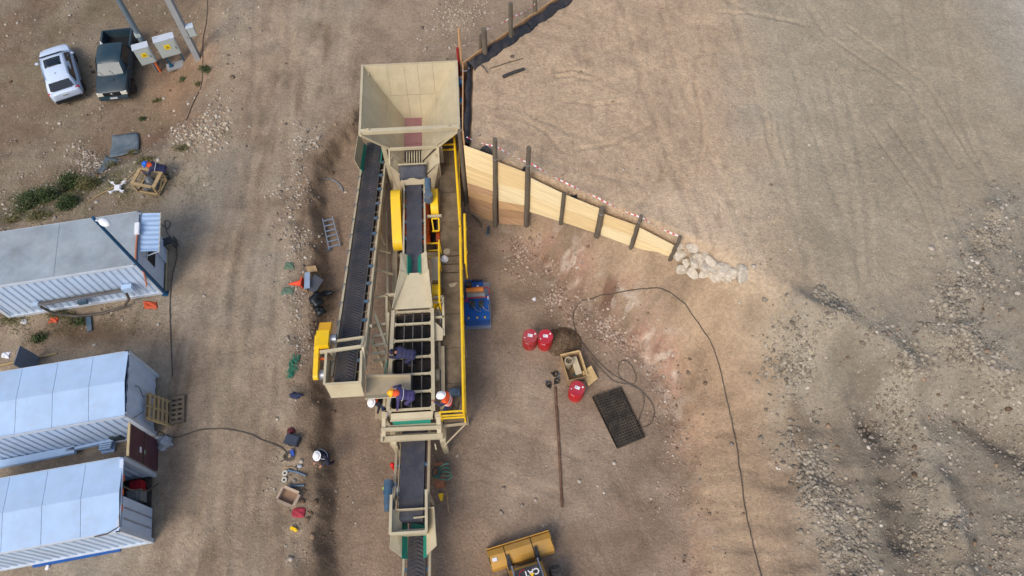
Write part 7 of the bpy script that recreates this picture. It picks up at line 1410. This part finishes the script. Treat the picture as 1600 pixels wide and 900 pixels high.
def fuse(parts, voxel, smooth=4):
    """capsules -> one continuous skin; parts = [(p, r0, q, r1, slot)]"""
    b = MB()
    for p, r0, q, r1, s_ in parts:
        p, q = Vector(p), Vector(q)
        if (q - p).length > 1e-4: b.tube(p, q, r0, r1, 12)
        b.ball(p, r0, 12, 8); b.ball(q, r1, 12, 8)
    me = bpy.data.meshes.new('tmp'); me.from_pydata([tuple(v) for v in b.v], [], b.f); o = bpy.data.objects.new('tmp', me); COL.objects.link(o)
    rm = o.modifiers.new('r', 'REMESH'); rm.mode = 'VOXEL'; rm.voxel_size = voxel; sm = o.modifiers.new('s', 'SMOOTH'); sm.iterations = smooth; sm.factor = .5
    bpy.context.view_layer.update(); out = bpy.data.meshes.new_from_object(o.evaluated_get(bpy.context.evaluated_depsgraph_get())); bpy.data.objects.remove(o); bpy.data.meshes.remove(me)
    n = len(out.polygons); cc = np.empty(n * 3); out.polygons.foreach_get('center', cc); cc = cc.reshape(-1, 3); best = np.full(n, 1e9); idx = np.zeros(n, int)
    for p, r0, q, r1, s_ in parts:
        p, q = np.array(p), np.array(q); d = q - p; l2 = max(d @ d, 1e-9); t = np.clip(((cc - p) @ d) / l2, 0, 1); e = np.linalg.norm(cc - p - t[:, None] * d, axis=1) - (r0 + (r1 - r0) * t); mk = e < best; best[mk] = e[mk]; idx[mk] = s_
    out.polygons.foreach_set('material_index', idx); out.polygons.foreach_set('use_smooth', [True] * n); return out
def person(label, foot, rz, hip_h=.92, hip_y=0.0, lean=5, side=0, handL=None, handR=None, head_pitch=10, cloth=None, legs=None, helmet=None, hood=None, vest=False, spread=.12, bands=1, stag=0.0, cap=None):
    t = thing('person', label, 'person', foot, rz); W = WM[t.name]; cloth = cloth or M_navy; legs = legs or cloth
    Rt = Matrix.Rotation(R(side), 3, 'Y') @ Matrix.Rotation(R(-lean), 3, 'X'); hip = Vector((0, hip_y, hip_h)); up = Rt @ Z; fw = Rt @ Vector((0, 1, 0)); rt = Rt @ Vector((1, 0, 0))
    at = lambda u, v=0, w=0: hip + up * u + fw * v + rt * w
    pr_ = []; C, LG, SK, BT, HR_ = 0, 1, 2, 3, 4; add = lambda p, r0, q, r1, s_: pr_.append((tuple(p), r0, tuple(q), r1, s_))
    torso = [(at(0, 0, -.07), .125, at(0, 0, .07), .125, LG), (at(.12, 0, -.06), .125, at(.12, 0, .06), .125, C), (at(.26, 0, -.07), .125, at(.26, 0, .07), .125, C), (at(.40, .0, -.10), .12, at(.40, .0, .10), .12, C), (at(.49, -.01, -.14), .075, at(.49, -.01, .14), .075, C)]
    for e in torso: add(*e)
    Rh = Rt @ Matrix.Rotation(R(-head_pitch), 3, 'X'); hu = Rh @ Z; hf = Rh @ Vector((0, 1, 0)); hr = Rh @ Vector((1, 0, 0)); nk = at(.55); hc = nk + hu * .15
    add(at(.5), .062, nk + hu * .06, .055, SK); add(hc - hu * .01, .088, hc + hu * .045 - hf * .012, .092, HR_); add(hc - hu * .02 + hf * .03, .068, hc - hu * .075 + hf * .045, .05, SK); add(hc + hf * .06, .05, hc + hf * .055 + hu * .02, .05, SK)
    add(hc + hf * .105 + hu * .0, .012, hc + hf * .122 - hu * .03, .016, SK)
    for s_ in (-1, 1): add(hc + hr * (.09 * s_) + hu * .01, .016, hc + hr * (.095 * s_) - hu * .03, .012, SK)
    for s_, hand in ((-1, handL), (1, handR)):
        sh = at(.47, 0, .19 * s_); hand = Vector(hand) if hand is not None else Vector((.27 * s_, .08, hip_h - .12)); el, wr_ = ik(sh, hand, .29, .26, Vector((s_ * .7, -1, -.4))); add(sh, .068, el, .05, C); add(el, .05, wr_, .036, C)
        d = (wr_ - el).normalized(); n_ = d.cross(Vector((0, 0, 1))); n_ = n_.normalized() if n_.length > .1 else Vector((1, 0, 0)); pm = wr_ + d * .075; add(wr_, .03, pm - n_ * .015, .028, SK); add(wr_ + d * .02, .026, pm + n_ * .018, .027, SK)
        cu_ = (d * .8 - d.cross(n_) * .5 * (1 if d.cross(n_).z > 0 else -1)).normalized()
        for i, (o_, l_) in enumerate(((-.03, .062), (-.01, .075), (.01, .07), (.03, .055))): k0 = pm + n_ * o_; k1 = k0 + d * l_ * .5; add(k0, .0105, k1, .0095, SK); add(k1, .0095, k1 + cu_ * l_ * .55, .008, SK)
        tb_ = wr_ + d * .03 - n_ * .03 * s_; t1 = tb_ + (d * .5 - n_ * s_ * .7).normalized() * .045; add(tb_, .013, t1, .011, SK); add(t1, .011, t1 + d * .03, .009, SK)
    for s_ in (-1, 1):
        hj = hip + rt * (.09 * s_) - up * .04; ft = Vector((spread * s_, stag * s_, .085)); kn, an = ik(hj, ft, .44, .43, Vector((s_ * .25, 1, .1))); add(hj, .095, kn, .062, LG); add(kn, .062, an, .045, LG); add(an, .048, ft + Vector((.01 * s_, .0, -.03)), .045, BT); add(ft + Vector((0, -.05, -.04)), .042, ft + Vector((.03 * s_, .15, -.048)), .036, BT)
    me = fuse(pr_, .0125, 3)
    for mt in (cloth, legs, M_skin, M_boot, M_hair): me.materials.append(mt)
    o = bpy.data.objects.new('body', me); COL.objects.link(o); o.parent = t; WM[o.name] = W
    def sub(parts, name, mtl, vox=.016, parent=None):
        mm = fuse(parts, vox, 3); mm.materials.append(mtl); mm.polygons.foreach_set('material_index', [0] * len(mm.polygons)); q = bpy.data.objects.new(name, mm); COL.objects.link(q); q.parent = parent or t; WM[q.name] = W; return q
    if vest: v_ = sub([(tuple(a_), r0 + .016, tuple(c_), r1 + .016, 0) for a_, r0, c_, r1, _ in torso[1:]], 'hi_vis_vest', M_vest)
    if bands:
        for u, ra, rb in (((.34, .235, .145),) if bands == 1 else ((.22, .215, .15), (.36, .24, .145))):
            b = MB(); b.path([at(u) + rt * (ra * math.cos(q)) + fw * (rb * math.sin(q)) for q in [2 * math.pi * j / 24 for j in range(25)]], .014, 5); b.build('reflective_band', M_band, t, True, W)
    if hood: sub([(tuple(hc - hu * .03 - hf * .03), .115, tuple(nk - fw * .02), .125, 0)], 'neck_shade', hood, .018)
    if helmet:
        Q = Matrix((hr, hf, hu)).transposed(); b = MB(); b.ball(hc + hu * .03, (.128, .15, .135), 20, 8, 0, 90, Q); hm = b.build('helmet', helmet, t, True, W)
        b = MB(); ring = [hc + hu * .03 + hr * (.15 * math.cos(q)) + hf * (.17 * math.sin(q) + (.05 if math.sin(q) > .3 else 0)) for q in [2 * math.pi * j / 20 for j in range(20)]]; b.plate(ring, .014, hu); b.build('brim', helmet, hm, False, W); b = MB(); b.path([hc + hu * (.03 + .139 * math.sin(q)) + hf * (.152 * math.cos(q)) for q in [.35 + j * .27 for j in range(10)]], .014, 6); b.build('ridge', helmet, hm, True, W)
    if cap: Q = Matrix((hr, hf, hu)).transposed(); b = MB(); b.ball(hc + hu * .03, (.105, .118, .10), 16, 6, 0, 90, Q); b.build('cap', cap, t, True, W)
    return t
H_w = mat('helmet_white', (236, 236, 236), .3, 0, .02); H_b = mat('helmet_blue', (24, 100, 200), .3, 0, .02); H_y = mat('helmet_yellow', (246, 180, 30), .3, 0, .02); M_nos = mat('orange_shade_cloth', (240, 96, 50), .8)
def foot_at(px, py, z, rz, dy):
    """stand so that the helmet falls on the given pixel"""
    return A(px, py, z)
# kneeling worker at the frame crate, head to the left
f = G(263, 277); person('worker in navy overalls and blue helmet crouching over the wooden frame crate', f, R(95), hip_h=.62, hip_y=-.05, lean=58, handL=(-.15, .78, .66), handR=(.2, .74, .68), head_pitch=-10, helmet=H_b, hood=M_nos, stag=.08)
# bent worker standing on the screen
f = mw(.02, 10.85, 2.34); person('worker in navy overalls bending over the left side of the screen', f, M_ANG + R(80), hip_h=.78, hip_y=-.10, lean=82, handL=(-.05, .82, .42), handR=(.15, .80, .45), head_pitch=10, helmet=None, cap=M_navy, stag=.06, bands=False)
# worker with yellow helmet and orange shade
f = mw(-.05, 12.40, 2.34); person('worker in indigo overalls with yellow helmet and orange neck shade leaning over the screen end', f, M_ANG + R(88), hip_h=.84, hip_y=-.14, lean=62, handL=(-.42, .38, .5), handR=(.35, .50, .75), head_pitch=5, cloth=M_indigo, legs=M_indigo, helmet=H_y, hood=M_nos, stag=.06)
# worker with white helmet left of them, on the chassis step
sp0 = mw(-1.14, 12.1, 1.15); b = MB(); b.box(m(-1.2, 12.2, 1.12), (.6, .62, .06)); b.build('step_plate', M_beid, cha, False, MM)
b = MB(); b.bar(m(-1.45, 12.2, 0), m(-1.45, 12.2, 1.09), .08, .08); b.build('step_leg', M_beid, cha, False, MM)
person('worker in black jacket and white helmet standing at the left of the screen end', sp0, M_ANG + R(140), hip_h=.90, lean=26, handL=(-.2, .45, .75), handR=(.25, .42, .7), head_pitch=15, cloth=M_black_w, legs=M_jean, helmet=H_w, hood=M_nos, bands=False)
# worker in orange vest on the walkway
f = mw(1.38, 12.6, 1.92); person('worker in orange vest and white helmet standing on the walkway end', f, M_ANG + R(80), hip_h=.88, lean=16, handL=(-.10, .50, 1.05), handR=(.18, .30, .9), head_pitch=12, cloth=M_navy, helmet=H_w, vest=True, bands=2)
# worker alone on the trench floor
f = A(519, 723, 0); f.z = gz(f.x, f.y); person('worker in dark navy with white helmet standing alone in the trench', f, R(150), hip_h=.90, lean=12, handL=(-.16, .36, 1.0), handR=(.16, .38, .98), head_pitch=25, cloth=mat('dark_navy_workwear', (26, 34, 58), .85, 0, .15, 6, .3, 40, .12), helmet=H_w)
# tools they hold
b = MB(); b.tube(mw(-.83, 10.9, 2.72), mw(-1.0, 11.9, 2.75), .02, n=8); tag(b.build('lever_bar', M_teal, None, True), 'green lever bar held by the bending worker on the screen', 'lever')
b = MB(); b.tube(mw(-.60, 12.2, 3.02), mw(-.86, 12.85, 2.4), .018, n=8); tag(b.build('spanner', M_galv, None, True), 'long spanner held between the two workers at the screen end', 'spanner')
